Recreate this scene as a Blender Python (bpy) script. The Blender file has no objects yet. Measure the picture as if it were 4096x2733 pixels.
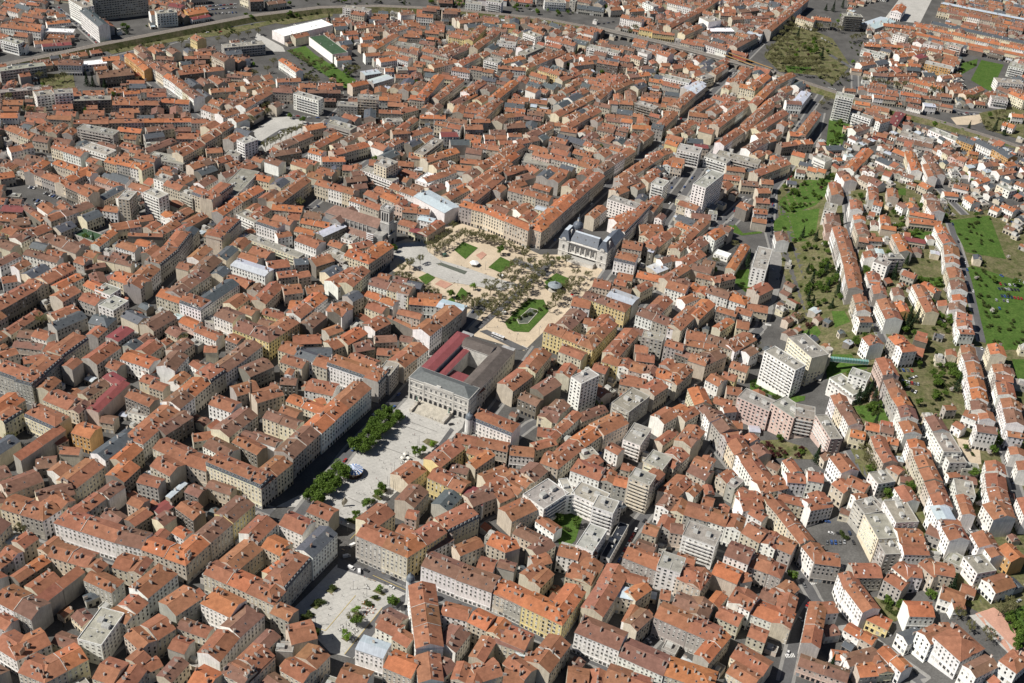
"""Oblique aerial view of an old town: streets of tiled houses around squares, a church, a palace and a railway."""
import bpy, math, random
from math import sin, cos, tan, pi, radians, sqrt, atan2, hypot
from mathutils import Vector, Matrix
from mathutils.geometry import delaunay_2d_cdt
rnd = random.Random(7)
SC = bpy.context.scene
COL = SC.collection

# ------------------------------------------------------------------ camera geometry (photograph 4096 x 2733)
FPX, CX, CY, CAMH, Y0 = 4700.0, 2048.0, 1366.5, 560.0, 830.0
_n = Vector((1360 - CX, 8300 - CY, FPX)).normalized()            # straight down, in camera axes (x right, y down, z forward)
_h = (Vector((0, 0, 1)) - _n * _n.z).normalized()
_r = _n.cross(_h)
def ray(px, py):
    d = Vector((px - CX, py - CY, FPX))
    return d.dot(_r), d.dot(_h), -d.dot(_n)
def smooth(t):
    t = max(0.0, min(1.0, t)); return t * t * (3 - 2 * t)
def flat_at(px, py, z=0.0):
    x, y, w = ray(px, py); t = (z - CAMH) / w
    return x * t, y * t - Y0
_hill = [flat_at(*p) for p in ((3420, 2733), (3240, 2300), (2960, 1900), (3010, 1560), (3080, 1150), (3120, 820), (3300, 560), (3500, 420), (3700, 200))]
def terrain(x, y):
    """The hillside east of the lower town: flat west of the foot line, then a bank 26 m high."""
    pts = _hill
    if y <= pts[0][1]: fx = pts[0][0]
    elif y >= pts[-1][1]: fx = pts[-1][0]
    else:
        fx = pts[-1][0]
        for (x0, y0), (x1, y1) in zip(pts, pts[1:]):
            if y0 <= y <= y1: fx = x0 + (x1 - x0) * (y - y0) / (y1 - y0); break
    return 26.0 * smooth((x - fx) / 105.0) * (1 - smooth((y - 330.0) / 260.0))
def at(px, py, h=0.0):
    """World point whose height above the ground is h on the sight line of photograph pixel (px, py)."""
    z = h
    for _ in range(8):
        x, y = flat_at(px, py, z); z = terrain(x, y) + h
    return Vector((x, y, z))
def to_px(p):
    v = Vector((p[0], p[1] + Y0, p[2] - CAMH))
    c = _r * v.x + _h * v.y - _n * v.z
    return CX + FPX * c.x / c.z, CY + FPX * c.y / c.z, c.z
CAMPOS = Vector((0, -Y0, CAMH))

# ------------------------------------------------------------------ materials
MATS = {}
def mat(name, build):
    m = bpy.data.materials.new(name); m.use_nodes = True
    nt = m.node_tree; b = nt.nodes['Principled BSDF']; b.inputs['Specular IOR Level'].default_value = 0.25
    build(nt, b, nt.nodes, nt.links); MATS[name] = m; return m
def N(nt, t, **kw):
    n = nt.nodes.new(t)
    for k, v in kw.items():
        if k in n.inputs: n.inputs[k].default_value = v
        else: setattr(n, k, v)
    return n
def noise_fac(nt, scale, detail=3, lo=.8, hi=1.2, rough=.6, vec=None):
    no = N(nt, 'ShaderNodeTexNoise'); no.inputs['Scale'].default_value = scale; no.inputs['Detail'].default_value = detail; no.inputs['Roughness'].default_value = rough
    g = N(nt, 'ShaderNodeNewGeometry') if vec is None else None
    nt.links.new(g.outputs['Position'] if vec is None else vec, no.inputs['Vector'])
    mr = N(nt, 'ShaderNodeMapRange'); mr.inputs['From Min'].default_value = .3; mr.inputs['From Max'].default_value = .7
    mr.inputs['To Min'].default_value = lo; mr.inputs['To Max'].default_value = hi
    nt.links.new(no.outputs['Fac'], mr.inputs['Value']); return mr.outputs['Result']
def mulc(nt, col, fac):
    m = N(nt, 'ShaderNodeVectorMath'); m.operation = 'SCALE'
    nt.links.new(col, m.inputs[0]); nt.links.new(fac, m.inputs['Scale']); return m.outputs['Vector']
def mult(nt, a, b):
    m = N(nt, 'ShaderNodeMath'); m.operation = 'MULTIPLY'; nt.links.new(a, m.inputs[0]); nt.links.new(b, m.inputs[1]); return m.outputs[0]
def tinted(name, noises, rough=.85, spec=.25, metal=0.0, streak=None):
    def bld(nt, b, nodes, links):
        a = N(nt, 'ShaderNodeAttribute'); a.attribute_name = 'tint'
        c = a.outputs['Color']; f = None
        for (s, d, lo, hi) in noises:
            q = noise_fac(nt, s, d, lo, hi); f = q if f is None else mult(nt, f, q)
        if streak:
            g = N(nt, 'ShaderNodeNewGeometry'); mp = N(nt, 'ShaderNodeMapping'); mp.inputs['Scale'].default_value = streak[:3]
            links.new(g.outputs['Position'], mp.inputs['Vector'])
            q = noise_fac(nt, 1.0, 2, streak[3], streak[4], .5, mp.outputs['Vector']); f = q if f is None else mult(nt, f, q)
        if f is not None: c = mulc(nt, c, f)
        links.new(c, b.inputs['Base Color']); b.inputs['Roughness'].default_value = rough
        b.inputs['Specular IOR Level'].default_value = spec; b.inputs['Metallic'].default_value = metal
    return mat(name, bld)
tinted('tile', [(.09, 3, .84, 1.14), (.4, 4, .80, 1.18), (3.0, 3, .84, 1.15)], .92, .15)
tinted('wall', [(.25, 3, .9, 1.08), (2.2, 3, .88, 1.1)], .92, .2, streak=(1.3, 1.3, .12, .86, 1.1))
tinted('flatroof', [(.2, 4, .75, 1.2), (1.6, 4, .8, 1.18)], .95, .15)
tinted('slate', [(.5, 3, .8, 1.2), (4, 2, .85, 1.15)], .55, .4)
tinted('metal', [(.3, 3, .88, 1.1)], .45, .5, 0.0, streak=(1.5, .1, .1, .9, 1.08))
tinted('paint', [], .3, .5)
tinted('stone', [(.3, 4, .75, 1.15), (2.5, 4, .75, 1.2)], .9, .2)
tinted('bark', [(3, 3, .7, 1.2)], .95, .1)
tinted('cloth', [(3, 2, .85, 1.1)], .95, .1)
def _glass(nt, b, nodes, links):
    b.inputs['Base Color'].default_value = (.018, .021, .026, 1); b.inputs['Roughness'].default_value = .12; b.inputs['Specular IOR Level'].default_value = .5
mat('glass', _glass)
def leafmat(name, c0, c1, tr=.25):
    def bld(nt, b, nodes, links):
        oi = N(nt, 'ShaderNodeObjectInfo'); mx = N(nt, 'ShaderNodeMix'); mx.data_type = 'RGBA'
        g = N(nt, 'ShaderNodeNewGeometry')
        f = noise_fac(nt, .8, 3, 0, .8); ad = N(nt, 'ShaderNodeMath'); ad.operation = 'ADD'
        sc = N(nt, 'ShaderNodeMath'); sc.operation = 'MULTIPLY'; sc.inputs[1].default_value = .4
        links.new(oi.outputs['Random'], sc.inputs[0]); links.new(f, ad.inputs[0]); links.new(sc.outputs[0], ad.inputs[1])
        links.new(ad.outputs[0], mx.inputs[0]); mx.inputs[6].default_value = (*c0, 1); mx.inputs[7].default_value = (*c1, 1)
        links.new(mx.outputs[2], b.inputs['Base Color']); b.inputs['Roughness'].default_value = .7; b.inputs['Specular IOR Level'].default_value = .2
        t = N(nt, 'ShaderNodeBsdfTranslucent'); ms = N(nt, 'ShaderNodeMixShader'); ms.inputs[0].default_value = tr
        links.new(mx.outputs[2], t.inputs['Color']); out = [n for n in nodes if n.type == 'OUTPUT_MATERIAL'][0]
        links.new(b.outputs[0], ms.inputs[1]); links.new(t.outputs[0], ms.inputs[2]); links.new(ms.outputs[0], out.inputs['Surface'])
    return mat(name, bld)
leafmat('leaf_green', (.055, .105, .018), (.12, .19, .032))
leafmat('leaf_lime', (.10, .20, .02), (.18, .30, .035))
leafmat('leaf_dark', (.012, .028, .012), (.03, .055, .022), .12)
leafmat('leaf_olive', (.105, .102, .045), (.18, .175, .075))
leafmat('leaf_blossom', (.5, .45, .42), (.68, .62, .6))
leafmat('leaf_purple', (.05, .014, .016), (.10, .03, .03))
leafmat('leaf_shrub', (.03, .055, .014), (.085, .11, .03))
def ground(name, col, noises, rough=.95, joints=None, col2=None):
    def bld(nt, b, nodes, links):
        rgb = N(nt, 'ShaderNodeRGB'); rgb.outputs[0].default_value = (*col, 1); c = rgb.outputs[0]
        if col2:
            f2 = noise_fac(nt, .12, 5, 0, 1); mx = N(nt, 'ShaderNodeMix'); mx.data_type = 'RGBA'
            links.new(f2, mx.inputs[0]); links.new(c, mx.inputs[6]); mx.inputs[7].default_value = (*col2, 1); c = mx.outputs[2]
        f = None
        for (s, d, lo, hi) in noises:
            q = noise_fac(nt, s, d, lo, hi); f = q if f is None else mult(nt, f, q)
        if joints:
            g = N(nt, 'ShaderNodeNewGeometry'); mp = N(nt, 'ShaderNodeMapping'); mp.inputs['Rotation'].default_value = (0, 0, joints[1])
            links.new(g.outputs['Position'], mp.inputs['Vector'])
            br = N(nt, 'ShaderNodeTexBrick'); br.inputs['Scale'].default_value = 1; br.inputs['Brick Width'].default_value = joints[0] * 1.6; br.inputs['Row Height'].default_value = joints[0]
            br.inputs['Mortar Size'].default_value = .09; br.inputs['Color1'].default_value = (1, 1, 1, 1); br.inputs['Color2'].default_value = (.93, .93, .93, 1); br.inputs['Mortar'].default_value = (.72, .72, .72, 1)
            links.new(mp.outputs[0], br.inputs['Vector']); mm = N(nt, 'ShaderNodeMix'); mm.data_type = 'RGBA'; mm.blend_type = 'MULTIPLY'; mm.inputs[0].default_value = 1
            links.new(c, mm.inputs[6]); links.new(br.outputs['Color'], mm.inputs[7]); c = mm.outputs[2]
        if f is not None: c = mulc(nt, c, f)
        links.new(c, b.inputs['Base Color']); b.inputs['Roughness'].default_value = rough; b.inputs['Specular IOR Level'].default_value = .15
    return mat(name, bld)
ground('asphalt', (.085, .083, .08), [(.05, 4, .75, 1.25), (.8, 4, .8, 1.2)])
ground('road', (.095, .095, .098), [(.1, 4, .85, 1.15), (1.2, 4, .85, 1.15)])
ground('sidewalk', (.22, .215, .205), [(.2, 4, .85, 1.12), (1.5, 3, .85, 1.12)])
ground('paving', (.40, .39, .365), [(.06, 4, .9, 1.08), (.5, 5, .88, 1.1)], joints=(3.2, -.62))
ground('sand', (.47, .39, .29), [(.08, 4, .86, 1.1), (.7, 5, .85, 1.12)])
ground('redsand', (.42, .24, .18), [(.1, 4, .85, 1.1), (1, 4, .85, 1.1)])
ground('grass', (.04, .085, .014), [(.6, 5, .65, 1.35)], col2=(.07, .115, .025))
ground('soil', (.06, .075, .022), [(.5, 5, .6, 1.4)], col2=(.15, .13, .075))
ground('water', (.10, .11, .09), [(.6, 4, .7, 1.3)], .25)
MATLIST = list(MATS)

# ------------------------------------------------------------------ mesh builder
class MB:
    def __init__(s): s.v = []; s.f = []; s.m = []; s.t = []
    def poly(s, pts, m, t=(1, 1, 1)):
        i = len(s.v); s.v.extend(tuple(p) for p in pts); s.f.append(tuple(range(i, i + len(pts)))); s.m.append(m); s.t.append(t)
    def prism(s, base, z0, z1, m, t, top=None, tt=None, bottom=False):
        """base: CCW (x,y) ring; walls, and a top face of material `top`."""
        n = len(base)
        for i in range(n):
            a, b = base[i], base[(i + 1) % n]
            s.poly([(a[0], a[1], z0), (b[0], b[1], z0), (b[0], b[1], z1), (a[0], a[1], z1)], m, t)
        s.poly([(p[0], p[1], z1) for p in base], top or m, tt or t)
        if bottom: s.poly([(p[0], p[1], z0) for p in reversed(base)], m, t)
    def box(s, c, u, L, W, z0, z1, m, t, top=None, tt=None):
        """upright box centred on c (x,y), its length L along unit vector u"""
        w = (-u[1], u[0]); h = []
        for a, b in ((-1, -1), (1, -1), (1, 1), (-1, 1)):
            h.append((c[0] + u[0] * a * L / 2 + w[0] * b * W / 2, c[1] + u[1] * a * L / 2 + w[1] * b * W / 2))
        s.prism(h, z0, z1, m, t, top, tt, True)
    def cyl(s, c, r, z0, z1, m, t, n=10, r2=None):
        r2 = r if r2 is None else r2
        A = [(c[0] + r * cos(2 * pi * i / n), c[1] + r * sin(2 * pi * i / n), z0) for i in range(n)]
        B = [(c[0] + r2 * cos(2 * pi * i / n), c[1] + r2 * sin(2 * pi * i / n), z1) for i in range(n)]
        for i in range(n): s.poly([A[i], A[(i + 1) % n], B[(i + 1) % n], B[i]], m, t)
        if r2 > .02: s.poly(B, m, t)
        s.poly(list(reversed(A)), m, t)
    def tube(s, p, q, r, m, t, n=6, r2=None):
        p = Vector(p); q = Vector(q); d = (q - p)
        if d.length < 1e-6: return
        d.normalize(); a = d.orthogonal().normalized(); b = d.cross(a); r2 = r if r2 is None else r2
        A = [p + (a * cos(2 * pi * i / n) + b * sin(2 * pi * i / n)) * r for i in range(n)]
        B = [q + (a * cos(2 * pi * i / n) + b * sin(2 * pi * i / n)) * r2 for i in range(n)]
        for i in range(n): s.poly([A[i], A[(i + 1) % n], B[(i + 1) % n], B[i]], m, t)
        s.poly(B, m, t); s.poly(list(reversed(A)), m, t)
    def mesh(s, name, org=(0, 0, 0)):
        me = bpy.data.meshes.new(name)
        ox, oy, oz = org
        me.from_pydata([(x - ox, y - oy, z - oz) for x, y, z in s.v], [], s.f)
        used = [k for k in MATLIST if k in set(s.m)]; idx = {k: i for i, k in enumerate(used)}
        for k in used: me.materials.append(MATS[k])
        me.polygons.foreach_set('material_index', [idx[k] for k in s.m])
        at_ = me.attributes.new('tint', 'FLOAT_COLOR', 'FACE'); buf = []
        for t in s.t: buf.extend((t[0], t[1], t[2], 1.0))
        at_.data.foreach_set('color', buf)
        return me
    def build(s, name, parent=None, loc=None):
        """link as one object; its origin is `loc` (or the parent's place)."""
        org = loc if loc is not None else (parent['_o'] if parent is not None else (0, 0, 0))
        o = bpy.data.objects.new(name, s.mesh(name, org)); COL.objects.link(o)
        if parent is not None:
            o.parent = parent; po = parent['_o']; o.location = (org[0] - po[0], org[1] - po[1], org[2] - po[2])
        else: o.location = org
        o['_o'] = tuple(org); return o
THINGS = []
def tag(o, label, cat, group=None, kind=None):
    if label: o['label'] = label
    if cat: o['category'] = cat
    if group: o['group'] = group
    if kind: o['kind'] = kind
    THINGS.append(o); return o
def empty(name, loc):
    o = bpy.data.objects.new(name, None); COL.objects.link(o); o.location = loc; o['_o'] = tuple(loc); o.empty_display_size = .5; return o
def inst(name, me, parent, loc, rz=0.0, sc=(1, 1, 1), tilt=None):
    """an object that shares mesh `me`; loc is in world space."""
    o = bpy.data.objects.new(name, me); COL.objects.link(o)
    if parent is not None:
        o.parent = parent; po = parent['_o']; o.location = (loc[0] - po[0], loc[1] - po[1], loc[2] - po[2])
    else: o.location = loc
    o.rotation_euler = (0, 0, rz); o.scale = sc; o['_o'] = tuple(loc); return o
def jit(c, a=.06, h=.03):
    k = 1 + rnd.uniform(-a, a); return tuple(max(.004, x * k * (1 + rnd.uniform(-h, h))) for x in c)
ORD = 'first second third fourth fifth sixth seventh eighth ninth tenth eleventh twelfth thirteenth fourteenth fifteenth sixteenth seventeenth eighteenth nineteenth twentieth'.split()
TENS = ['twenty', 'thirty', 'forty', 'fifty', 'sixty', 'seventy', 'eighty', 'ninety']
def ordinal(n):
    if n <= 20: return ORD[n - 1]
    t, u = divmod(n, 10)
    if n < 100: return (TENS[t - 2] + '-' + ORD[u - 1]) if u else TENS[t - 2][:-1] + 'ieth'
    return ('hundred-and-' + ordinal(n - 100)) if n > 100 else 'hundredth'
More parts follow.
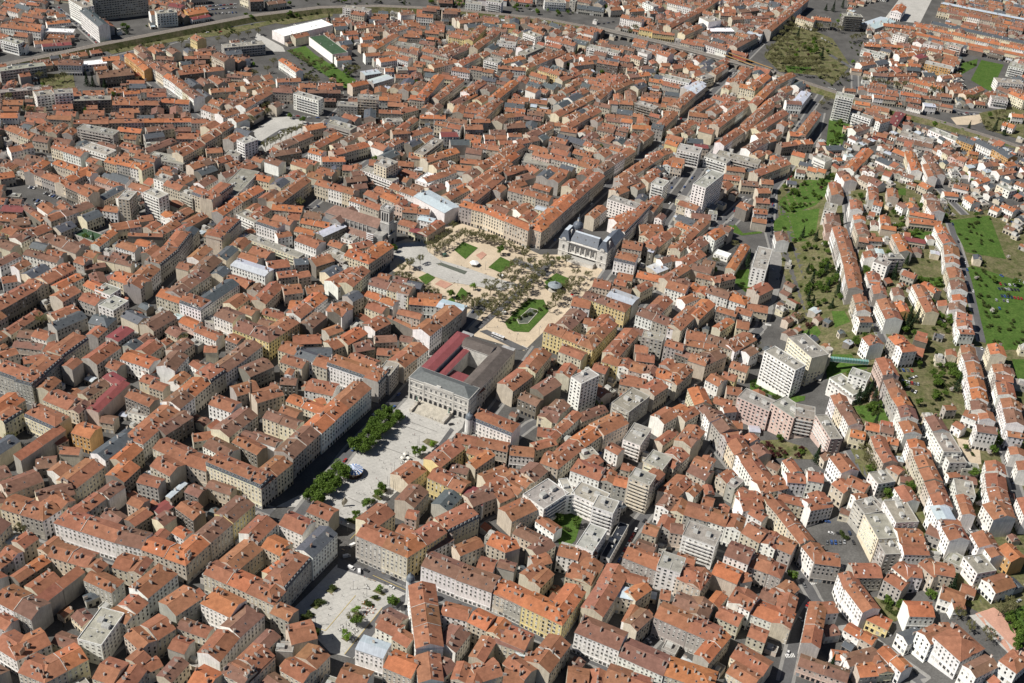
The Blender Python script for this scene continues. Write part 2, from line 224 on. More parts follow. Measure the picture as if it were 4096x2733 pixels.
# Street fronts read off the photograph: x0 y0 x1 y1 (eaves line, building on its left), depth m, eaves m, houses, roof+wall code
ROWS = """
@0 1993 .4719
0 90 360 195 13 17 2 tc>
365 195 640 20 13 17 2 tb<
455 205 970 375 13 17 2 tw<
970 375 1195 430 13 17 1 kw
1195 435 1575 568 12 17 1 ob>
1575 568 1785 378 12 17 1 ob<
1785 378 1975 215 12 18 1 kb
1975 212 2160 50 13 19 1 ky
640 190 900 0 11 16 2 tg
1140 240 1300 130 10 14 1 td
1275 90 1350 145 12 8 1 rg
1372 372 1450 290 8 15 1 tw
1450 290 1555 350 8 15 1 ow
1485 80 1640 190 10 16 1 td
1640 130 1720 70 9 16 1 tg
0 595 195 455 11 16 2 tg
315 430 400 475 12 16 1 tb
400 490 735 590 12 16 2 tb
945 580 1195 655 12 16 2 tb
830 640 920 560 10 16 1 tb
1250 850 1505 640 13 17 1 tw>
1065 1070 1260 885 12 16 2 tw
345 915 720 625 6 15 2 lG
160 715 435 530 9 13 2 td
-60 860 265 1030 13 16 2 tw
705 690 945 800 11 15 1 tg>
730 880 850 830 6 6 1 sg
600 1000 700 1090 9 8 1 kc
655 1195 860 1250 26 18 1 Fw
430 1225 665 1310 10 10 1 kc
140 1375 435 1235 13 14 1 tw
-60 1250 140 1375 13 14 1 tw>
380 1568 750 1370 14 15 2 tb<
150 1475 380 1568 13 15 1 tb>
780 1530 1110 1640 14 16 2 tw
1180 1440 1285 1350 11 15 1 tb
1220 1500 1385 1420 9 13 1 tb
1190 1300 1490 1105 14 16 2 tb
1490 1100 1750 1190 9 15 2 tb
1490 1000 1710 850 14 17 1 tg
1700 890 1950 1010 14 18 1 ow<
2030 1180 2240 990 15 17 1 kw>
1860 1390 2030 1185 13 17 1 tw
1590 1560 1760 1640 13 15 1 oc
1450 1568 1605 1400 10 13 1 kb
1900 1500 2060 1575 13 16 1 tb
2060 1590 2331 1330 14 16 2 kb
1720 640 2320 905 12 17 3 tb>
2000 625 2230 430 13 16 1 tb
@1000 1993 .4719
240 220 445 310 13 19 1 tw
530 510 740 300 14 20 1 sw
70 375 235 215 13 19 1 tw
90 410 250 490 12 17 1 ob
250 510 400 560 10 17 1 oy
300 780 520 530 14 18 1 mg
200 905 305 790 12 17 1 tb<
190 690 330 590 10 16 1 oc
350 1240 575 1185 16 15 1 tB
100 1330 260 1170 10 15 1 kb
-10 1568 215 1355 13 15 1 kb
215 1300 360 1310 8 13 1 fG
450 1568 680 1330 14 15 2 tb
250 1420 350 1490 9 13 1 tb
895 315 1335 505 13 22 1 tc>
1335 505 1670 290 13 22 1 ty<
1040 270 1230 130 13 21 1 tc
1230 280 1370 340 9 18 1 tc
1310 165 1410 185 9 19 1 tp
1675 300 1945 165 14 17 1 mb
1450 570 1745 685 13 17 1 kw
1745 690 2050 800 13 17 1 kw
2050 800 2331 930 12 16 1 ob
2000 385 2165 460 12 18 1 ob
2165 460 2290 420 10 18 1 oG
2090 580 2240 620 8 15 1 kG
1780 490 1990 400 10 15 1 tb
1500 470 1730 350 10 16 1 kw
1345 740 1405 1275 14 20 3 tw
1610 985 1840 1045 11 18 1 tw
1840 1050 2120 1185 12 18 2 ob
2120 1200 2331 1290 12 17 1 tb
1740 1310 1870 1140 12 15 1 kw
1405 1330 1430 1568 12 17 1 tw
1590 1568 1755 1420 11 14 1 kb
1700 1540 1950 1600 12 14 2 tb
1980 1395 2090 1210 10 16 1 tB
2140 1400 2331 1540 11 15 1 tb
1930 1568 2150 1500 12 14 1 tb
890 1280 1130 1360 12 17 1 zw
1060 1050 1230 1140 13 13 1 kb
1230 1180 1315 1080 12 14 1 tw
1200 1190 1330 1270 10 14 1 tb
1125 1430 1365 1530 13 15 1 ob
720 1560 960 1640 13 12 1 tw
@2000 1993 .4719
640 400 790 460 25 17 1 Fw
850 490 930 520 38 8 1 gw
100 200 320 95 13 14 1 tb
300 190 460 300 9 9 1 tw
105 300 350 420 11 11 1 kb
320 500 475 400 11 14 1 kb
480 480 660 525 11 15 1 tw
660 540 830 470 10 14 1 tw
290 585 445 545 10 14 1 tg
550 660 770 740 12 14 1 tb
770 745 880 560 12 14 1 tb
185 915 528 1080 13 18 1 oy>
528 1080 730 790 12 18 1 oy<
-20 810 185 915 12 17 1 og
250 700 395 590 9 14 1 tb
340 760 460 640 9 14 1 tb
-60 1215 200 1310 13 16 1 kb
420 1480 600 1240 13 16 2 tb
190 1400 390 1470 11 14 1 tb
20 1560 200 1590 12 13 1 tb
130 1330 230 1340 8 14 1 zb
870 1010 1010 790 13 17 1 tb
1010 790 1100 620 13 17 1 tb
635 1135 1010 1290 14 18 1 kw<
1005 1335 1385 1505 14 16 1 kw
1390 1500 1800 1640 14 16 1 ob>
560 1590 900 1640 13 13 2 tb
870 1568 1250 1700 14 14 2 tb
990 830 1165 870 10 15 1 zb
1040 700 1250 760 9 16 1 tb
1150 870 1290 770 10 16 1 ob
1110 1080 1190 930 6 12 1 tw
1160 1130 1300 1000 10 15 1 kb
1305 1005 1590 1130 13 17 1 tg
1590 1130 1830 1230 13 17 1 tg
1770 1400 1960 1170 10 16 1 og
1445 920 1750 1045 13 16 1 kb>
1750 1045 1815 900 12 16 1 kb
1350 850 1440 870 9 13 1 tb
1040 500 1340 620 13 16 1 tg
1130 430 1290 490 11 16 1 kb
1200 290 1325 330 11 16 1 tb
1330 575 1530 640 15 20 1 fw
1495 680 1700 780 14 16 1 tb>
1700 780 1800 640 11 16 1 tb
1790 640 2010 730 12 14 1 oB
1545 315 1825 415 16 21 1 fw
1325 240 1440 280 12 16 1 tg
1440 290 1560 310 10 16 1 kb
1320 60 1430 110 13 16 1 kw
1430 110 1560 150 13 15 1 tc
1555 140 1760 200 13 17 1 tg
1760 195 2040 290 13 17 2 tw
2040 290 2200 380 13 17 1 tb
2200 380 2331 440 13 16 1 tw
1700 50 1800 80 10 13 1 tb
2060 110 2240 90 12 14 1 tw
2100 130 2220 200 9 14 1 tw
1900 480 2105 560 16 20 1 kw
2110 580 2270 640 13 15 1 tg
1930 860 2120 960 13 17 1 tw
2120 960 2180 820 12 16 1 tw
2190 840 2331 900 11 12 1 kb
1850 930 1930 830 8 13 1 ob
1820 1000 2020 1090 11 12 1 tb
2040 720 2140 700 9 12 1 tW
@3000 1993 .826
80 25 130 80 12 17 1 tb
130 80 245 225 12 17 2 tc
250 235 310 310 13 17 1 tw
310 320 440 330 12 17 1 tg
130 20 270 40 9 14 1 tb
290 75 410 25 12 14 1 tw
430 80 500 90 6 6 1 kb
30 200 200 275 12 16 2 tw
0 330 150 390 12 15 1 tg>
150 510 240 440 11 13 2 tw
0 560 195 635 13 14 1 ow>
195 635 235 480 12 14 1 tb
290 500 250 700 11 14 2 tb
350 560 430 555 10 13 1 tw
425 370 455 450 13 17 1 tw
455 445 545 560 13 17 1 tw
500 400 650 370 13 15 1 tg
640 410 735 450 12 14 1 tg
680 350 760 400 12 15 1 tw
760 390 840 380 12 14 1 tw
810 330 890 390 11 14 1 tb
890 380 1000 375 12 14 1 tb
765 590 905 560 13 12 1 ow
450 640 590 715 9 9 2 ow
365 670 440 660 9 7 1 kw
560 600 670 635 10 8 1 oy
480 820 640 770 10 11 1 kw
610 745 730 850 10 11 2 ow
400 780 480 790 8 9 1 ow
530 870 700 840 13 10 2 tb
230 810 470 896 11 9 2 kp
800 665 870 720 15 15 1 tw
875 700 1015 800 22 15 1 tw<>
1020 830 1090 880 20 13 1 kw
1200 800 1290 850 16 12 1 tw>
705 670 760 720 15 9 1 sw
497 30 550 95 14 17 1 fg
548 90 615 220 15 18 1 fc
615 225 650 290 14 16 1 fg
640 25 700 140 17 15 1 fw
690 155 740 290 18 14 2 tw
735 250 860 225 12 13 1 tg
870 40 905 110 13 17 1 zw
905 105 965 215 14 16 2 tw
1070 170 1110 240 14 13 1 tw
1115 215 1170 290 10 12 1 tw
1195 240 1265 310 13 13 1 oo
1125 30 1180 105 17 17 1 tw
1290 0 1330 90 15 16 1 tw
1030 290 1100 370 15 12 1 fw
935 305 1050 350 12 5 1 fg
1120 395 1190 460 18 10 1 tw
910 500 1040 520 13 9 1 tw
985 545 1050 530 8 8 1 tw
845 180 970 215 12 9 1 kg
@3000 1320 .472
114 210 389 333 14 30 1 Fw
310 110 525 235 18 29 1 fc
830 400 1000 420 12 14 1 Fw
660 450 880 540 14 9 1 Fw
650 500 870 600 10 6 1 Fw
-109 580 165 690 16 20 1 fp
170 655 375 745 17 22 1 fp
375 750 560 735 16 20 1 fp
545 760 685 925 10 17 1 fp
675 580 720 660 12 15 1 tw
715 650 835 820 12 15 2 tw
840 915 980 920 10 10 1 oc
975 850 1220 880 10 10 2 tb
1060 250 1130 385 13 16 1 tp
1130 430 1165 500 13 16 1 kg
1165 500 1205 590 13 16 1 tg
1205 580 1250 650 13 17 1 og
1250 650 1280 745 13 17 1 kw
1260 780 1310 880 13 16 1 tw
1330 930 1355 1000 12 16 1 ow
1355 1000 1430 1170 13 16 2 tb
1430 1180 1480 1280 13 16 1 tb
1480 1290 1520 1390 13 16 1 tb
1520 1390 1560 1500 13 16 1 tw
945 80 1010 140 14 15 1 tw
1170 60 1290 190 14 16 2 ow
1390 80 1500 110 9 11 1 tD
1785 130 1795 195 12 15 1 tc
1795 205 1820 265 12 15 1 kw
1822 270 1850 385 12 16 1 tw
1845 400 1870 490 12 15 1 ow
1865 500 1885 590 12 15 1 ow
1865 600 1880 680 12 14 1 kw
1925 680 1950 760 12 12 1 tw
1905 795 1925 860 15 17 1 kw
2010 120 2040 210 13 16 1 oc
2050 290 2085 420 14 15 2 tw
2080 440 2105 550 14 14 1 tw
2120 580 2145 660 14 14 1 tw
2145 670 2175 790 14 15 1 kw
2170 850 2185 900 12 12 1 tw
2190 990 2210 1060 11 11 1 tw
1990 1110 2005 1200 14 15 1 tw
1995 1215 2010 1330 14 15 1 tw
2005 1340 2035 1450 14 15 1 tw
2035 1460 2070 1568 14 15 1 tw
2255 1110 2275 1190 12 13 1 tw
1020 910 1060 1010 11 14 1 tb
1060 1020 1130 1140 11 14 1 tb
1160 960 1260 980 8 8 1 ob
1540 870 1640 1040 14 15 1 fw
1640 1050 1690 1130 14 11 1 fw
1800 1180 1950 1200 8 6 1 fg
1480 740 1550 860 13 12 1 kw
1630 640 1660 680 9 9 1 tg
1800 720 1920 770 9 9 1 tw
1710 800 1790 850 8 8 1 tw
665 1100 770 1240 14 15 1 tw
1000 1230 1080 1330 14 13 1 fw
1220 1345 1300 1480 12 11 1 tw
1150 1170 1260 1230 9 10 1 tb
1270 1290 1380 1300 8 7 1 kb
1660 1210 1690 1250 9 9 1 tw
1725 1260 1750 1390 13 13 1 fw
1740 1400 1800 1568 9 13 2 tw
900 1470 1000 1568 14 13 1 fg
1130 1460 1200 1568 14 12 1 fg
95 1395 330 1330 13 15 1 tw
310 1310 480 1290 11 16 1 tw
480 1300 630 1290 11 15 1 tw
270 1120 350 1230 9 13 1 tw
130 1160 230 1200 8 9 1 kb
680 1330 790 1400 12 13 1 tb
790 1330 970 1380 12 13 1 tb
850 1410 900 1470 10 12 1 tw
480 1400 540 1520 13 13 1 tw
@2000 1320 .4719
300 370 440 200 13 16 2 tb
110 520 280 390 13 16 1 tb
370 10 785 170 13 18 1 ty>
785 170 1000 -50 13 18 1 ty<
860 265 1000 310 12 17 1 ty<
1000 310 1210 370 12 17 2 tw
1205 370 1300 400 12 17 1 kw
1300 385 1500 465 12 16 1 ow>
1500 468 1640 340 12 16 1 tb
1000 240 1180 30 12 17 2 tb
1200 60 1380 100 10 20 1 fg
1390 130 1550 180 11 18 1 tg
1150 260 1310 280 11 15 1 tb
1480 200 1600 240 9 14 1 kd
1590 260 1740 310 12 16 1 tB
1740 300 1925 220 13 16 2 tb
1570 130 1840 180 10 14 1 tb
1570 70 1740 100 12 16 1 tw
1740 100 1990 180 12 16 1 kb>
1990 185 2180 80 13 16 2 tb
600 400 690 462 20 30 1 Fw
1010 460 1230 500 13 12 1 tb
945 620 1095 700 29 17 1 fg
1310 560 1430 480 12 17 1 tb
325 740 480 790 17 9 1 kb
440 790 600 640 13 9 1 kb
150 580 310 650 11 13 1 kd
370 560 525 460 12 15 1 kD
690 780 920 690 10 8 1 kb
450 950 700 720 9 10 1 tb
310 900 480 920 11 9 1 tb
610 1085 720 995 12 15 1 tb
720 995 880 880 12 15 1 ob
880 895 1090 790 14 16 1 tb
335 1125 490 1180 14 15 1 tb>
490 1180 610 1085 12 15 1 tb<
80 1060 290 1080 11 12 1 tw
300 1020 490 970 9 11 1 tb
290 1290 405 1195 16 15 1 kb
150 1400 290 1290 12 14 2 tb
0 1470 130 1410 12 13 1 tb
1040 930 1190 985 24 16 1 fw
1390 800 1520 720 12 15 1 tw
1530 720 1610 680 10 15 1 ob
1590 500 1650 640 12 17 1 oc
1650 640 1730 720 11 16 1 kg
1730 700 1780 780 13 18 1 kw
1780 770 1870 880 13 17 1 kg
1870 880 1920 950 13 18 1 tg
1920 950 1990 1060 13 17 1 tc
1990 1060 2040 1120 13 16 1 tw
2040 1120 2110 1220 13 16 1 tw
2110 1220 2235 1385 13 16 1 tw>
1740 420 1850 480 12 14 1 tw
1870 400 1990 440 10 13 1 ty
1920 540 2050 560 11 13 1 tb
1800 620 1960 660 10 12 1 tb
1900 700 2010 690 8 11 1 tw
2060 900 2120 960 10 11 1 tw
1970 830 2060 840 9 9 1 tb
1490 930 1620 1000 12 16 1 kB
1620 1000 1740 860 12 16 1 tb
1400 1050 1500 1120 10 14 1 tb
1470 1180 1610 1060 13 15 2 tb
1570 780 1700 700 11 14 1 tb
1380 980 1500 890 8 10 1 tb
1215 1120 1380 1190 17 18 1 fc
1087 1253 1270 1324 13 27 1 fb
1280 1340 1400 1220 10 20 1 tb
595 1190 840 1280 13 16 1 tw<
840 1280 960 1310 12 15 1 tg
955 1310 1075 1340 11 17 1 og
740 1200 880 1110 10 14 1 tb
720 1100 840 1060 10 14 1 fb
890 1000 1000 1060 9 15 1 tw
1020 1180 1100 1200 8 12 1 tb
1480 1440 1640 1290 12 15 2 tb
1330 1470 1430 1530 12 16 1 kw
1580 1200 1740 1280 12 12 1 kb
1610 1150 1760 1210 12 14 1 tw
1760 1210 1830 1100 10 13 1 tb
1740 1400 1820 1400 10 12 1 tD
1830 1240 1920 1300 12 13 1 tb
1920 1310 1990 1350 13 14 1 fg
1990 1390 2080 1440 11 13 1 tb
2040 1470 2240 1480 12 13 1 tw
2260 1470 2331 1440 10 13 1 tb
1640 1420 1720 1340 9 13 1 tw
370 1525 585 1385 20 17 1 Fw
600 1390 850 1500 16 17 1 Fw
780 1500 960 1560 14 20 1 Fw
560 1410 640 1400 18 17 1 Fw
960 1540 1030 1500 12 15 1 fw
@1000 1320 .4719
1880 765 2215 900 13 19 1 mw
1610 1170 1825 1000 13 17 2 ty
1830 1040 1990 1090 9 15 1 ty
1910 1180 2080 1060 9 16 1 ob
1680 1190 1840 1230 9 12 1 kb
1500 1250 1790 1380 12 17 2 ty
1800 1400 1950 1420 10 15 1 rw
1820 1440 1970 1490 10 14 1 rw
1890 1500 2090 1420 12 15 1 kb
1390 1510 1515 1370 15 16 1 kb
1340 1310 1500 1190 14 12 1 tb
2000 1300 2210 1220 11 13 1 tb
2100 1400 2331 1250 12 14 2 tb
1720 950 2180 1040 11 13 2 tb
605 875 840 665 14 20 1 ow
840 665 1030 495 14 20 1 tw
365 1095 600 875 14 19 1 kg
95 1345 360 1130 13 19 1 tg<
-374 1150 95 1345 13 19 1 mc>
300 600 580 710 11 16 1 ow
570 640 650 620 8 14 1 oy
460 510 700 560 14 13 1 tw
60 620 290 550 13 15 1 tb
105 745 390 845 11 17 1 kc
0 900 230 990 8 14 1 kW
650 300 1090 455 13 18 1 mw
1090 465 1185 360 12 18 1 mg
1185 390 1265 290 11 19 1 fg
375 215 530 270 12 16 1 sw
525 290 650 330 12 16 1 tb
235 170 375 215 13 16 1 tc
250 270 440 330 11 15 1 tb
290 380 350 390 9 14 1 tw
0 400 205 310 13 15 1 kd
250 460 390 470 9 14 1 kd
390 230 700 220 13 13 1 sd
700 170 860 110 12 13 1 tb
830 130 1000 30 12 15 1 ob
900 190 1060 160 12 13 1 kd
1070 210 1190 220 10 14 1 tb
1310 320 1515 160 14 16 2 tw
1060 110 1250 100 10 13 1 kb
1260 90 1370 110 9 12 1 kb
@0 1320 .4719
-60 360 270 480 13 18 1 mg>
270 480 535 250 13 18 1 mg<
530 240 750 80 13 18 1 mb
260 50 390 90 11 15 1 tw
360 180 510 220 13 17 1 tw
200 290 380 260 10 14 1 tw
0 250 160 200 10 14 1 tb
100 140 350 170 9 10 1 kb
0 740 215 590 14 17 1 ob
820 295 1025 150 15 16 1 tg
1015 240 1260 330 12 15 1 ow
1240 390 1370 330 8 9 1 ow
1480 350 1600 220 13 16 1 kw
1600 290 1680 340 9 13 1 tw
1740 190 1840 190 9 12 1 tB
1650 565 1785 450 14 17 1 ob
1785 450 1915 360 14 17 1 mb
1915 365 2090 240 13 16 1 kw
2090 240 2225 135 13 16 1 kw
1525 670 1650 570 14 18 1 kw
1400 800 1525 690 14 16 1 tb
1210 970 1400 800 14 16 1 tw<
205 735 460 850 14 15 1 mc
35 800 200 700 12 15 1 mc
175 1110 560 850 7 14 2 lG
600 870 760 920 12 15 1 oo
865 400 980 470 10 14 1 rp
830 700 1100 450 10 14 1 rP
360 590 570 680 13 14 1 tc
570 680 665 710 12 14 1 kc
740 580 940 450 10 12 1 kb
680 690 830 640 9 13 1 kw
1055 565 1265 655 11 16 1 td
1260 480 1380 520 9 15 1 tb
1080 700 1250 740 8 7 1 fw
840 780 960 800 9 9 1 kb
890 1110 1140 930 14 16 1 sw
480 980 580 930 7 9 1 tb
500 1050 670 1060 8 10 1 tB
635 1350 885 1155 14 15 1 tc
300 1180 480 1160 12 9 1 kd
60 1400 370 1280 13 12 1 kb
340 1480 640 1390 13 15 1 kc
1290 1000 1550 1120 13 15 1 tb
1530 1130 1745 1200 13 15 1 tb
1400 890 1640 740 12 15 1 kd
1640 950 1820 920 9 9 1 tb
1765 630 1960 700 12 15 1 tw
1940 915 2185 720 14 15 2 kc
1965 950 2180 1060 11 15 1 td
2035 890 2331 990 7 15 1 kW
1050 1290 1190 1160 13 15 1 od
1270 1150 1440 1240 13 16 1 tb
1060 1150 1215 1010 12 15 1 ob
1155 1290 1340 1340 10 14 1 tg
1070 1470 1180 1520 10 14 1 tb
1560 1370 1680 1420 10 13 1 kd
1740 1330 1950 1400 9 13 1 kb
1440 1430 1590 1300 4 8 1 zb
@0 660 .4719
165 35 550 180 12 13 1 tb<
550 180 800 50 12 13 2 ob
800 130 1010 200 9 10 1 tp
655 235 745 275 14 19 1 tb
880 300 1060 200 10 12 1 sb
1000 286 1096 300 18 24 1 Fb
1216 235 1345 290 13 24 1 Fw
0 390 190 400 12 9 1 rg
180 360 345 480 8 10 1 kD
430 480 560 430 12 13 1 tg
560 440 800 350 14 13 2 kg
0 560 100 600 13 14 1 ty
70 610 180 650 12 13 1 kw
180 660 310 590 12 13 1 kw
310 600 445 545 12 13 1 tb
90 520 260 500 14 11 1 kb
405 660 640 750 14 12 1 kB
620 590 790 650 14 6 1 eg
190 760 480 830 10 13 1 kw
0 860 180 770 10 13 1 kw
20 1005 150 985 11 11 1 tw
0 1230 310 1060 14 16 2 td
310 1060 645 880 15 15 1 tb
530 1160 690 1070 13 14 1 tb
500 1060 710 950 10 13 2 ob
700 1020 850 1090 11 12 1 ob
800 1060 930 1110 13 13 1 Fw
830 1190 960 1240 18 14 1 Fw
90 1440 370 1260 10 8 1 tb
480 1400 740 1290 13 12 1 sg
745 1335 905 1375 14 14 1 sg>
930 960 1190 1050 13 15 1 tc
1190 1050 1360 880 14 16 1 tw
1360 860 1520 730 14 17 1 mg
1520 720 1625 590 13 18 1 mg
1625 620 1690 545 12 15 1 sg
975 690 1140 740 12 11 1 tw
1135 670 1260 700 11 13 1 ow
820 790 1105 860 7 11 1 kC
620 820 710 850 11 11 1 tg
720 890 900 860 9 7 1 kd
840 690 1000 570 9 10 1 ob
950 560 1200 520 14 10 2 tb
1380 600 1540 500 12 11 1 tb
1080 600 1380 610 6 12 1 tD
1360 420 1450 470 11 11 1 ow
1480 480 1645 390 12 11 1 tb
1300 120 1385 150 14 15 1 fw
1380 170 1520 220 13 17 1 tb
1520 240 1630 290 12 16 1 fg
1625 250 1800 315 14 20 1 mb
1800 315 1975 180 14 20 1 mb>
2000 270 2200 60 20 14 1 fw
1890 430 2060 310 13 13 2 ob
2060 310 2240 210 13 14 2 ob
1725 605 1880 640 14 17 1 tb
1880 640 2045 480 14 17 1 mb
2000 420 2150 490 13 13 1 fw
2170 470 2300 380 12 13 2 tb
1750 930 1885 810 14 16 1 kb
1320 1110 1520 1175 13 15 1 ob
1520 1170 1700 1235 13 16 1 mw
1700 1235 2030 1010 14 16 1 sw
1530 1120 1790 930 16 18 1 kb
1950 850 2245 945 14 13 1 zw
1810 1275 1970 1340 14 16 1 kw
1510 1330 1640 1390 11 10 1 op
1640 1410 1830 1490 10 11 1 tw
1300 1410 1500 1290 16 12 1 kb
1000 1500 1140 1400 13 15 1 rg
@1000 660 .4719
-50 620 415 790 9 10 1 fc
-150 1385 160 1505 14 18 1 ky>
160 1505 420 1335 13 18 1 ky<
20 120 160 150 13 12 1 oc
240 340 520 130 13 15 2 tb
545 160 870 260 13 16 1 tb
820 150 1000 130 12 15 1 kd
50 500 230 560 13 15 1 mw
180 380 440 400 13 13 1 ob
235 620 360 600 10 12 1 tw
375 640 560 710 13 13 1 tw
420 490 670 540 11 12 2 ob
370 560 540 600 10 11 1 ob
620 610 820 520 10 14 1 zd
770 620 870 650 10 14 1 fw
605 750 790 830 14 10 1 fg
795 765 1005 840 14 15 1 oc>
1005 840 1220 690 14 15 1 ob<
880 720 1050 680 11 14 1 tc
560 860 720 810 13 13 1 td
380 850 500 840 11 11 1 sg
745 1040 960 920 14 13 2 tw
1000 1010 1340 1110 13 15 2 kw
870 1040 1020 900 12 15 1 kb
1340 1110 1400 1020 11 15 1 fw
965 1110 1210 1200 10 13 1 ob
870 1160 965 1110 13 15 1 sg
640 1230 780 1290 13 15 1 tW
780 1290 880 1200 12 15 1 td
130 1180 290 1020 12 13 1 tb
290 1100 450 1080 13 12 1 tb
90 1260 270 1310 10 12 1 ty
320 1220 540 1240 12 13 1 ob
430 1300 660 1120 13 15 2 tw
240 960 410 940 11 12 1 tb
410 960 520 940 10 11 1 tb
970 1365 1060 1410 14 14 1 tW
1060 1410 1195 1340 13 14 1 td
1160 1290 1390 1400 4 12 1 tD
1345 1180 1600 1200 11 13 2 ow
1575 1200 1790 1260 14 17 1 zg
1240 1260 1440 1310 9 11 1 tb
1525 1455 1640 1360 14 19 1 tw
1640 1370 1800 1240 16 19 1 tg
1250 500 1390 540 12 9 1 tb
1345 560 1500 610 10 8 1 rc
1500 600 1655 500 11 9 2 tb
1420 460 1550 490 9 9 1 zw
1290 400 1520 420 12 11 1 tb
1215 340 1290 360 14 13 1 tp
1385 265 1650 410 22 14 1 zW
1175 190 1390 270 13 10 1 tw
930 330 1090 390 12 13 1 tb
840 300 930 330 11 13 1 tw
1100 270 1240 330 14 12 1 ob
1770 345 1980 400 13 19 1 oc<
1980 400 2360 560 13 19 2 ob
1900 320 2160 110 13 17 2 tb
1400 130 1520 170 24 10 1 Ww
1500 150 1690 90 11 11 1 tw
1690 170 1800 150 9 10 1 tw
1700 300 1900 190 13 12 1 kb
1900 210 2230 -10 13 14 3 tb
@2000 660 .4719
240 530 350 570 13 19 1 ob>
350 570 660 290 14 19 2 ob<
660 300 890 90 13 18 2 tb
65 215 415 310 13 17 1 tg
80 370 160 330 9 11 1 tb
290 370 410 400 9 14 1 zc
910 290 1150 370 12 19 1 fw
800 460 910 370 11 14 1 tw
1000 500 1170 420 12 14 1 ow
1060 590 1180 470 13 16 1 mw
1180 470 1290 350 13 16 1 mw
965 810 1140 850 14 15 1 mw
1030 700 1200 730 14 14 1 tb
1200 680 1310 720 9 13 1 tb
1250 730 1300 745 4 17 1 zd
1180 600 1260 630 13 12 1 tb
1340 700 1470 600 12 13 1 tb
1190 560 1390 560 12 12 1 tb
1425 700 1530 740 12 12 1 tc
1530 740 1640 640 11 13 1 tb
1310 450 1370 470 12 14 1 kw
1380 840 1520 800 10 11 2 tb
1330 920 1430 880 14 8 1 zb
1150 950 1370 1000 13 9 1 ob
695 1125 1060 1250 12 17 1 ky>
900 1110 1120 1190 16 17 1 zg
780 1030 930 1060 13 13 1 tb
1190 1080 1300 1020 9 13 1 tb
600 1190 760 1220 14 13 1 tw
665 1330 850 1390 11 15 1 tw
600 1400 740 1270 13 17 1 kb
860 1420 980 1310 12 17 1 tb
1150 1270 1420 1370 12 14 2 kg
1420 1380 1530 1410 12 13 1 tw
1530 1410 1710 1240 12 14 2 tb
1330 1290 1470 1150 12 14 2 tb
1400 1040 1570 1090 14 15 1 tw
1570 1090 1630 1000 12 13 1 kb
1560 1050 1740 1110 12 12 2 ob
1740 1080 1930 1140 13 14 1 kw
1925 1140 2080 1190 13 13 1 ow>
1660 950 1870 1000 9 12 1 tb
1820 1000 2000 960 10 12 1 tb
1570 1180 1690 1130 11 12 1 tw
1690 1310 1830 1180 12 14 1 ob
1830 1240 2000 1290 10 14 1 td
1870 1410 1990 1330 9 12 1 ob
2000 1380 2110 1400 12 14 1 tc
2090 1230 2270 1260 13 10 1 tb
2200 1110 2320 1050 12 13 1 tb
1725 600 1820 640 22 15 1 ow
1640 750 1790 650 14 10 1 kb
1580 860 1750 760 13 11 2 tb
1430 1000 1620 880 11 13 1 tb
1990 900 2120 690 9 9 2 ob
1810 750 1930 790 10 5 1 Ww
1634 161 1744 199 45 33 1 Fw
1490 290 1820 385 12 7 1 fc
1281 157 1385 188 17 19 1 Fw
1060 190 1200 130 14 14 2 tb
1300 400 1390 290 12 14 2 tb
2000 350 2090 390 15 13 1 tD
2135 480 2260 500 10 10 1 tB
2150 410 2270 420 12 11 1 tw
2170 320 2290 330 12 12 1 tb
2190 240 2300 240 12 12 1 tb
2215 160 2320 170 12 12 1 tb
2190 690 2135 870 14 21 1 Fw
1620 450 1790 470 13 8 1 kb
1500 330 1660 390 12 13 2 tb
1480 510 1600 560 10 11 1 ob
1610 640 1780 480 11 13 2 tb
@3000 660 .472
205 575 225 650 13 12 1 kw
690 550 725 640 14 15 2 tw
725 640 755 740 14 16 1 tg
755 745 790 860 14 16 1 tw
790 860 810 990 14 16 1 tw
810 990 830 1060 13 16 1 tg
865 1120 890 1180 12 15 1 tb
890 1200 905 1250 12 14 1 tw
895 1300 930 1340 12 13 1 tw
660 170 690 270 13 13 2 tc
640 330 620 400 12 15 1 fw
630 420 650 500 14 10 1 kp
630 520 640 590 12 8 1 kp
840 310 850 390 12 13 1 tw
870 440 880 480 12 13 1 ow
880 510 915 600 12 13 2 tw
920 655 1010 650 10 9 1 td
1000 650 1130 640 9 8 1 tw
950 750 970 800 13 13 1 tw
1040 830 1165 860 12 15 1 fw
1165 800 1310 800 9 15 1 fg
980 920 1005 990 12 10 1 tw
1005 1000 1100 1010 9 9 1 ow
1030 1030 1050 1100 12 12 1 tg
1070 1150 1150 1310 15 15 1 tw
1220 1160 1260 1250 11 8 1 oo
1370 1020 1490 1250 12 13 2 tw
1440 1010 1560 1090 10 11 1 ob
1200 1040 1220 1110 10 10 1 kw
1280 930 1390 970 11 8 1 tg
1200 590 1270 740 12 12 1 ob
1300 640 1490 670 9 6 1 rb
1100 430 1110 500 10 10 1 ow
1110 540 1240 560 10 8 1 oB
1000 190 1010 300 10 11 2 tw
1040 340 1120 350 11 11 1 ow
1160 200 1170 270 11 10 1 tb
1350 420 1560 460 10 7 1 ob
1350 490 1630 520 12 7 1 ob
1560 520 1590 580 12 12 1 ow
1590 590 1640 670 13 12 1 tw
1640 680 1650 760 14 12 1 tw
1650 780 1660 830 13 13 1 tw
1660 870 1690 960 14 13 1 tb
1690 980 1710 1060 14 12 1 kw
1710 1100 1720 1150 12 12 1 ow
1680 1170 1690 1230 14 9 1 kw
1745 1240 1750 1290 13 13 1 tw
1750 1310 1760 1370 13 13 1 tw
1755 1390 1780 1430 13 13 1 tw
1240 330 1300 370 9 9 1 kw
1310 330 1350 370 11 10 1 ow
1460 250 1500 330 14 12 2 kw
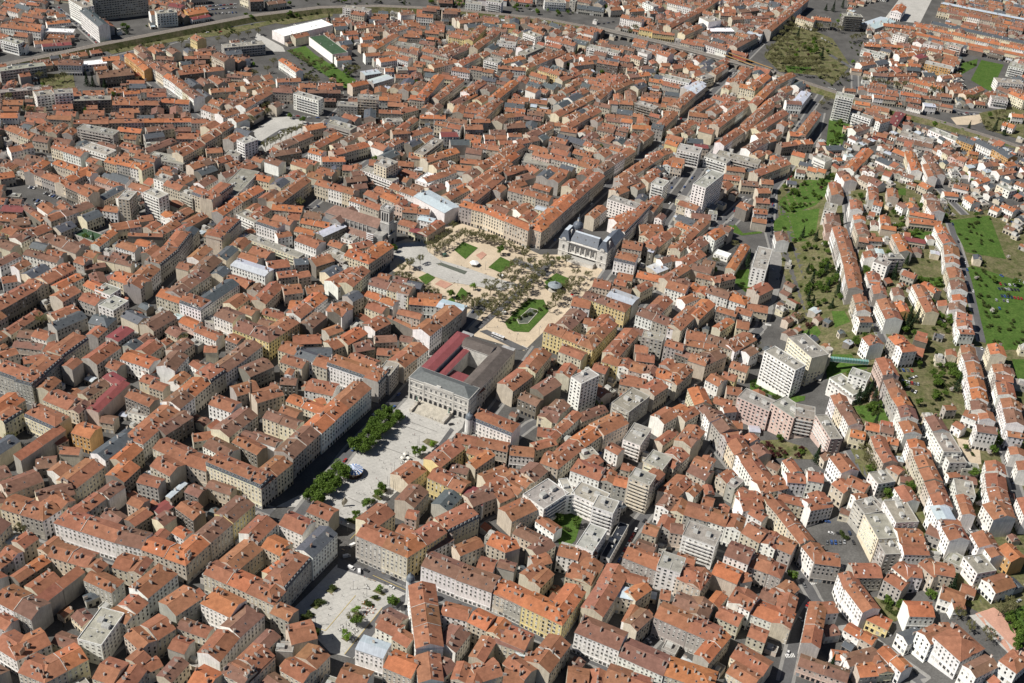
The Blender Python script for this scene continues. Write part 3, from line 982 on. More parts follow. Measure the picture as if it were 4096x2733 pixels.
1500 340 1540 400 14 12 1 kw
1650 260 1770 270 10 7 1 ow
1810 280 1880 330 12 9 1 ow
1720 190 1850 220 9 7 1 tw
1420 170 1500 210 12 9 1 ob
1460 0 1510 100 10 13 2 tw
910 130 1080 180 14 9 1 kb
950 60 1060 70 10 9 2 kw
1180 60 1280 90 9 8 2 tg
1280 90 1380 120 9 8 1 kw
725 90 800 150 14 13 1 kW
2030 370 2100 400 10 7 1 ow
2120 350 2230 400 10 8 1 ow
2090 170 2200 230 12 8 2 Fw
2240 160 2322 190 11 8 1 tw
1940 160 2040 130 9 6 1 ow
1870 90 1980 110 10 8 1 tw
@0 0 .4719
2120 15 2235 10 14 14 1 kd
2030 -30 2110 0 12 13 1 tc
1620 -10 1760 -20 12 9 1 tb
580 0 700 70 16 24 1 fw
675 92 833 227 14 24 1 sw
780 -10 1250 -60 14 30 1 fg
1330 122 1503 108 12 18 1 fw
60 85 150 110 12 10 1 tw
180 130 360 160 10 10 2 tb
0 230 340 270 11 12 3 tw
0 340 150 380 12 14 1 fw
120 390 210 400 10 10 1 tw
400 210 600 190 10 8 1 ow
380 270 620 280 14 6 1 Ww
360 400 610 380 10 6 2 rw
220 40 330 50 10 9 1 tb
480 150 560 140 10 8 1 tw
1600 130 1770 100 22 6 1 oo
1500 130 1560 150 10 10 1 kd
1630 170 1790 140 10 6 1 rw
1420 50 1530 70 14 12 1 rp
0 610 390 560 12 14 1 fg
490 550 690 555 16 13 1 kw<>
700 560 910 540 14 8 1 Ww
870 520 1020 510 13 9 1 ob
840 660 1140 630 20 12 1 kd
1050 470 1220 600 12 14 1 oo
1215 530 1380 640 13 15 1 kw
1380 650 1470 700 13 15 1 ow
1430 680 1540 760 13 15 1 tw
1540 770 1640 840 14 16 1 tc
1320 500 1470 510 11 10 1 kb
1520 640 1730 615 14 13 1 td
1560 500 1780 500 9 11 1 td
1790 470 1900 525 16 17 1 kb
1610 320 1670 350 14 14 1 ty
1680 440 1830 420 10 8 1 kb
1900 410 2250 380 14 13 1 fg
1920 650 2050 660 10 8 1 kb
1790 790 2000 770 12 9 1 tb
0 790 340 760 9 10 1 fp
310 820 460 800 14 17 1 fw
460 800 620 790 13 22 1 fw
625 860 940 850 13 15 1 fd
950 890 1220 890 12 12 2 tg
1220 890 1350 895 12 12 1 td
1050 800 1190 790 10 11 1 ow
1190 780 1410 780 10 11 1 tg
1360 870 1600 885 12 11 1 ow
0 1000 150 1000 13 10 1 ow
620 1050 920 1050 10 13 2 tb
400 1010 600 1020 11 12 1 tb
920 1045 1220 1040 10 13 2 tb
1220 1040 1620 1035 10 13 2 ow
1620 1045 1770 1045 12 13 1 tw
170 1060 290 1070 8 6 1 kd
40 1100 250 1180 13 13 2 tb
380 1110 480 1140 11 12 1 tb
480 1140 580 1060 10 12 1 tb
650 1090 960 1150 13 17 1 fg
270 1190 400 1210 14 12 1 kb
430 1250 680 1330 13 14 1 tc
680 1250 900 1320 15 16 1 Fw
90 1290 290 1250 13 12 2 tb
0 1420 100 1440 11 9 2 tb
0 1520 130 1500 13 9 1 ob
440 1385 760 1500 11 13 1 ob
290 1480 430 1380 11 13 1 ob
990 1110 1190 1130 11 13 1 ob
1250 1120 1480 1090 12 12 2 kb
1480 1110 1620 1110 10 12 1 kb
880 1370 990 1400 12 15 1 ob
985 1390 1200 1440 13 17 1 oc
1200 1445 1300 1400 12 17 1 oc
1240 1260 1350 1250 14 7 1 fg
1240 1340 1550 1400 16 7 1 fg
1250 1300 1500 1200 11 8 1 kb
1550 1330 1740 1230 14 14 1 tw
1740 1210 1880 1130 14 15 1 tb
1880 1120 1985 1060 14 17 1 tb
1890 1000 2035 950 14 13 1 tw
2080 920 2310 790 13 13 3 tw
1700 920 1870 980 12 13 1 tw
1930 830 2050 850 10 8 1 tb
2090 760 2200 730 12 11 1 tb
2005 1190 2075 1225 17 21 1 Fw
1750 1300 1890 1290 12 11 1 tb
1900 1310 2020 1330 12 8 1 fw
1640 1440 1840 1370 13 12 2 tb
1850 1390 1980 1350 12 11 1 tc
@1000 0 .4719
10 45 115 35 12 9 1 kd
155 40 310 20 12 9 1 kb
1825 30 1960 45 13 10 1 Fw
2000 10 2130 30 14 16 1 Fw
1600 25 1720 30 12 7 1 kd
935 1440 1205 1545 11 13 1 fw
1050 1390 1155 1430 20 24 1 fc
290 312 705 215 26 11 1 WW
500 315 700 465 22 11 1 eW
240 510 390 610 10 12 1 ow
785 65 1010 100 11 13 1 fw
1010 190 1230 200 12 7 1 sg
905 240 1060 230 11 9 2 tb
1060 200 1280 190 10 8 2 kb
1280 130 1400 120 12 10 1 kw
1460 90 1580 100 12 13 1 kd
1630 115 1760 120 12 14 1 kb
1780 200 1890 190 10 12 1 tc
1685 310 1890 350 14 14 1 ty
1890 355 2005 230 12 14 1 ty
1180 290 1340 240 12 10 2 tb
1070 420 1270 300 12 11 3 tb
940 400 1010 390 9 9 1 ob
955 340 1050 330 10 9 1 ow
980 480 1110 470 11 11 1 tw
1110 530 1250 510 14 14 1 ow
1060 560 1160 590 12 8 1 fg
1050 710 1220 660 14 12 1 zg
975 640 1110 620 14 11 1 zg
870 740 1010 710 12 12 1 ob
1300 310 1440 320 11 12 1 tg
1480 280 1600 290 9 10 1 tb
1490 330 1560 340 9 11 1 od
1230 380 1430 410 12 9 1 fg
1270 430 1420 470 13 14 1 kb
1450 430 1680 490 13 14 2 tg
1680 490 1850 420 13 14 2 kg
1560 580 1730 540 13 13 1 tg
1470 600 1560 610 9 9 1 td
1380 560 1460 570 12 10 1 tb
1250 600 1340 600 12 12 1 fB
1350 840 1480 855 13 15 1 ob
1480 855 1650 650 13 15 3 ob
1090 960 1300 970 10 12 2 tb
1300 960 1430 930 12 12 1 tb
910 840 1090 850 14 21 1 fb
735 900 910 910 14 14 1 fg
1090 850 1280 860 11 12 2 tw
367 797 579 856 10 19 1 Fw
190 780 360 790 13 14 1 kb
490 790 770 790 10 12 2 kd
630 860 730 860 9 8 1 kd
230 700 435 690 11 9 1 tw
655 1050 850 1110 13 12 1 fG
490 1110 650 1080 13 12 1 ob
270 1260 540 1150 13 12 2 tb
580 1260 790 1150 12 12 2 tb
890 1170 1080 1100 10 10 2 tb
985 1190 1230 1060 11 12 3 tb
1210 1140 1360 1130 12 14 1 tb
1370 1160 1550 1110 12 11 1 tw
1140 1040 1300 1030 11 11 1 fw
1300 1110 1430 1010 10 11 2 tb
1440 1000 1660 1010 11 10 2 ob
1560 1060 1780 1100 12 12 2 tw
1620 1160 1770 1160 13 14 1 rw
1870 1040 2040 1040 11 13 1 tb
1820 950 1990 970 12 14 1 tw
1990 1010 2130 870 12 14 2 tb
1560 970 1640 900 11 11 1 kb
1600 850 1720 770 11 11 2 tb
1690 780 1820 680 11 12 2 tb
1870 590 2060 620 12 15 2 tb
1860 800 2010 700 12 12 2 tw
2100 580 2340 600 12 13 2 tw
1980 510 2100 540 13 13 1 fw
1800 560 1960 480 12 12 2 tb
1930 420 2100 300 12 13 3 tb
2090 370 2250 390 13 13 1 Fw
2120 310 2260 340 12 10 1 kw
2100 850 2280 700 12 13 2 ob
2010 940 2150 860 12 13 2 tb
1740 900 1930 800 11 9 2 tb
2160 940 2331 960 12 12 2 tb
120 1370 240 1410 13 12 1 kW
210 1330 440 1290 12 12 2 kd
490 1290 600 1320 12 14 1 ow
720 1320 1020 1240 13 12 3 tb
1025 1240 1130 1280 14 13 1 tW
1150 1270 1310 1200 12 12 2 tb
1470 1320 1640 1190 12 15 1 fc
1360 1340 1480 1350 12 11 1 tC
1510 1380 1780 1290 13 13 2 tb
1880 1250 2110 1280 13 13 2 tw
1870 1210 1950 1220 11 11 1 ob
1780 1380 1980 1400 12 9 1 tB
1990 1180 2180 1180 12 11 2 tb
2150 1250 2300 1270 12 12 1 tb
1980 1440 2331 1240 13 14 4 tb
2170 1470 2331 1440 12 12 1 tb
610 1370 810 1370 12 12 1 ow
780 1440 940 1450 13 12 2 tb
@2000 0 .4719
380 20 560 30 14 12 1 Fw
590 10 640 20 10 14 1 fg
650 70 880 100 16 8 1 sg
1020 150 1200 190 13 15 1 tw
1100 100 1230 90 11 13 1 ob
1210 20 1300 60 11 15 1 fw
1420 20 1620 70 12 14 1 tw
1450 240 1740 80 12 13 4 tb
1690 150 1770 190 24 16 1 fW
1180 250 1290 270 9 10 2 oy
1290 280 1480 300 10 10 2 ty
1340 190 1440 200 12 12 1 td
1530 360 1730 400 11 11 3 tc
1720 370 1920 430 12 14 2 kw
1910 430 2090 480 10 10 1 tr
1570 300 1720 230 12 12 2 tb
2010 410 2190 310 12 12 2 tb
2090 280 2210 310 12 11 1 zw
2200 290 2310 210 11 12 1 tb
1870 130 2000 140 12 12 2 tb
1970 170 2290 150 11 12 3 kb
1780 270 1990 270 16 7 1 Ww
2150 40 2260 60 13 11 1 fw
2040 110 2200 90 12 10 1 kd
1740 80 1860 0 12 13 2 tb
1640 40 1720 50 11 12 1 tb
195 280 300 320 14 12 1 fw
20 230 130 240 13 10 1 oy
385 330 630 390 13 14 2 tw
710 280 790 300 14 15 1 tW
150 370 280 380 12 10 1 kc
220 470 380 400 13 11 1 fg
735 400 1000 460 12 13 1 fw
40 540 220 500 12 10 2 ob
240 580 560 450 12 12 4 tb
320 590 500 640 13 15 1 ty
530 690 700 620 11 11 2 tb
215 760 300 790 13 13 1 tW
700 660 830 690 10 8 1 tw
820 530 1000 560 13 14 1 td
1010 560 1130 570 12 12 1 kb
630 560 800 540 11 10 2 tb
1170 440 1250 465 14 14 1 fW
1330 455 1420 485 17 15 1 tW
1370 560 1450 560 10 8 1 tB
1350 590 1480 620 10 7 2 tb
1470 590 1650 560 12 6 2 kb
1600 600 1700 580 11 7 1 ob
1380 660 1600 710 13 14 1 Fw
1260 690 1380 710 11 9 1 ob
1100 660 1280 640 12 10 2 tb
1600 770 1750 710 13 12 1 zg
1720 680 1820 650 12 12 1 fc
1830 640 1940 560 10 10 2 tb
1650 650 1750 650 10 8 1 tb
850 850 1060 665 13 12 3 tb
980 770 1140 700 12 11 1 tb
500 990 820 830 12 12 4 tb
590 1090 865 940 12 12 3 tb
790 890 930 920 11 12 1 kb
1010 880 1130 890 12 11 1 tb
1190 850 1340 870 12 10 1 ow
1140 880 1310 930 12 15 1 fd
1415 890 1530 920 13 13 1 tb
1530 920 1660 800 13 13 2 tb
1660 800 1750 730 13 13 1 zg
1380 970 1510 980 11 11 1 tw
900 1020 1120 1050 11 11 1 kw
1120 1090 1280 1100 12 12 1 ob
1280 1080 1380 1100 13 15 1 sg
1380 1100 1510 960 12 14 2 tb
960 1140 1060 1160 10 9 1 kw
1050 1220 1150 1250 13 13 1 kW
1150 1260 1220 1170 12 13 1 kg
1220 1200 1310 1130 12 13 1 tb
790 1180 1050 1260 4 10 1 kD
820 1100 960 1130 12 11 1 kb
510 1110 650 1130 13 12 1 tB
270 1170 460 1080 13 12 2 tb
60 1090 220 1080 13 13 1 kd
160 1230 340 1190 12 12 2 tb
40 1000 220 980 11 11 2 tb
200 1010 350 1030 11 10 2 kd
390 1060 530 1070 10 9 2 tb
270 1310 420 1350 12 13 1 tp
420 1340 660 1400 13 14 1 tw
660 1400 880 1460 13 14 2 tb
880 1460 1150 1280 13 15 3 kb
700 1230 820 1270 11 9 2 tb
0 1440 170 1320 13 13 2 ob
30 1300 200 1250 12 12 2 tb
180 1370 510 1430 22 8 1 fg
60 1490 230 1440 12 11 1 td
1915 690 2030 720 14 14 1 tW
2030 720 2140 600 13 14 2 tb
2025 740 2160 770 14 17 1 oc
2160 770 2300 650 13 17 2 tb
1860 1080 2130 880 13 13 4 tb
1680 960 1830 860 12 11 3 tb
1680 1110 1800 1140 14 14 1 tC
2090 1120 2331 900 12 13 3 tb
1900 1240 2080 1110 12 13 3 tb
2195 1180 2300 1150 12 13 1 tw
1480 1140 1620 1080 12 12 2 tb
1600 980 1760 1000 12 12 1 tb
1395 1215 1500 1245 13 12 1 oY
1500 1270 1690 1310 18 17 1 Fw
1650 1250 1770 1260 10 12 1 rb
1300 1350 1470 1290 12 11 2 tb
1200 1440 1380 1330 13 13 2 tb
1050 1540 1230 1430 13 13 2 tb
1380 1400 1540 1430 12 11 2 ob
1830 1310 2190 1400 14 13 1 fg
1730 1330 1920 1390 13 12 1 fw
2120 1290 2280 1200 12 13 1 kw
1920 1440 2080 1460 12 10 2 tb
@3000 0 .472
180 270 500 0 13 14 5 tb
0 200 180 230 11 12 2 kw
390 150 540 190 11 13 1 tc
540 170 690 180 14 14 1 ob
800 140 960 150 14 22 1 fd
930 200 1060 245 60 9 1 zg
1195 95 1285 115 40 13 1 ow
1620 30 2322 170 11 9 1 zo
1590 90 2322 235 14 11 1 kb
1530 200 2322 370 12 9 1 sc
1400 225 2322 430 12 10 1 oc
1130 220 1400 250 12 9 1 oc
1380 290 2322 480 11 8 1 oc
1215 290 1320 320 15 14 1 fw
970 390 1110 400 11 10 1 od
1110 390 1310 410 10 8 1 od
940 430 1140 480 12 8 1 Fw
1480 540 1700 590 14 12 1 Fo
1470 370 1590 400 14 13 1 fw
1680 380 1790 410 14 13 1 fp
950 560 1070 540 12 9 2 tw
1270 490 1410 470 12 10 2 ow
1430 500 1510 480 11 11 1 rp
1040 640 1170 650 11 10 1 kw
960 620 1050 640 10 8 1 tb
860 600 950 610 10 6 1 tB
1250 560 1340 560 8 6 1 ow
1340 560 1450 570 11 9 1 oy
1170 650 1420 640 10 7 2 tw
1350 690 1620 760 11 9 2 oc
1730 790 1840 790 11 9 1 tb
1840 820 1990 760 12 9 2 tb
1630 670 1720 660 10 7 1 tw
2050 840 2190 860 13 12 1 fw
2190 790 2322 850 13 14 1 oc
2100 700 2322 720 18 13 1 fw
2190 560 2322 590 18 15 1 fw
800 770 900 780 10 9 1 tb
1000 780 1260 820 11 8 2 tb
1050 830 1240 850 11 9 2 tb
1275 800 1450 830 11 12 1 ow
1450 830 1620 850 11 9 2 tb
940 830 1030 840 10 6 1 tb
1330 900 1450 930 11 9 1 kw
1480 900 1580 910 12 10 1 zw
1610 900 1720 920 10 7 1 tb
726 809 877 841 13 33 1 Fw
850 957 1024 1011 10 14 1 fw
890 880 1020 900 10 7 1 ob
970 960 1140 1000 10 9 1 kb
1062 1030 1105 1045 20 15 1 tw
1240 1070 1310 970 12 9 1 rb
790 1090 860 1100 9 7 1 oc
900 1120 1020 1080 14 9 1 kw
830 1170 900 1190 9 7 1 kw
1040 1150 1160 1160 12 8 1 tr
1265 1150 1550 1200 12 9 1 fw
1510 1110 1760 1190 14 6 1 Fw
1750 1180 1895 1220 13 11 1 so
1895 1210 2060 1265 13 11 1 sw
2050 1270 2195 1330 14 11 1 so
2220 990 2322 1000 11 9 1 ow
2130 1060 2230 1090 14 8 1 ow
1240 1190 1390 1210 11 8 2 kb
1390 1220 1550 1250 12 8 2 kb
1200 1290 1320 1320 12 10 1 od
1310 1300 1370 1440 12 11 2 oc
1460 1330 1580 1480 11 12 2 kw
1590 1270 1680 1310 11 9 2 kc
1680 1330 1820 1370 13 9 2 tp
1840 1390 1940 1380 11 7 1 ow
2000 1410 2120 1400 11 8 2 kb
1860 1300 1940 1310 9 8 1 oo
2170 1410 2260 1400 10 7 1 ow
1870 1480 1970 1490 10 7 1 tw
2120 1480 2260 1460 12 8 2 tw
1060 1370 1180 1390 12 6 1 sw
890 1440 1050 1275 13 12 2 ow
340 1150 470 1160 13 13 2 ob
470 1150 605 970 12 13 2 tb
350 1310 460 1340 13 12 1 oC
410 1230 540 1220 12 11 2 ob
270 1250 410 1230 11 11 1 td
170 1360 300 1380 12 12 2 kb
70 1500 350 1390 13 13 3 tb
530 1340 640 1370 15 14 1 fW
480 1450 640 1460 11 10 2 ob
700 1370 790 1350 9 6 1 ow
390 1460 470 1470 9 8 1 kw
80 1120 330 960 12 13 3 tb
200 740 390 640 12 13 3 tb
310 880 440 890 12 12 1 kw
440 890 520 790 13 12 1 zw
60 900 220 740 12 15 3 tb
130 890 270 840 11 11 2 tb
0 1080 210 880 12 13 3 tb
"""
# trees: kind x0 y0 [x1 y1 n]   (g green, G big dark green clump, b bare plane, d dark conifer, l bright lime, w blossom, p purple, s shrub)
TREES = """
@1560 900 .5957
b 265 190 420 50 6
b 310 200 470 110 5
b 500 80 900 210 9
b 520 110 700 130 4
b 560 590 900 240 10
b 600 630 940 280 9
b 680 620 1060 270 10
b 730 650 1110 270 9
b 860 530 970 390 3
b 1070 590 1250 350 6
b 1110 540 1320 370 6
b 80 330 200 260 3
b 60 380 300 490 6
b 130 300
g 740 200
l 560 440
g 410 490
b 640 430
b 470 560 560 560 3
s 200 440 330 470 5
s 450 500 530 480 3
s 800 660 1040 560 8
s 830 600 930 510 6
s 1050 430 1180 420 6
b 1180 280
l 1130 250
@1000 1320 .4719
G 970 1050 1250 770 7
G 890 1020 1170 740 6
G 490 1450 750 1230 5
G 580 1480 800 1260 4
l 1540 995
g 1400 1075
g 1465 1060
g 1110 1375
g 1080 1430
s 1035 1465
g 990 1510
s 1130 1360
@1000 1993 .4719
l 1090 800
l 905 985
l 815 1195
g 1210 930
g 905 205
s 840 200
b 870 1060
g 900 1090
s 1010 900
s 1060 850
s 560 905
s 610 900
s 460 1010
s 500 1000
s 700 775
s 550 1140
s 580 1160
@0 0 .4719
b 340 680
b 380 740
b 450 730
b 500 700
b 550 690
l 370 740
d 740 730
d 790 735
d 890 745
d 1080 290
l 1510 280
b 1200 450 1410 430 4
b 1540 400 1600 430 2
b 1850 370 2190 300 5
g 2130 180
g 2090 160
l 2150 565
b 2040 1090 2270 920 7
b 240 975 290 970 2
b 80 870
g 735 975
g 1010 840
g 960 850
s 1000 360 1400 290 8
s 1650 280 1950 250 8
s 870 800 1000 830 4
@1000 0 .4719
d 800 340
d 870 380
d 670 190
g 340 150
g 400 160
s 180 190 560 120 9
b 350 470 520 580 6
b 600 580 640 650 2
b 860 650
b 900 630
b 830 610
g 760 530
b 690 730
b 500 710
b 560 730
b 150 620
b 200 570
b 40 660
b 10 1070 150 980 4
b 130 1280 440 1120 8
g 1400 730
g 1640 270
g 1700 260
w 1860 770
w 1680 970
g 1060 1385
g 450 1050
g 340 1010
s 1050 340 1100 350 2
@2000 0 .4719
d 640 500
d 700 500
l 600 550
g 570 580
g 860 650
b 1140 280
b 1100 300
d 1330 650
d 1210 780
d 1240 780
g 540 920
g 700 590
g 850 1270
@3000 0 .472
b 130 500 350 200 9
b 180 500 380 250 7
b 250 540 560 540 9
b 300 580 540 600 6
l 400 440
l 440 410
l 480 430
l 530 380
l 310 450
g 560 450
g 600 490
g 540 360
g 650 460
d 600 510
p 490 480
d 400 330
b 600 640
b 720 720
b 770 660
b 800 680
b 560 660
b 640 660
b 700 600
b 750 550
b 860 360
b 900 350
b 950 330
b 580 260
b 650 250
b 700 260
b 750 280
d 640 90
d 700 100
d 780 70
l 770 150
l 740 200
l 870 550
b 960 710 1300 760 6
b 1400 790 1600 820 4
b 1780 880 1960 870 4
b 2080 1010
b 2130 990
b 1970 1080
b 2010 1110
l 1560 1070 1640 1080 3
l 1720 1100 1790 1130 2
d 1850 1100
d 2070 1110
d 2150 1150
b 600 920
b 640 880
g 760 1070
d 800 1190
g 740 1170
s 1780 520 1900 560 5
s 1740 640 1800 600 4
g 1250 450
g 1140 430
g 1390 400
g 1440 410
@3000 660 .472
d 1320 850
d 1300 820
b 1630 440
w 620 690
w 1000 470
w 1270 170
l 1880 150
l 1820 110
g 2250 260
b 1720 190
w 1980 200
w 1650 1090
w 1620 1480
l 1685 1320
d 1210 970
p 480 1390
p 520 1370
g 890 1540
d 1290 1350
d 1340 1330
d 1400 1340
d 1360 1390
d 1310 1400
g 1300 1440
g 1380 1460
b 400 1340
p 600 215
d 440 620
@3000 1320 .472
g 890 130
d 1000 580
d 960 600
d 900 630
d 1040 620
d 555 1130
b 960 1090
b 980 1160
b 1040 1210
l 1060 1200
g 1340 1370
g 1700 400
g 1750 420
p 170 1060
p 100 1020
g 720 1250
g 1880 1250
d 1910 1460
g 1150 1440
@0 660 .4719
b 830 520
b 230 960
b 370 1370
d 800 690
g 730 650
b 1640 500
@1000 660 .4719
b 430 370
g 1215 740
@2000 660 .4719
b 1990 710
b 1820 850
d 2090 870
g 1810 920
s 2050 1010
s 2080 1060
@2000 1993 .4719
g 490 210
g 640 240
s 560 270
@2000 1320 .4719
l 840 650
b 1950 300 2150 200 6
@3000 1993 .826
d 970 450
g 870 490
g 640 475
s 720 520
s 670 540
b 1200 570
b 1240 550
b 1060 650
b 1000 590
b 1140 690
g 1290 640
g 1300 680
g 1250 610
d 380 850
s 440 180
s 460 200
g 200 405
@0 1993 .4719
b 540 1090
b 190 320
@0 1320 .4719
b 110 990
b 1560 120
"""
# areas filled with mixed planting: kinds count x y x y ...
FILLS = """
@1000 0 .4719
gssb 26 130 10 700 5 1400 20 1400 45 700 40 300 60 150 100
gs 10 1500 10 1820 40 1820 70 1500 40
@2000 0 .4719
gsl 16 40 60 560 95 640 120 600 150 120 110
gs 10 640 10 1000 30 900 120 880 60
@0 0 .4719
gs 10 870 260 1260 210 1260 250 880 320
@3000 0 .472
b 55 130 500 370 190 560 300 660 420 700 580 560 670 300 640 120 570
b 18 560 660 760 540 870 290 970 330 830 720 640 750
lg 10 290 430 520 350 640 420 640 520 400 520
@1000 0 .4719
b 14 330 440 520 480 640 680 560 740 360 560
gs 10 900 600 700 560 660 640 800 740
@0 0 .4719
s 16 900 430 1400 310 1400 340 930 460
s 14 1600 260 1990 240 1990 290 1650 320
@2000 660 .4719
ssssgd 75 2390 80 2750 0 3000 40 3500 350 3500 900 3700 1300 3900 1900 3500 2300 3200 2300 2900 1900 2550 1500 2400 900
gsssw 60 2700 300 3600 200 4400 350 4440 900 4200 1400 4440 2400 4000 3000 3600 2700 3300 1700
@3000 660 .472
gssss 30 250 300 420 180 600 80 690 130 650 270 560 350 400 410 260 430
ggssssd 80 330 660 540 580 660 650 700 730 720 900 780 1150 690 1230 480 1240 440 1050 470 860 560 770
gsw 9 1180 420 1320 480 1320 580 1180 560
gsb 9 1350 550 1600 570 1600 660 1350 640
gs 10 1380 940 1640 1000 1640 1040 1400 1030
gsw 12 1500 1280 1720 1300 1740 1440 1520 1420
b 16 1740 560 1980 460 2000 660 1900 770 1850 690
b 44 1850 900 1990 780 2060 920 2090 1120 2200 1300 2322 1410 2322 1568 2050 1540 1950 1200
gs 8 950 820 1000 900 960 980 930 900
@3000 1320 .472
gs 16 1500 370 1680 400 1690 570 1540 620
sgp 18 90 960 250 930 480 1050 470 1110 150 1100
s 14 10 440 110 430 330 570 440 580 200 600 20 520
gs 8 900 650 1150 650 1150 790 960 770
gs 8 1580 330 1700 330 1760 440 1620 460
gs 5 860 1180 1000 1190 1080 1260 900 1260
@3000 1993 .826
gs 9 620 480 720 500 760 560 680 590
gsb 12 1240 580 1327 560 1327 720 1280 740
@3000 0 .472
gs 10 680 1000 780 1060 760 1200 660 1240
bg 8 1990 900 2200 930 2190 1100 2000 1060
"""
# ground patches: material height(m) x y ...
PATCH = """
@1000 1320 .4719
paving 1300 560 1830 740 1800 830 1500 1130 1330 1290 1180 1430 1010 1590 900 1700 700 1620 430 1500 220 1500 560 1330 830 1060 1050 850 1200 720
@1000 1993 .4719
paving 740 560 950 640 1340 780 1330 960 1060 1180 880 1360 680 1310 480 1100 320 980 530 780
@1560 900 .5957
sand 0 130 250 50 480 -10 700 60 1010 200 1180 200 1343 330 1250 480 1050 700 900 845 560 745 480 640 330 500 60 330 0 300
@2000 660 .4719
sand 560 760 900 900 760 1050 560 1250 450 1420 100 1420 100 1300
@3000 660 .472
grass 200 480 260 430 420 390 590 370 560 560 500 640 360 660 330 560 200 560
grass 250 300 420 160 600 60 690 110 650 250 560 340 400 400 260 420
soil 330 660 540 580 660 650 700 730 720 900 780 1150 690 1230 480 1240 440 1050 470 860 560 770
grass 1690 470 2030 430 2170 800 1880 750 1830 740
grass 1840 870 1900 860 2322 1000 2322 1568 2010 1568
soil 1200 420 1330 470 1330 580 1200 570
grass 1350 560 1560 570 1570 640 1360 620
soil 1360 820 1560 830 1600 920 1640 1040 1400 1030 1380 900
grass 1420 950 1640 960 1640 1040 1420 1030
soil 1500 1270 1700 1290 1740 1430 1540 1430
soil 930 700 1000 760 960 960 900 820
grass 690 1240 800 1240 850 1330 720 1380
grass 440 1420 560 1360 600 1420 560 1480 480 1490
grass 1250 200 1320 200 1320 260 1250 250
@3000 1320 .472
grass 0 430 110 400 330 560 470 560 460 600 360 620 60 500 0 520
soil 80 940 260 930 480 1000 560 1100 300 1090 100 1080
grass 880 650 960 640 1170 640 1170 780 1010 790 940 740
soil 1380 330 1690 320 1760 430 1690 640 1520 700 1400 560
grass 640 210 860 210 880 240 1000 250 990 330 800 360 650 420
soil 850 1010 1000 1020 1090 1180 1050 1290 950 1230
soil 1230 960 1330 1010 1340 1130 1250 1100
soil 1640 1180 1720 1200 1730 1400 1660 1330
grass 2220 250 2322 250 2322 420 2260 420
sand 1750 920 1940 950 1960 1140 1820 1150
@2000 1993 .4719
grass 440 200 560 90 700 160 640 360 560 430 500 390
@3000 1993 .826
soil 600 480 700 480 770 560 700 600 640 580
redsand 1090 560 1180 530 1327 640 1327 800 1280 780
grass 1230 560 1327 520 1327 700 1260 640
paving 1060 570 1110 560 1327 780 1327 830
@2000 660 .4719
grass 2000 900 2110 880 2140 1040 2080 1080 1990 1000
grass 1950 460 2060 580 2220 560 2220 580 2050 600 1940 560
@1000 0 .4719
grass 310 430 470 390 560 470 900 680 820 760 640 640 520 560
paving 60 280 280 400 300 440 200 440 40 330
paving 20 1120 190 1000 320 990 500 1040 620 1040 450 1130 130 1290
grass 1850 780 1700 760 1740 740 1860 740
@3000 0 .472
grass 1960 510 2150 550 2040 780 1870 680
grass 1790 540 1930 500 1920 560 1780 640
soil 120 480 360 180 700 330 850 560 700 720 560 640 250 610
grass 300 560 520 570 510 620 320 620
grass 670 1010 850 1040 780 1230 640 1260
paving 1080 240 1260 0 1540 0 1440 200 1240 180
sand 1700 1000 1960 970 2050 1010 1900 1060 1750 1060
soil 1940 960 2250 900 2322 930 2322 1190 2000 1100
@0 0 .4719
soil 880 420 1400 290 1990 230 2331 170 2331 200 1960 290 1500 350 950 460
soil 330 620 620 640 640 760 360 770
@1000 0 .4719
soil 150 190 560 100 700 100 700 140 300 210
"""
CARS = """
@0 0 .4719
1750 60 1990 40 9
1740 90 1990 70 9
1800 120 2000 110 8
500 70 800 345 15
960 160 1010 155 2
1030 560 1050 550 2
580 320 720 345 5
0 435 330 450 6
@0 660 .4719
250 195 290 200 3
385 245 500 285 6
285 300 390 320 4
300 340 330 340 2
@1000 660 .4719
480 380
575 355
@3000 660 .472
2120 1015 2240 1025 4
2110 1055 2270 1065 7
2130 1115 2300 1140 7
2240 975 2320 1000 3
2085 1150 2110 1220 2
2150 1155 2180 1160 2
2130 945
175 610 190 340 8
830 170
1960 400
2140 470
2220 490
@3000 1320 .472
1265 345 1370 350 4
1295 440 1420 465 6
1360 415 1400 405 2
1375 520 1400 530 2
@3000 1993 .826
335 115 375 118 2
372 218 455 215 5
392 172 430 175 2
455 102
482 172 500 218 2
245 590
670 660
1300 500
@3000 0 .472
610 330 720 390 5
1940 475 2200 535 7
1400 190
1760 970 1900 975 6
1380 1060 1340 1100 3
860 1250
300 1550 350 1500 3
@2000 1993 .4719
1010 530 1150 275 7
1260 1215
@2000 660 .4719
1640 100 1440 330 6
2120 120
1980 380 2040 220 3
2300 480 2310 580 3
@1000 0 .4719
500 1000 720 1010 4
310 980 500 1000 5
1070 100
1150 110
2200 50
2320 40
@2000 0 .4719
880 205 960 190 3
190 100
280 95
1400 1200
"""
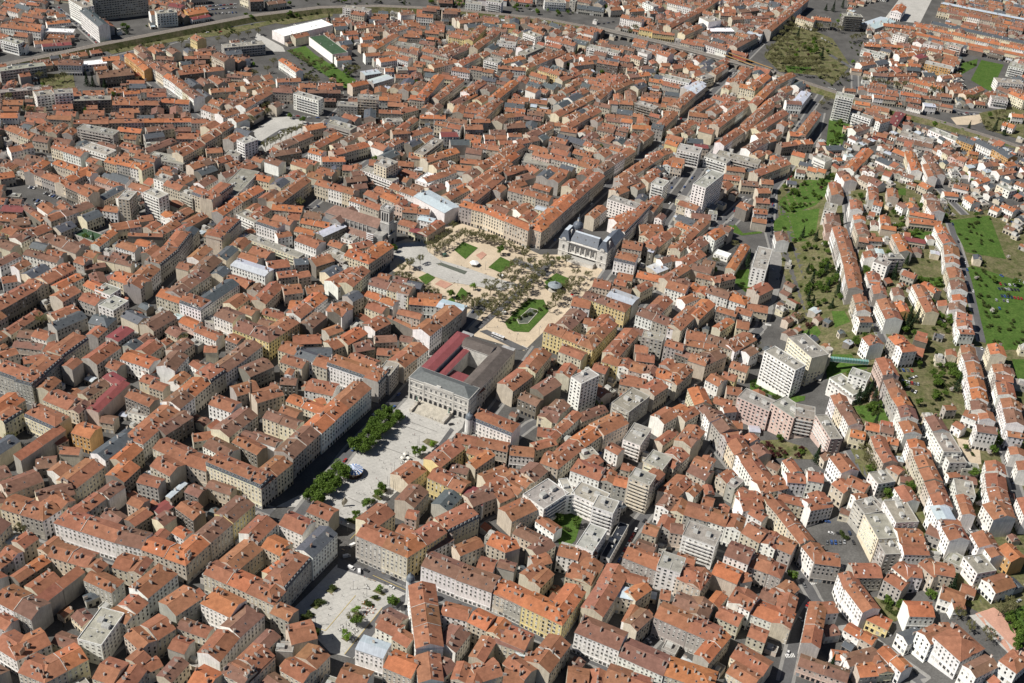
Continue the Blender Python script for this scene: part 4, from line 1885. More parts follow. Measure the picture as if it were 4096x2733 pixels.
# ------------------------------------------------------------------ houses
WALL = dict(w=(.82, .80, .76), c=(.68, .61, .46), y=(.68, .56, .29), g=(.40, .375, .34), b=(.54, .48, .39), p=(.58, .45, .39), d=(.20, .18, .155), o=(.55, .33, .14), r=(.34, .10, .07), W=(.72, .72, .72))
WNAME = dict(w='white', c='cream', y='yellow', g='grey stone', b='beige', p='pale pink', d='dark stone', o='ochre', r='red')
ROOF = dict(t=('tile', (.245, .112, .068)), o=('tile', (.33, .130, .065)), k=('tile', (.175, .098, .072)), s=('slate', (.075, .085, .095)), z=('metal', (.40, .44, .48)), r=('metal', (.19, .055, .052)),
            f=('flatroof', (.25, .235, .205)), F=('flatroof', (.29, .28, .25)), W=('flatroof', (.72, .72, .72)), e=('flatroof', (.05, .09, .05)), g=('flatroof', (.03, .035, .045)), m=('tile', (.245, .112, .068)), l=('tile', (.27, .11, .07)))
RNAME = dict(t='red tiled', o='bright orange tiled', k='brown tiled', s='dark slate', z='pale zinc', r='dark red metal', f='flat gravel', F='flat white-edged', W='flat white', e='flat green', g='flat dark', m='slate mansard', l='lean-to tiled')
def add_window_quads(mb, P0, P1, nrm, z0, h, style, rr):
    """windows of a front as shallow boxes standing 5 cm off the wall (houses too small for window objects)."""
    for (c, wd, z, ht, gf) in window_grid(P0, P1, z0, h, style, rr):
        u = (P1 - P0).normalized(); k = rr.random()
        shut = k < .16
        if shut: m, t = 'wall', rr.choice([(.55, .55, .53), (.45, .42, .36), (.3, .32, .33)])
        else: m, t = 'glass', (1, 1, 1)
        o = nrm * .05; a = c - u * wd / 2; b = c + u * wd / 2
        mb.poly([(a.x + o.x, a.y + o.y, z), (b.x + o.x, b.y + o.y, z), (b.x + o.x, b.y + o.y, z + ht), (a.x + o.x, a.y + o.y, z + ht)], m, t)
        if not gf:
            s = nrm * .16
            mb.poly([(a.x + o.x, a.y + o.y, z), (a.x + s.x, a.y + s.y, z - .14), (b.x + s.x, b.y + s.y, z - .14), (b.x + o.x, b.y + o.y, z)], 'wall', (.6, .58, .54))
def window_grid(P0, P1, z0, h, style, rr):
    L = (P1 - P0).length; u = (P1 - P0).normalized()
    fl = 3.0 if style == 'flat' else 3.35
    nf = max(1, int((h - .5) / fl)); sp = 3.3 if style == 'flat' else 2.75
    n = int((L - .9) / sp)
    if n < 1: return []
    out = []; st = L / n
    wd = 1.7 if style == 'flat' else 1.15; ht = 1.45 if style == 'flat' else 1.95
    for k in range(nf):
        zz = z0 + h - (nf - k) * fl + (.75 if k else .3)
        if zz < z0 - .2: continue
        for i in range(n):
            c = P0 + u * (st * (i + .5))
            if k == 0 and style != 'flat': out.append((c, min(2.0, st * .75), z0 + .25, min(2.6, h - .7), True))
            else: out.append((c, wd, zz, ht if k < nf - 1 or style == 'flat' else ht * .72, False))
    return out
def proto_window(kind):
    mb = MB(); fr = (.66, .65, .62)
    if kind == 1: fr = (.40, .38, .35)
    w, h, d = 1.0, 1.0, .10
    # unit window in x (width), z (height); faces -y; pane set back in a frame, sill below
    def bx(x0, x1, y0, y1, z0, z1, m, t):
        c = ((x0 + x1) / 2, (y0 + y1) / 2); mb.box(c, (1, 0), x1 - x0, y1 - y0, z0, z1, m, t)
    bx(-.5, -.41, -d, .02, 0, 1, 'paint', fr); bx(.41, .5, -d, .02, 0, 1, 'paint', fr); bx(-.41, .41, -d, .02, .93, 1, 'paint', fr)
    bx(-.41, .41, -d, .02, 0, .05, 'paint', fr); bx(-.035, .035, -.07, .02, .05, .93, 'paint', fr)
    if kind == 2: bx(-.41, .41, -.06, .02, .45, .93, 'paint', (.58, .57, .54)); mb.poly([(-.41, -.02, .05), (.41, -.02, .05), (.41, -.02, .45), (-.41, -.02, .45)], 'glass')
    elif kind == 3: bx(-.41, .41, -.06, .02, .05, .93, 'paint', (.55, .54, .5))
    else: mb.poly([(-.41, -.02, .05), (.41, -.02, .05), (.41, -.02, .93), (-.41, -.02, .93)], 'glass')
    bx(-.56, .56, -.2, .02, -.07, -.003, 'wall', (.6, .58, .53))
    if kind == 4:
        bx(-.95, -.52, -.07, .02, 0, .98, 'paint', (.30, .31, .30)); bx(.52, .95, -.07, .02, 0, .98, 'paint', (.30, .31, .30))
    return mb.mesh('window')
WINDOWS = [proto_window(k) for k in range(5)]
def proto_chimney(k):
    mb = MB(); t = [(.50, .46, .40), (.36, .34, .31), (.62, .59, .54), (.36, .24, .18)][k]
    L = [1.5, 2.4, 1.1, 1.8][k]
    mb.box((0, 0), (1, 0), L, .65, -1.2, 1.75, 'wall', t); mb.box((0, 0), (1, 0), L + .16, .8, 1.75, 1.87, 'stone', tuple(x * .8 for x in t))
    n = max(2, int(L / .55))
    for i in range(n): mb.cyl((-L / 2 + (i + .5) * L / n, 0), .14, 1.87, 2.3, 'tile', (.36, .15, .09), 6, .11)
    return mb
CHIM_MB = [proto_chimney(k) for k in range(4)]
CHIMNEYS = [m.mesh('chimney') for m in CHIM_MB]
def proto_skylight():
    mb = MB(); mb.box((0, 0), (1, 0), .95, 1.3, -.05, .10, 'metal', (.25, .26, .27)); mb.poly([(-.38, -.55, .112), (.38, -.55, .112), (.38, .55, .112), (-.38, .55, .112)], 'glass'); return mb
SKY_MB = proto_skylight(); SKYLIGHT = SKY_MB.mesh('skylight')
def proto_dormer(t=(.62, .61, .57)):
    mb = MB()   # faces -y, origin at the foot of its front
    mb.box((0, .75), (1, 0), 1.5, 1.5, 0, 1.9, 'paint', t)
    mb.poly([(-.5, -.02, .25), (.5, -.02, .25), (.5, -.02, 1.65), (-.5, -.02, 1.65)], 'glass')
    for s in (-1, 1): mb.poly([(s * .9, -.15, 1.9), (s * .9, 1.6, 1.9), (0, 1.6, 2.35), (0, -.15, 2.35)], 'slate', (.09, .1, .11))
    mb.poly([(-.75, -.01, 1.9), (.75, -.01, 1.9), (0, -.01, 2.3)], 'paint', t); return mb
DORM_MB = proto_dormer(); DORMER = DORM_MB.mesh('dormer')
def merge(mb, src, loc, rz=0.0, sc=1.0):
    c, s = cos(rz), sin(rz); i = len(mb.v)
    mb.v.extend((loc[0] + (x * c - y * s) * sc, loc[1] + (x * s + y * c) * sc, loc[2] + z * sc) for x, y, z in src.v)
    mb.f.extend(tuple(k + i for k in f) for f in src.f); mb.m.extend(src.m); mb.t.extend(src.t)

class Bld:
    """One building from its footprint: A->B the front, depth D to the left of it."""
    def __init__(s, A, B, D, h, roof, wall, hip0, hip1, seed, blank=False):
        s.rr = random.Random(seed)
        s.A, s.B = Vector((A[0], A[1])), Vector((B[0], B[1])); s.L = (s.B - s.A).length; s.D = D
        s.swap = s.L < D / 1.3
        s.h, s.roof, s.wall, s.blank = h, roof, wall, blank; s.hip0, s.hip1 = hip0, hip1
        s.u = (s.B - s.A) / max(s.L, .01); s.w = Vector((-s.u.y, s.u.x))
        zs = [terrain(*(s.A + s.u * (a * s.L) + s.w * (b * D))) for a in (0, 1) for b in (0, 1)]
        s.z0 = zs[0] * .25 + zs[1] * .25 + zs[2] * .25 + zs[3] * .25; s.zb = min(zs) - 1.0
        s.ze = max(s.z0 + h, max(zs) + 3.5)
        s.ctr = s.A + s.u * (s.L / 2) + s.w * (D / 2)
    def P(s, a, b, z): p = s.A + s.u * a + s.w * b; return (p.x, p.y, z)
    def screen(s):
        x, y, d = to_px((s.ctr.x, s.ctr.y, s.ze)); return x, y, d
    def area(s):
        x, y, d = s.screen()
        if not (-60 < x < 4156 and -60 < y < 2800): return 0.0
        k = FPX / d; return (s.L * s.D * .6 + (s.L + s.D) * min(s.h, 10) * .5) * k * k
    def walls(s, mb, wins=True):
        t = s.wt; ring = [s.P(0, 0, 0), s.P(s.L, 0, 0), s.P(s.L, s.D, 0), s.P(0, s.D, 0)]
        top = s.ze + (.55 if s.roof in 'fFWeg' else -.02)
        for i in range(4):
            a, b = ring[i], ring[(i + 1) % 4]
            mb.poly([(a[0], a[1], s.zb), (b[0], b[1], s.zb), (b[0], b[1], top), (a[0], a[1], top)], 'wall', t)
    def fronts(s):
        """the wall stretches that carry windows: (P0, P1, outward normal)"""
        A, B = s.A, s.B; C = B + s.w * s.D; Dp = A + s.w * s.D; out = []
        flat = s.roof in 'fFWeg'
        if not s.blank: out.append((A, B, -s.w))
        if s.blank: return []
        if s.hip1 or flat or s.swap: out.append((B, C, s.u))
        if s.hip0 or flat or s.swap: out.append((Dp, A, -s.u))
        out.append((C, Dp, s.w))
        cam = Vector((0, -Y0))
        return [(p, q, n) for p, q, n in out if (cam - p).dot(n) > -80]
    def slope(s, mb, pts, m, t): mb.poly(pts, m, t)
    def roofmesh(s, mb):
        r = s.roof; mt, tc = ROOF[r]; rr = s.rr
        t = jit2(tc, rr, .11, .04); L, D, z = s.L, s.D, s.ze; P = s.P
        s.rt = t; s.ridge = z
        if r in 'fFWeg':
            e = .3; cap = (.62, .62, .6) if r in 'FW' else (.42, .41, .38)
            mb.poly([P(e, e, z), P(L - e, e, z), P(L - e, D - e, z), P(e, D - e, z)], mt, t)
            zt = z + .55
            o = [P(-.06, -.06, zt), P(L + .06, -.06, zt), P(L + .06, D + .06, zt), P(-.06, D + .06, zt)]
            n = [P(e, e, zt), P(L - e, e, zt), P(L - e, D - e, zt), P(e, D - e, zt)]
            for i in range(4):
                j = (i + 1) % 4
                mb.poly([o[i], o[j], n[j], n[i]], 'wall', cap)
                a, b = n[i], n[j]; mb.poly([(b[0], b[1], z), (a[0], a[1], z), a, b], 'wall', cap)
                a, b = o[i], o[j]; mb.poly([(a[0], a[1], zt - .3), (b[0], b[1], zt - .3), b, a], 'wall', cap)
            return
        o = .35; gut = (.45, .44, .42)
        if r == 'm':
            dm = jit2((.075, .085, .10), rr, .12, .05); q = 1.1; zz = z + 2.5
            e0 = q if s.hip0 else 0; e1 = q if s.hip1 else 0
            a = [P(-.05, -.25, z), P(L + .05, -.25, z), P(L + .05, D + .25, z), P(-.05, D + .25, z)]
            b = [P(e0, q, zz), P(L - e1, q, zz), P(L - e1, D - q, zz), P(e0, D - q, zz)]
            for i in range(4):
                j = (i + 1) % 4
                isend = i in (1, 3); hip = (s.hip1 if i == 1 else s.hip0)
                mb.poly([a[i], a[j], b[j], b[i]], 'wall' if isend and not hip else 'slate', s.wt if isend and not hip else dm)
            mb.poly(list(reversed(a)), 'wall', gut)
            s._cap(mb, e0, L - e1, q, D - q, zz, .24, mt, t, .12, True, True)
            return
        pitch = {'z': .16, 'r': .2, 's': .42}.get(r, rr.uniform(.36, .44))
        if r == 'l':
            zh = z + D * .35
            a = [P(-.05, -o, z - o * .35), P(L + .05, -o, z - o * .35), P(L + .05, D, zh), P(-.05, D, zh)]
            mb.poly(a, mt, t); d = [P(-.05, -o, z - o * .35 - .2), P(L + .05, -o, z - o * .35 - .2), P(L + .05, D, z - .3), P(-.05, D, z - .3)]
            mb.poly([d[0], d[1], a[1], a[0]], 'metal', gut)
            mb.poly([d[1], d[2], a[2], a[1]], 'wall', s.wt); mb.poly([d[3], d[0], a[0], a[3]], 'wall', s.wt); mb.poly([d[2], d[3], a[3], a[2]], 'wall', s.wt); mb.poly(list(reversed(d)), 'wall', gut)
            s.ridge = zh; return
        s._cap(mb, 0, L, 0, D, z, pitch, mt, t, o, s.hip0, s.hip1)
    def _cap(s, mb, u0, u1, v0, v1, z, pitch, mt, t, o, hip0, hip1):
        """gable or hip roof over the rectangle u0..u1, v0..v1"""
        rr = s.rr; P = s.P; gut = (.40, .39, .37)
        swap = (u1 - u0) < (v1 - v0) / 1.3
        if swap:
            Q = lambda a, b, zz: P(b, a, zz); u0, u1, v0, v1 = v0, v1, u0, u1
            hip0 = hip1 = hip0 or hip1
        else: Q = P
        if swap: O = lambda pts: list(reversed(pts))
        else: O = lambda pts: pts
        w = (v1 - v0) / 2; vm = (v0 + v1) / 2 + rr.uniform(-.25, .25); zr = z + w * pitch; ze = z - o * pitch
        s.ridge = zr; s.pitch = pitch; s.vm = vm; s.swapped = swap; s.rect = (u0, u1, v0, v1); s.Q = Q
        hd = min(w * .95, (u1 - u0) * .48); g = .06
        r0 = u0 + hd if hip0 else u0 - g; r1 = u1 - hd if hip1 else u1 + g
        a0 = u0 - (o if hip0 else g); a1 = u1 + (o if hip1 else g)
        E = [Q(a0, v0 - o, ze), Q(a1, v0 - o, ze), Q(a1, v1 + o, ze), Q(a0, v1 + o, ze)]
        R0, R1 = Q(r0, vm, zr), Q(r1, vm, zr)
        mb.poly(O([E[0], E[1], R1, R0]), mt, t)
        t2 = tuple(x * rr.uniform(.93, 1.06) for x in t)
        mb.poly(O([E[2], E[3], R0, R1]), mt, t2)
        for hp, tri in ((hip1, [E[1], E[2], R1]), (hip0, [E[3], E[0], R0])):
            mb.poly(O(tri), mt if hp else 'wall', t if hp else s.wt)
        f = [(p[0], p[1], ze - .22) for p in E]
        for i in range(4):
            j = (i + 1) % 4; mb.poly(O([f[i], f[j], E[j], E[i]]), 'metal' if i in (0, 2) else 'wall', gut if i in (0, 2) else s.wt)
        mb.poly(O(list(reversed(f))), 'wall', (.3, .28, .25))
        # ridge and hip tiles
        rt = tuple(min(.7, x * 1.22) for x in t)
        def cap(p, q):
            p, q = Vector(p), Vector(q); d = (q - p)
            if d.length < .5: return
            d.normalize(); sd = Vector((-d.y, d.x, 0)).normalized() * .2; up = Vector((0, 0, .12))
            mb.poly([p - sd, q - sd, q + up, p + up], mt, rt); mb.poly([q + sd, p + sd, p + up, q + up], mt, rt)
        if mt == 'tile':
            cap(R0, R1)
            if hip0: cap(E[0], R0); cap(E[3], R0)
            if hip1: cap(E[1], R1); cap(E[2], R1)
    def surf(s, a, b):
        """roof point over plan coordinates (along ridge, across), and the slope's fall direction"""
        u0, u1, v0, v1 = s.rect
        w = (v1 - v0) / 2; k = abs(b - s.vm) / max(w, .1); z = s.ridge - w * s.pitch * k
        return s.Q(a, b, z)
    def chimneys(s):
        """(point, angle, prototype, height factor)"""
        rr = s.rr; out = []
        if s.roof in 'fFWeg' or not hasattr(s, 'rect'): return out
        u0, u1, v0, v1 = s.rect; L = u1 - u0; D = v1 - v0
        n = max(1, int(L * D / 62 + rr.random() * 1.1))
        if s.roof in 'zrs': n = max(1, n // 2)
        ang = atan2(s.w.y, s.w.x) if not s.swapped else atan2(s.u.y, s.u.x)
        for i in range(n):
            a = u0 + (.08 + .84 * (i + rr.uniform(.15, .85)) / n) * L
            if rr.random() < .35: a = u0 + rr.choice([.55, L - .55])
            a = min(max(a, u0 + .6), u1 - .6)
            b = s.vm + rr.choice([-1, 1]) * rr.uniform(.02, .38) * D * .8
            p = s.surf(a, b); out.append((p, ang + (pi / 2 if rr.random() < .25 else 0), rr.choice([0, 0, 1, 1, 2, 3]), rr.uniform(.8, 1.25)))
        return out
    def skylights(s):
        rr = s.rr; out = []
        if s.roof in 'fFWegzr' or not hasattr(s, 'rect'): return out
        u0, u1, v0, v1 = s.rect; L = u1 - u0; D = v1 - v0
        for i in range(int(L * D / 150 * rr.uniform(0, 2.2))):
            a = rr.uniform(u0 + 1, u1 - 1); sd = rr.choice([-1, 1]); b = s.vm + sd * rr.uniform(.15, .38) * D
            out.append((s.surf(a, b), sd))
        return out
def jit2(c, rr, a, h):
    k = 1 + rr.uniform(-a, a); return tuple(max(.004, x * k * (1 + rr.uniform(-h, h))) for x in c)

def parse_rows():
    out = []; ox = oy = 0; sc = 1
    for ln in ROWS.strip().splitlines():
        q = ln.split()
        if q[0][0] == '@': ox, oy, sc = float(q[0][1:]), float(q[1]), float(q[2]); continue
        v = [float(x) for x in q[:7]]; st = q[7]
        A = (ox + v[0] * sc, oy + v[1] * sc); B = (ox + v[2] * sc, oy + v[3] * sc)
        out.append((A, B, v[4], v[5], int(v[6]), st))
    return out
HOUSES = []          # every digitized building, split into houses
ROWINFO = []
def make_buildings():
    for ri, (pa, pb, D, h, n, st) in enumerate(parse_rows()):
        a, b = at(*pa, h), at(*pb, h); A = Vector((a.x, a.y)); B = Vector((b.x, b.y)); L = (B - A).length
        if 11.5 <= D <= 14.5 and st[0] in 'tkom' and h > 11 and pa[1] > 900 and pa[0] < 3050: D *= 1.17
        roof, wl = st[0], st[1]; hip0 = '<' in st; hip1 = '>' in st
        blank = wl.isupper()
        if roof in 'tok' and n == 1 and 20 < L and L > D * 1.9 and h > 8: n = int(round(L / 17))
        u = (B - A) / max(L, .01); w = Vector((-u.y, u.x)); rr = random.Random(100 + ri)
        cuts = [0.0]
        for i in range(n): cuts.append(cuts[-1] + rr.uniform(.8, 1.25))
        cuts = [c / cuts[-1] * L for c in cuts]
        for i in range(n):
            hh = h + (rr.uniform(-.45, .45) if n > 1 else rr.uniform(-.15, .15)); dd = D + rr.uniform(-.4, .4)
            off = rr.uniform(-.12, .12); r = roof; wc = wl
            if n > 1 and roof in 'tk' and rr.random() < .25: r = rr.choice('tkto')
            if n > 1 and wl.lower() in 'bwgc' and rr.random() < .5: wc = rr.choice('bwgcwc') if wl.islower() else wl
            A_, B_ = A + u * (cuts[i] + rr.uniform(.02, .10)) + w * off, A + u * (cuts[i + 1] - rr.uniform(.02, .10)) + w * off
            # a tower keeps the sight line of its eaves, so taller members of a row shift back a little
            bl = Bld(A_, B_, dd, hh, r, wc, hip0 and i == 0, hip1 and i == n - 1, 1000 * ri + i, blank)
            wc_ = 'w' if wc == 'W' else wc.lower(); bl.wt = jit2(WALL[wc_], bl.rr, .10, .03); bl.wc = wc_
            bl.row, bl.k, bl.n = ri, i, n; HOUSES.append(bl)
        ROWINFO.append((A, B, w * D, n))
# ------------------------------------------------------------------ streets (photograph pixels) and the small houses between the rows
STREETS = """
9 1180 2080 1400 1800 1600 1590 1830 1330 1950 1200
9 2180 990 2300 870 2440 740 2640 560 2820 400 3000 220 3230 -10
8 330 2700 510 2545 610 2465 741 2315 900 2150 1010 2040 1110 1950
8 310 2000 545 1790 730 1660 900 1520 1070 1390 1240 1270 1430 1160 1580 1010
8 590 1210 700 1100 830 980 1000 800 1160 660 1250 590
8 60 2110 400 2220 750 2330
8 600 1840 850 1960 1090 2050
8 1470 2270 1700 2360 2010 2490 2300 2610 2560 2730
6 1655 2733 1640 2560 1630 2420
9 2250 2610 2420 2260 2590 2050 2765 1860 2835 1750
9 2736 1590 2785 1690 2925 1865 3050 2020 3200 2290 3260 2400 3190 2520 3140 2733
9 3260 2400 3340 2490 3480 2570
9 2283 1890 2520 1715 2670 1590 2760 1530 2900 1450 3045 1310 3095 1150 3105 1030 3075 920 3090 760 3170 655 3265 540 3285 450
7 3380 755 3395 900 3445 1130 3500 1290 3535 1370
8 3915 1390 3975 1630 4020 1800 4065 1960 4110 2080
8 3590 1560 3675 1745 3780 1940 3870 2100 3980 2250
8 3800 890 3875 1130 3930 1370
9 2600 985 2700 830 2800 680 2900 560 3000 430 3070 340
8 2400 1130 2500 990 2610 840 2720 700
8 2620 1190 2740 1050 2850 920 2990 790
8 2470 1350 2570 1210
9 2880 700 3000 590 3110 490 3200 420
9 480 225 640 360 795 475 900 530
8 217 28 300 90 400 180
11 330 262 480 225 700 165 860 130 1060 85
8 1900 1740 1990 1620 2080 1490 2150 1390
8 1990 1800 2120 1700 2250 1640
7 1150 640 1290 500 1420 380
7 1700 560 1820 420 1960 260
8 0 1250 150 1330 300 1400
8 60 1880 230 1720 420 1560
7 2450 2733 2620 2560 2700 2450
8 3560 640 3760 760 3860 860
9 3000 820 2920 900
10 3500 330 3650 390 3850 450 4096 470
9 3320 220 3420 280 3420 360
8 0 610 250 640 500 655
8 1020 590 1130 520 1340 490
9 1650 2275 1810 2140 1950 2060 2160 1945 2283 1890
8 110 1600 220 1500 330 1410
8 3210 1965 3060 2030
8 3590 2175 3480 1975 3400 1800
9 3480 2570 3700 2733
8 300 980 480 910 620 830
7 1180 880 1330 760 1480 640
8 3100 650 3190 520 3290 370
7 1530 1010 1420 1000 1300 960
8 2050 1040 2200 1100
7 2650 1330 2500 1290 2330 1230
7 2430 1750 2330 1640 2200 1590
7 2990 2260 2800 2190 2620 2120
"""
OPENS = """
@1000 1320 .4719
200 1440 560 1180 830 960 1330 520 1400 560 1000 1000 600 1400 430 1560 200 1560
1400 500 1850 700 1830 860 1700 880
@1000 1993 .4719
690 300 925 300 925 640 730 620
300 960 540 740 760 540 760 640 480 1060 330 1030
600 1270 900 1330 760 1500 640 1420
@0 0 .4719
1650 10 2060 0 2070 140 1650 160
860 150 1260 120 1260 250 1080 300 900 220
430 40 560 40 860 350 700 390
0 420 350 420 390 500 0 560
380 640 1000 640 1000 800 620 790 380 760
480 1400 640 1370 680 1480 560 1520
1450 400 2331 200 2331 340 1500 480
@1000 0 .4719
0 0 800 0 1500 0 1500 60 700 160 120 300 0 380
1500 40 2331 90 2331 140 1500 90
700 60 1480 60 1450 130 1300 130 1020 60
20 380 300 420 640 620 620 760 60 680 0 560
880 400 960 470 1000 620 880 660
700 900 740 1000 640 1030 300 1000 300 900
@2000 0 .4719
0 60 560 90 900 160 700 200 400 130 0 120
880 160 1010 170 1000 240 850 240
850 330 1050 360 1120 420 1000 430
2180 330 2331 290 2331 580 2180 560
@3000 0 .472
0 560 120 440 200 260 340 130 480 0 820 0 780 130 960 250 1000 350 900 500 860 620 800 760 600 740 400 700 230 620
860 80 1260 0 1640 0 1600 200 1060 280
660 1000 830 1040 800 1240 640 1270
620 880 700 800 720 960 640 1010
1800 470 2200 540 2150 780 1840 820
1560 960 2322 900 2322 1120 1840 1190 1300 1060
@0 660 .4719
60 150 300 120 540 300 420 380 240 350
@3000 660 .472
2050 900 2322 880 2322 1568 1950 1568 1840 880
1690 480 2040 420 2200 820 1860 780
180 300 700 60 720 250 640 500 650 700 780 1180 700 1240 440 1240 430 980 200 560
@3000 1320 .472
1260 320 1440 320 1500 560 1340 560
0 330 520 200 640 260 640 600 540 640 0 560
640 200 1010 200 1010 600 860 640 880 520 640 400
@3000 1993 .826
290 90 440 60 520 230 350 240
1010 560 1140 540 1327 690 1327 896 1200 800 960 620
160 370 400 330 400 470 290 470
700 500 760 570 700 610 600 480
@2000 1993 .4719
440 100 700 150 860 300 700 450 500 400
@2000 660 .4719
1900 430 2130 600 2250 560 2250 700 2130 1080 1980 1080 2000 900 1760 860 1760 740 2000 640
1800 1390 2331 1400 2331 1568 1780 1568
@1000 660 .4719
440 260 560 330 600 420 460 450
"""
STREETLINES = []
for ln in STREETS.strip().splitlines():
    v = [float(x) for x in ln.split()]; STREETLINES.append((v[0], [Vector(at(v[i], v[i + 1])[:2]) for i in range(1, len(v) - 1, 2)]))
def pix(reg, nums):
    ox, oy, sc = reg; return [(ox + nums[i] * sc, oy + nums[i + 1] * sc) for i in range(0, len(nums) - 1, 2)]
def regions(text):
    reg = None
    for ln in text.strip().splitlines():
        q = ln.split()
        if q[0][0] == '@': reg = (float(q[0][1:]), float(q[1]), float(q[2])); continue
        yield reg, q
def inpoly(x, y, poly):
    c = False; j = len(poly) - 1
    for i in range(len(poly)):
        (xi, yi), (xj, yj) = poly[i], poly[j]
        if (yi > y) != (yj > y) and x < (xj - xi) * (y - yi) / (yj - yi) + xi: c = not c
        j = i
    return c
CELL = 4.0
BLOCKED = set()
def mark_poly(pl):
    xs = [p[0] for p in pl]; ys = [p[1] for p in pl]
    for i in range(int(min(xs) // CELL), int(max(xs) // CELL) + 1):
        for j in range(int(min(ys) // CELL), int(max(ys) // CELL) + 1):
            if inpoly((i + .5) * CELL, (j + .5) * CELL, pl): BLOCKED.add((i, j))
def mark_line(pl, r):
    for a, b in zip(pl, pl[1:]):
        a, b = Vector(a), Vector(b); n = max(1, int((b - a).length / 2))
        for k in range(n + 1):
            p = a.lerp(b, k / n)
            for i in range(int((p.x - r) // CELL), int((p.x + r) // CELL) + 1):
                for j in range(int((p.y - r) // CELL), int((p.y + r) // CELL) + 1):
                    if hypot((i + .5) * CELL - p.x, (j + .5) * CELL - p.y) < r: BLOCKED.add((i, j))
FINE = {}
def stamp(b):
    """note a building in a hash of 10 m cells"""
    r = (b.L + b.D) / 2
    for i in range(int((b.ctr.x - r) // 10), int((b.ctr.x + r) // 10) + 1):
        for j in range(int((b.ctr.y - r) // 10), int((b.ctr.y + r) // 10) + 1): FINE.setdefault((i, j), []).append(b)
def hit(x, y, pad):
    for b in FINE.get((int(x // 10), int(y // 10)), ()):
        dx, dy = x - b.A.x, y - b.A.y; a = dx * b.u.x + dy * b.u.y
        if -pad < a < b.L + pad:
            v = dx * b.w.x + dy * b.w.y
            if -pad < v < b.D + pad: return True
    return False
def infill(density):
    for b in HOUSES: stamp(b)
    for reg, q in regions(PATCH): mark_poly([tuple(at(*p)[:2]) for p in pix(reg, [float(x) for x in q[1:]])])
    for reg, q in regions(OPENS): mark_poly([tuple(at(*p)[:2]) for p in pix(reg, [float(x) for x in q])])
    for wd, pl in STREETLINES: mark_line(pl, wd / 2 + 1.5)
    mark_line([flat_at(*p) for p in ((-80, 280), (405, 180), (755, 112), (1000, 66), (1280, 34), (1520, 26), (1800, 40), (2190, 82), (2660, 183), (3100, 298), (3354, 380), (3732, 484), (4200, 640))], 13)
    for quad in (((1637, 1510), (1875, 1600), (2080, 1400), (1830, 1320)), ((1270, 850), (1520, 985), (1610, 920), (1360, 800)), ((2230, 1010), (2430, 1085), (2560, 900), (2360, 800))): mark_poly([tuple(at(*p)[:2]) for p in quad])
    rr = random.Random(55); added = 0; rid = 100000
    for (L, D, h0, h1, prob, stp) in ((20, 13, 0, 0, .55, 7), (13, 11, 0, 0, .4, 5), (9, 8, 4, 7, .28, 5), (6.5, 6, 3, 5, .22, 4)):
        y = -400.0
        while y < 1250:
            x = -760.0
            while x < 960:
                x += stp; qx, qy = x + rr.uniform(-2, 2), y + rr.uniform(-2, 2)
                if (int(qx // CELL), int(qy // CELL)) in BLOCKED or hit(qx, qy, 1): continue
                sx, sy, sd = to_px((qx, qy, terrain(qx, qy)))
                if not (-40 < sx < 4140 and -20 < sy < 2790): continue
                if rr.random() > prob * (1.0 if sy < 1100 else .55): continue
                best = None
                for i in range(-4, 5):
                    for j in range(-4, 5):
                        for b in FINE.get((int(qx // 10) + i, int(qy // 10) + j), ()):
                            d = hypot(b.ctr.x - qx, b.ctr.y - qy)
                            if best is None or d < best[0]: best = (d, b)
                if best is None or best[0] > 45: continue
                hill = terrain(qx, qy) > 1.5
                if hill and (D > 9 or rr.random() < .6): continue
                nb = best[1]; l, dd = L * rr.uniform(.85, 1.2), D * rr.uniform(.9, 1.1)
                u = nb.u; rr.random() < .3 and nb.n == 1
                if rr.random() < .14: u = Vector((-nb.u.y, nb.u.x)) if nb.w.dot(Vector((0, -1))) < 0 else Vector((nb.u.y, -nb.u.x))
                w = Vector((-u.y, u.x)); c0 = Vector((qx, qy)); ok = True
                for a in range(7):
                    for v in range(6):
                        p = c0 + u * (l * (a / 6 - .5)) + w * (dd * (v / 5 - .5))
                        if hit(p.x, p.y, .3) or (int(p.x // CELL), int(p.y // CELL)) in BLOCKED: ok = False; break
                    if not ok: break
                if not ok: continue
                h = rr.uniform(h0, h1) if h1 else min(17, nb.h if nb.roof not in 'fF' else 12) - rr.uniform(.3, 2.5)
                if sy < 500: h = min(h, 11)
                roof = rr.choice('tttkktts') if h1 == 0 else rr.choice('tklkffsz')
                b = Bld(c0 - u * (l / 2) - w * (dd / 2), c0 + u * (l / 2) - w * (dd / 2), dd, h, roof, rr.choice('wbgcbgd'), False, False, rid, rr.random() < .3)
                b.wc = b.wall; b.wt = jit2(WALL[b.wc], b.rr, .1, .03); b.row, b.k, b.n = rid, 0, 1; rid += 1; HOUSES.append(b); stamp(b); added += 1
            y += stp
    print('infill', added)
make_buildings(); infill(1)
NEAR_LIMIT, WINDOW_LIMIT = 300, 110
def is_house(b): return b.row >= 100000 or b.roof not in 'fFWeg' and not (b.roof == 'z' and b.D > 20)
tile = [b for b in HOUSES if is_house(b)]
flat = [b for b in HOUSES if not is_house(b)]
tile.sort(key=lambda b: -b.area())
near = set(id(b) for b in tile[:NEAR_LIMIT]); rich = set(id(b) for b in tile[:WINDOW_LIMIT])
rich_flat = set(id(b) for b in sorted(flat, key=lambda b: -b.area())[:14])

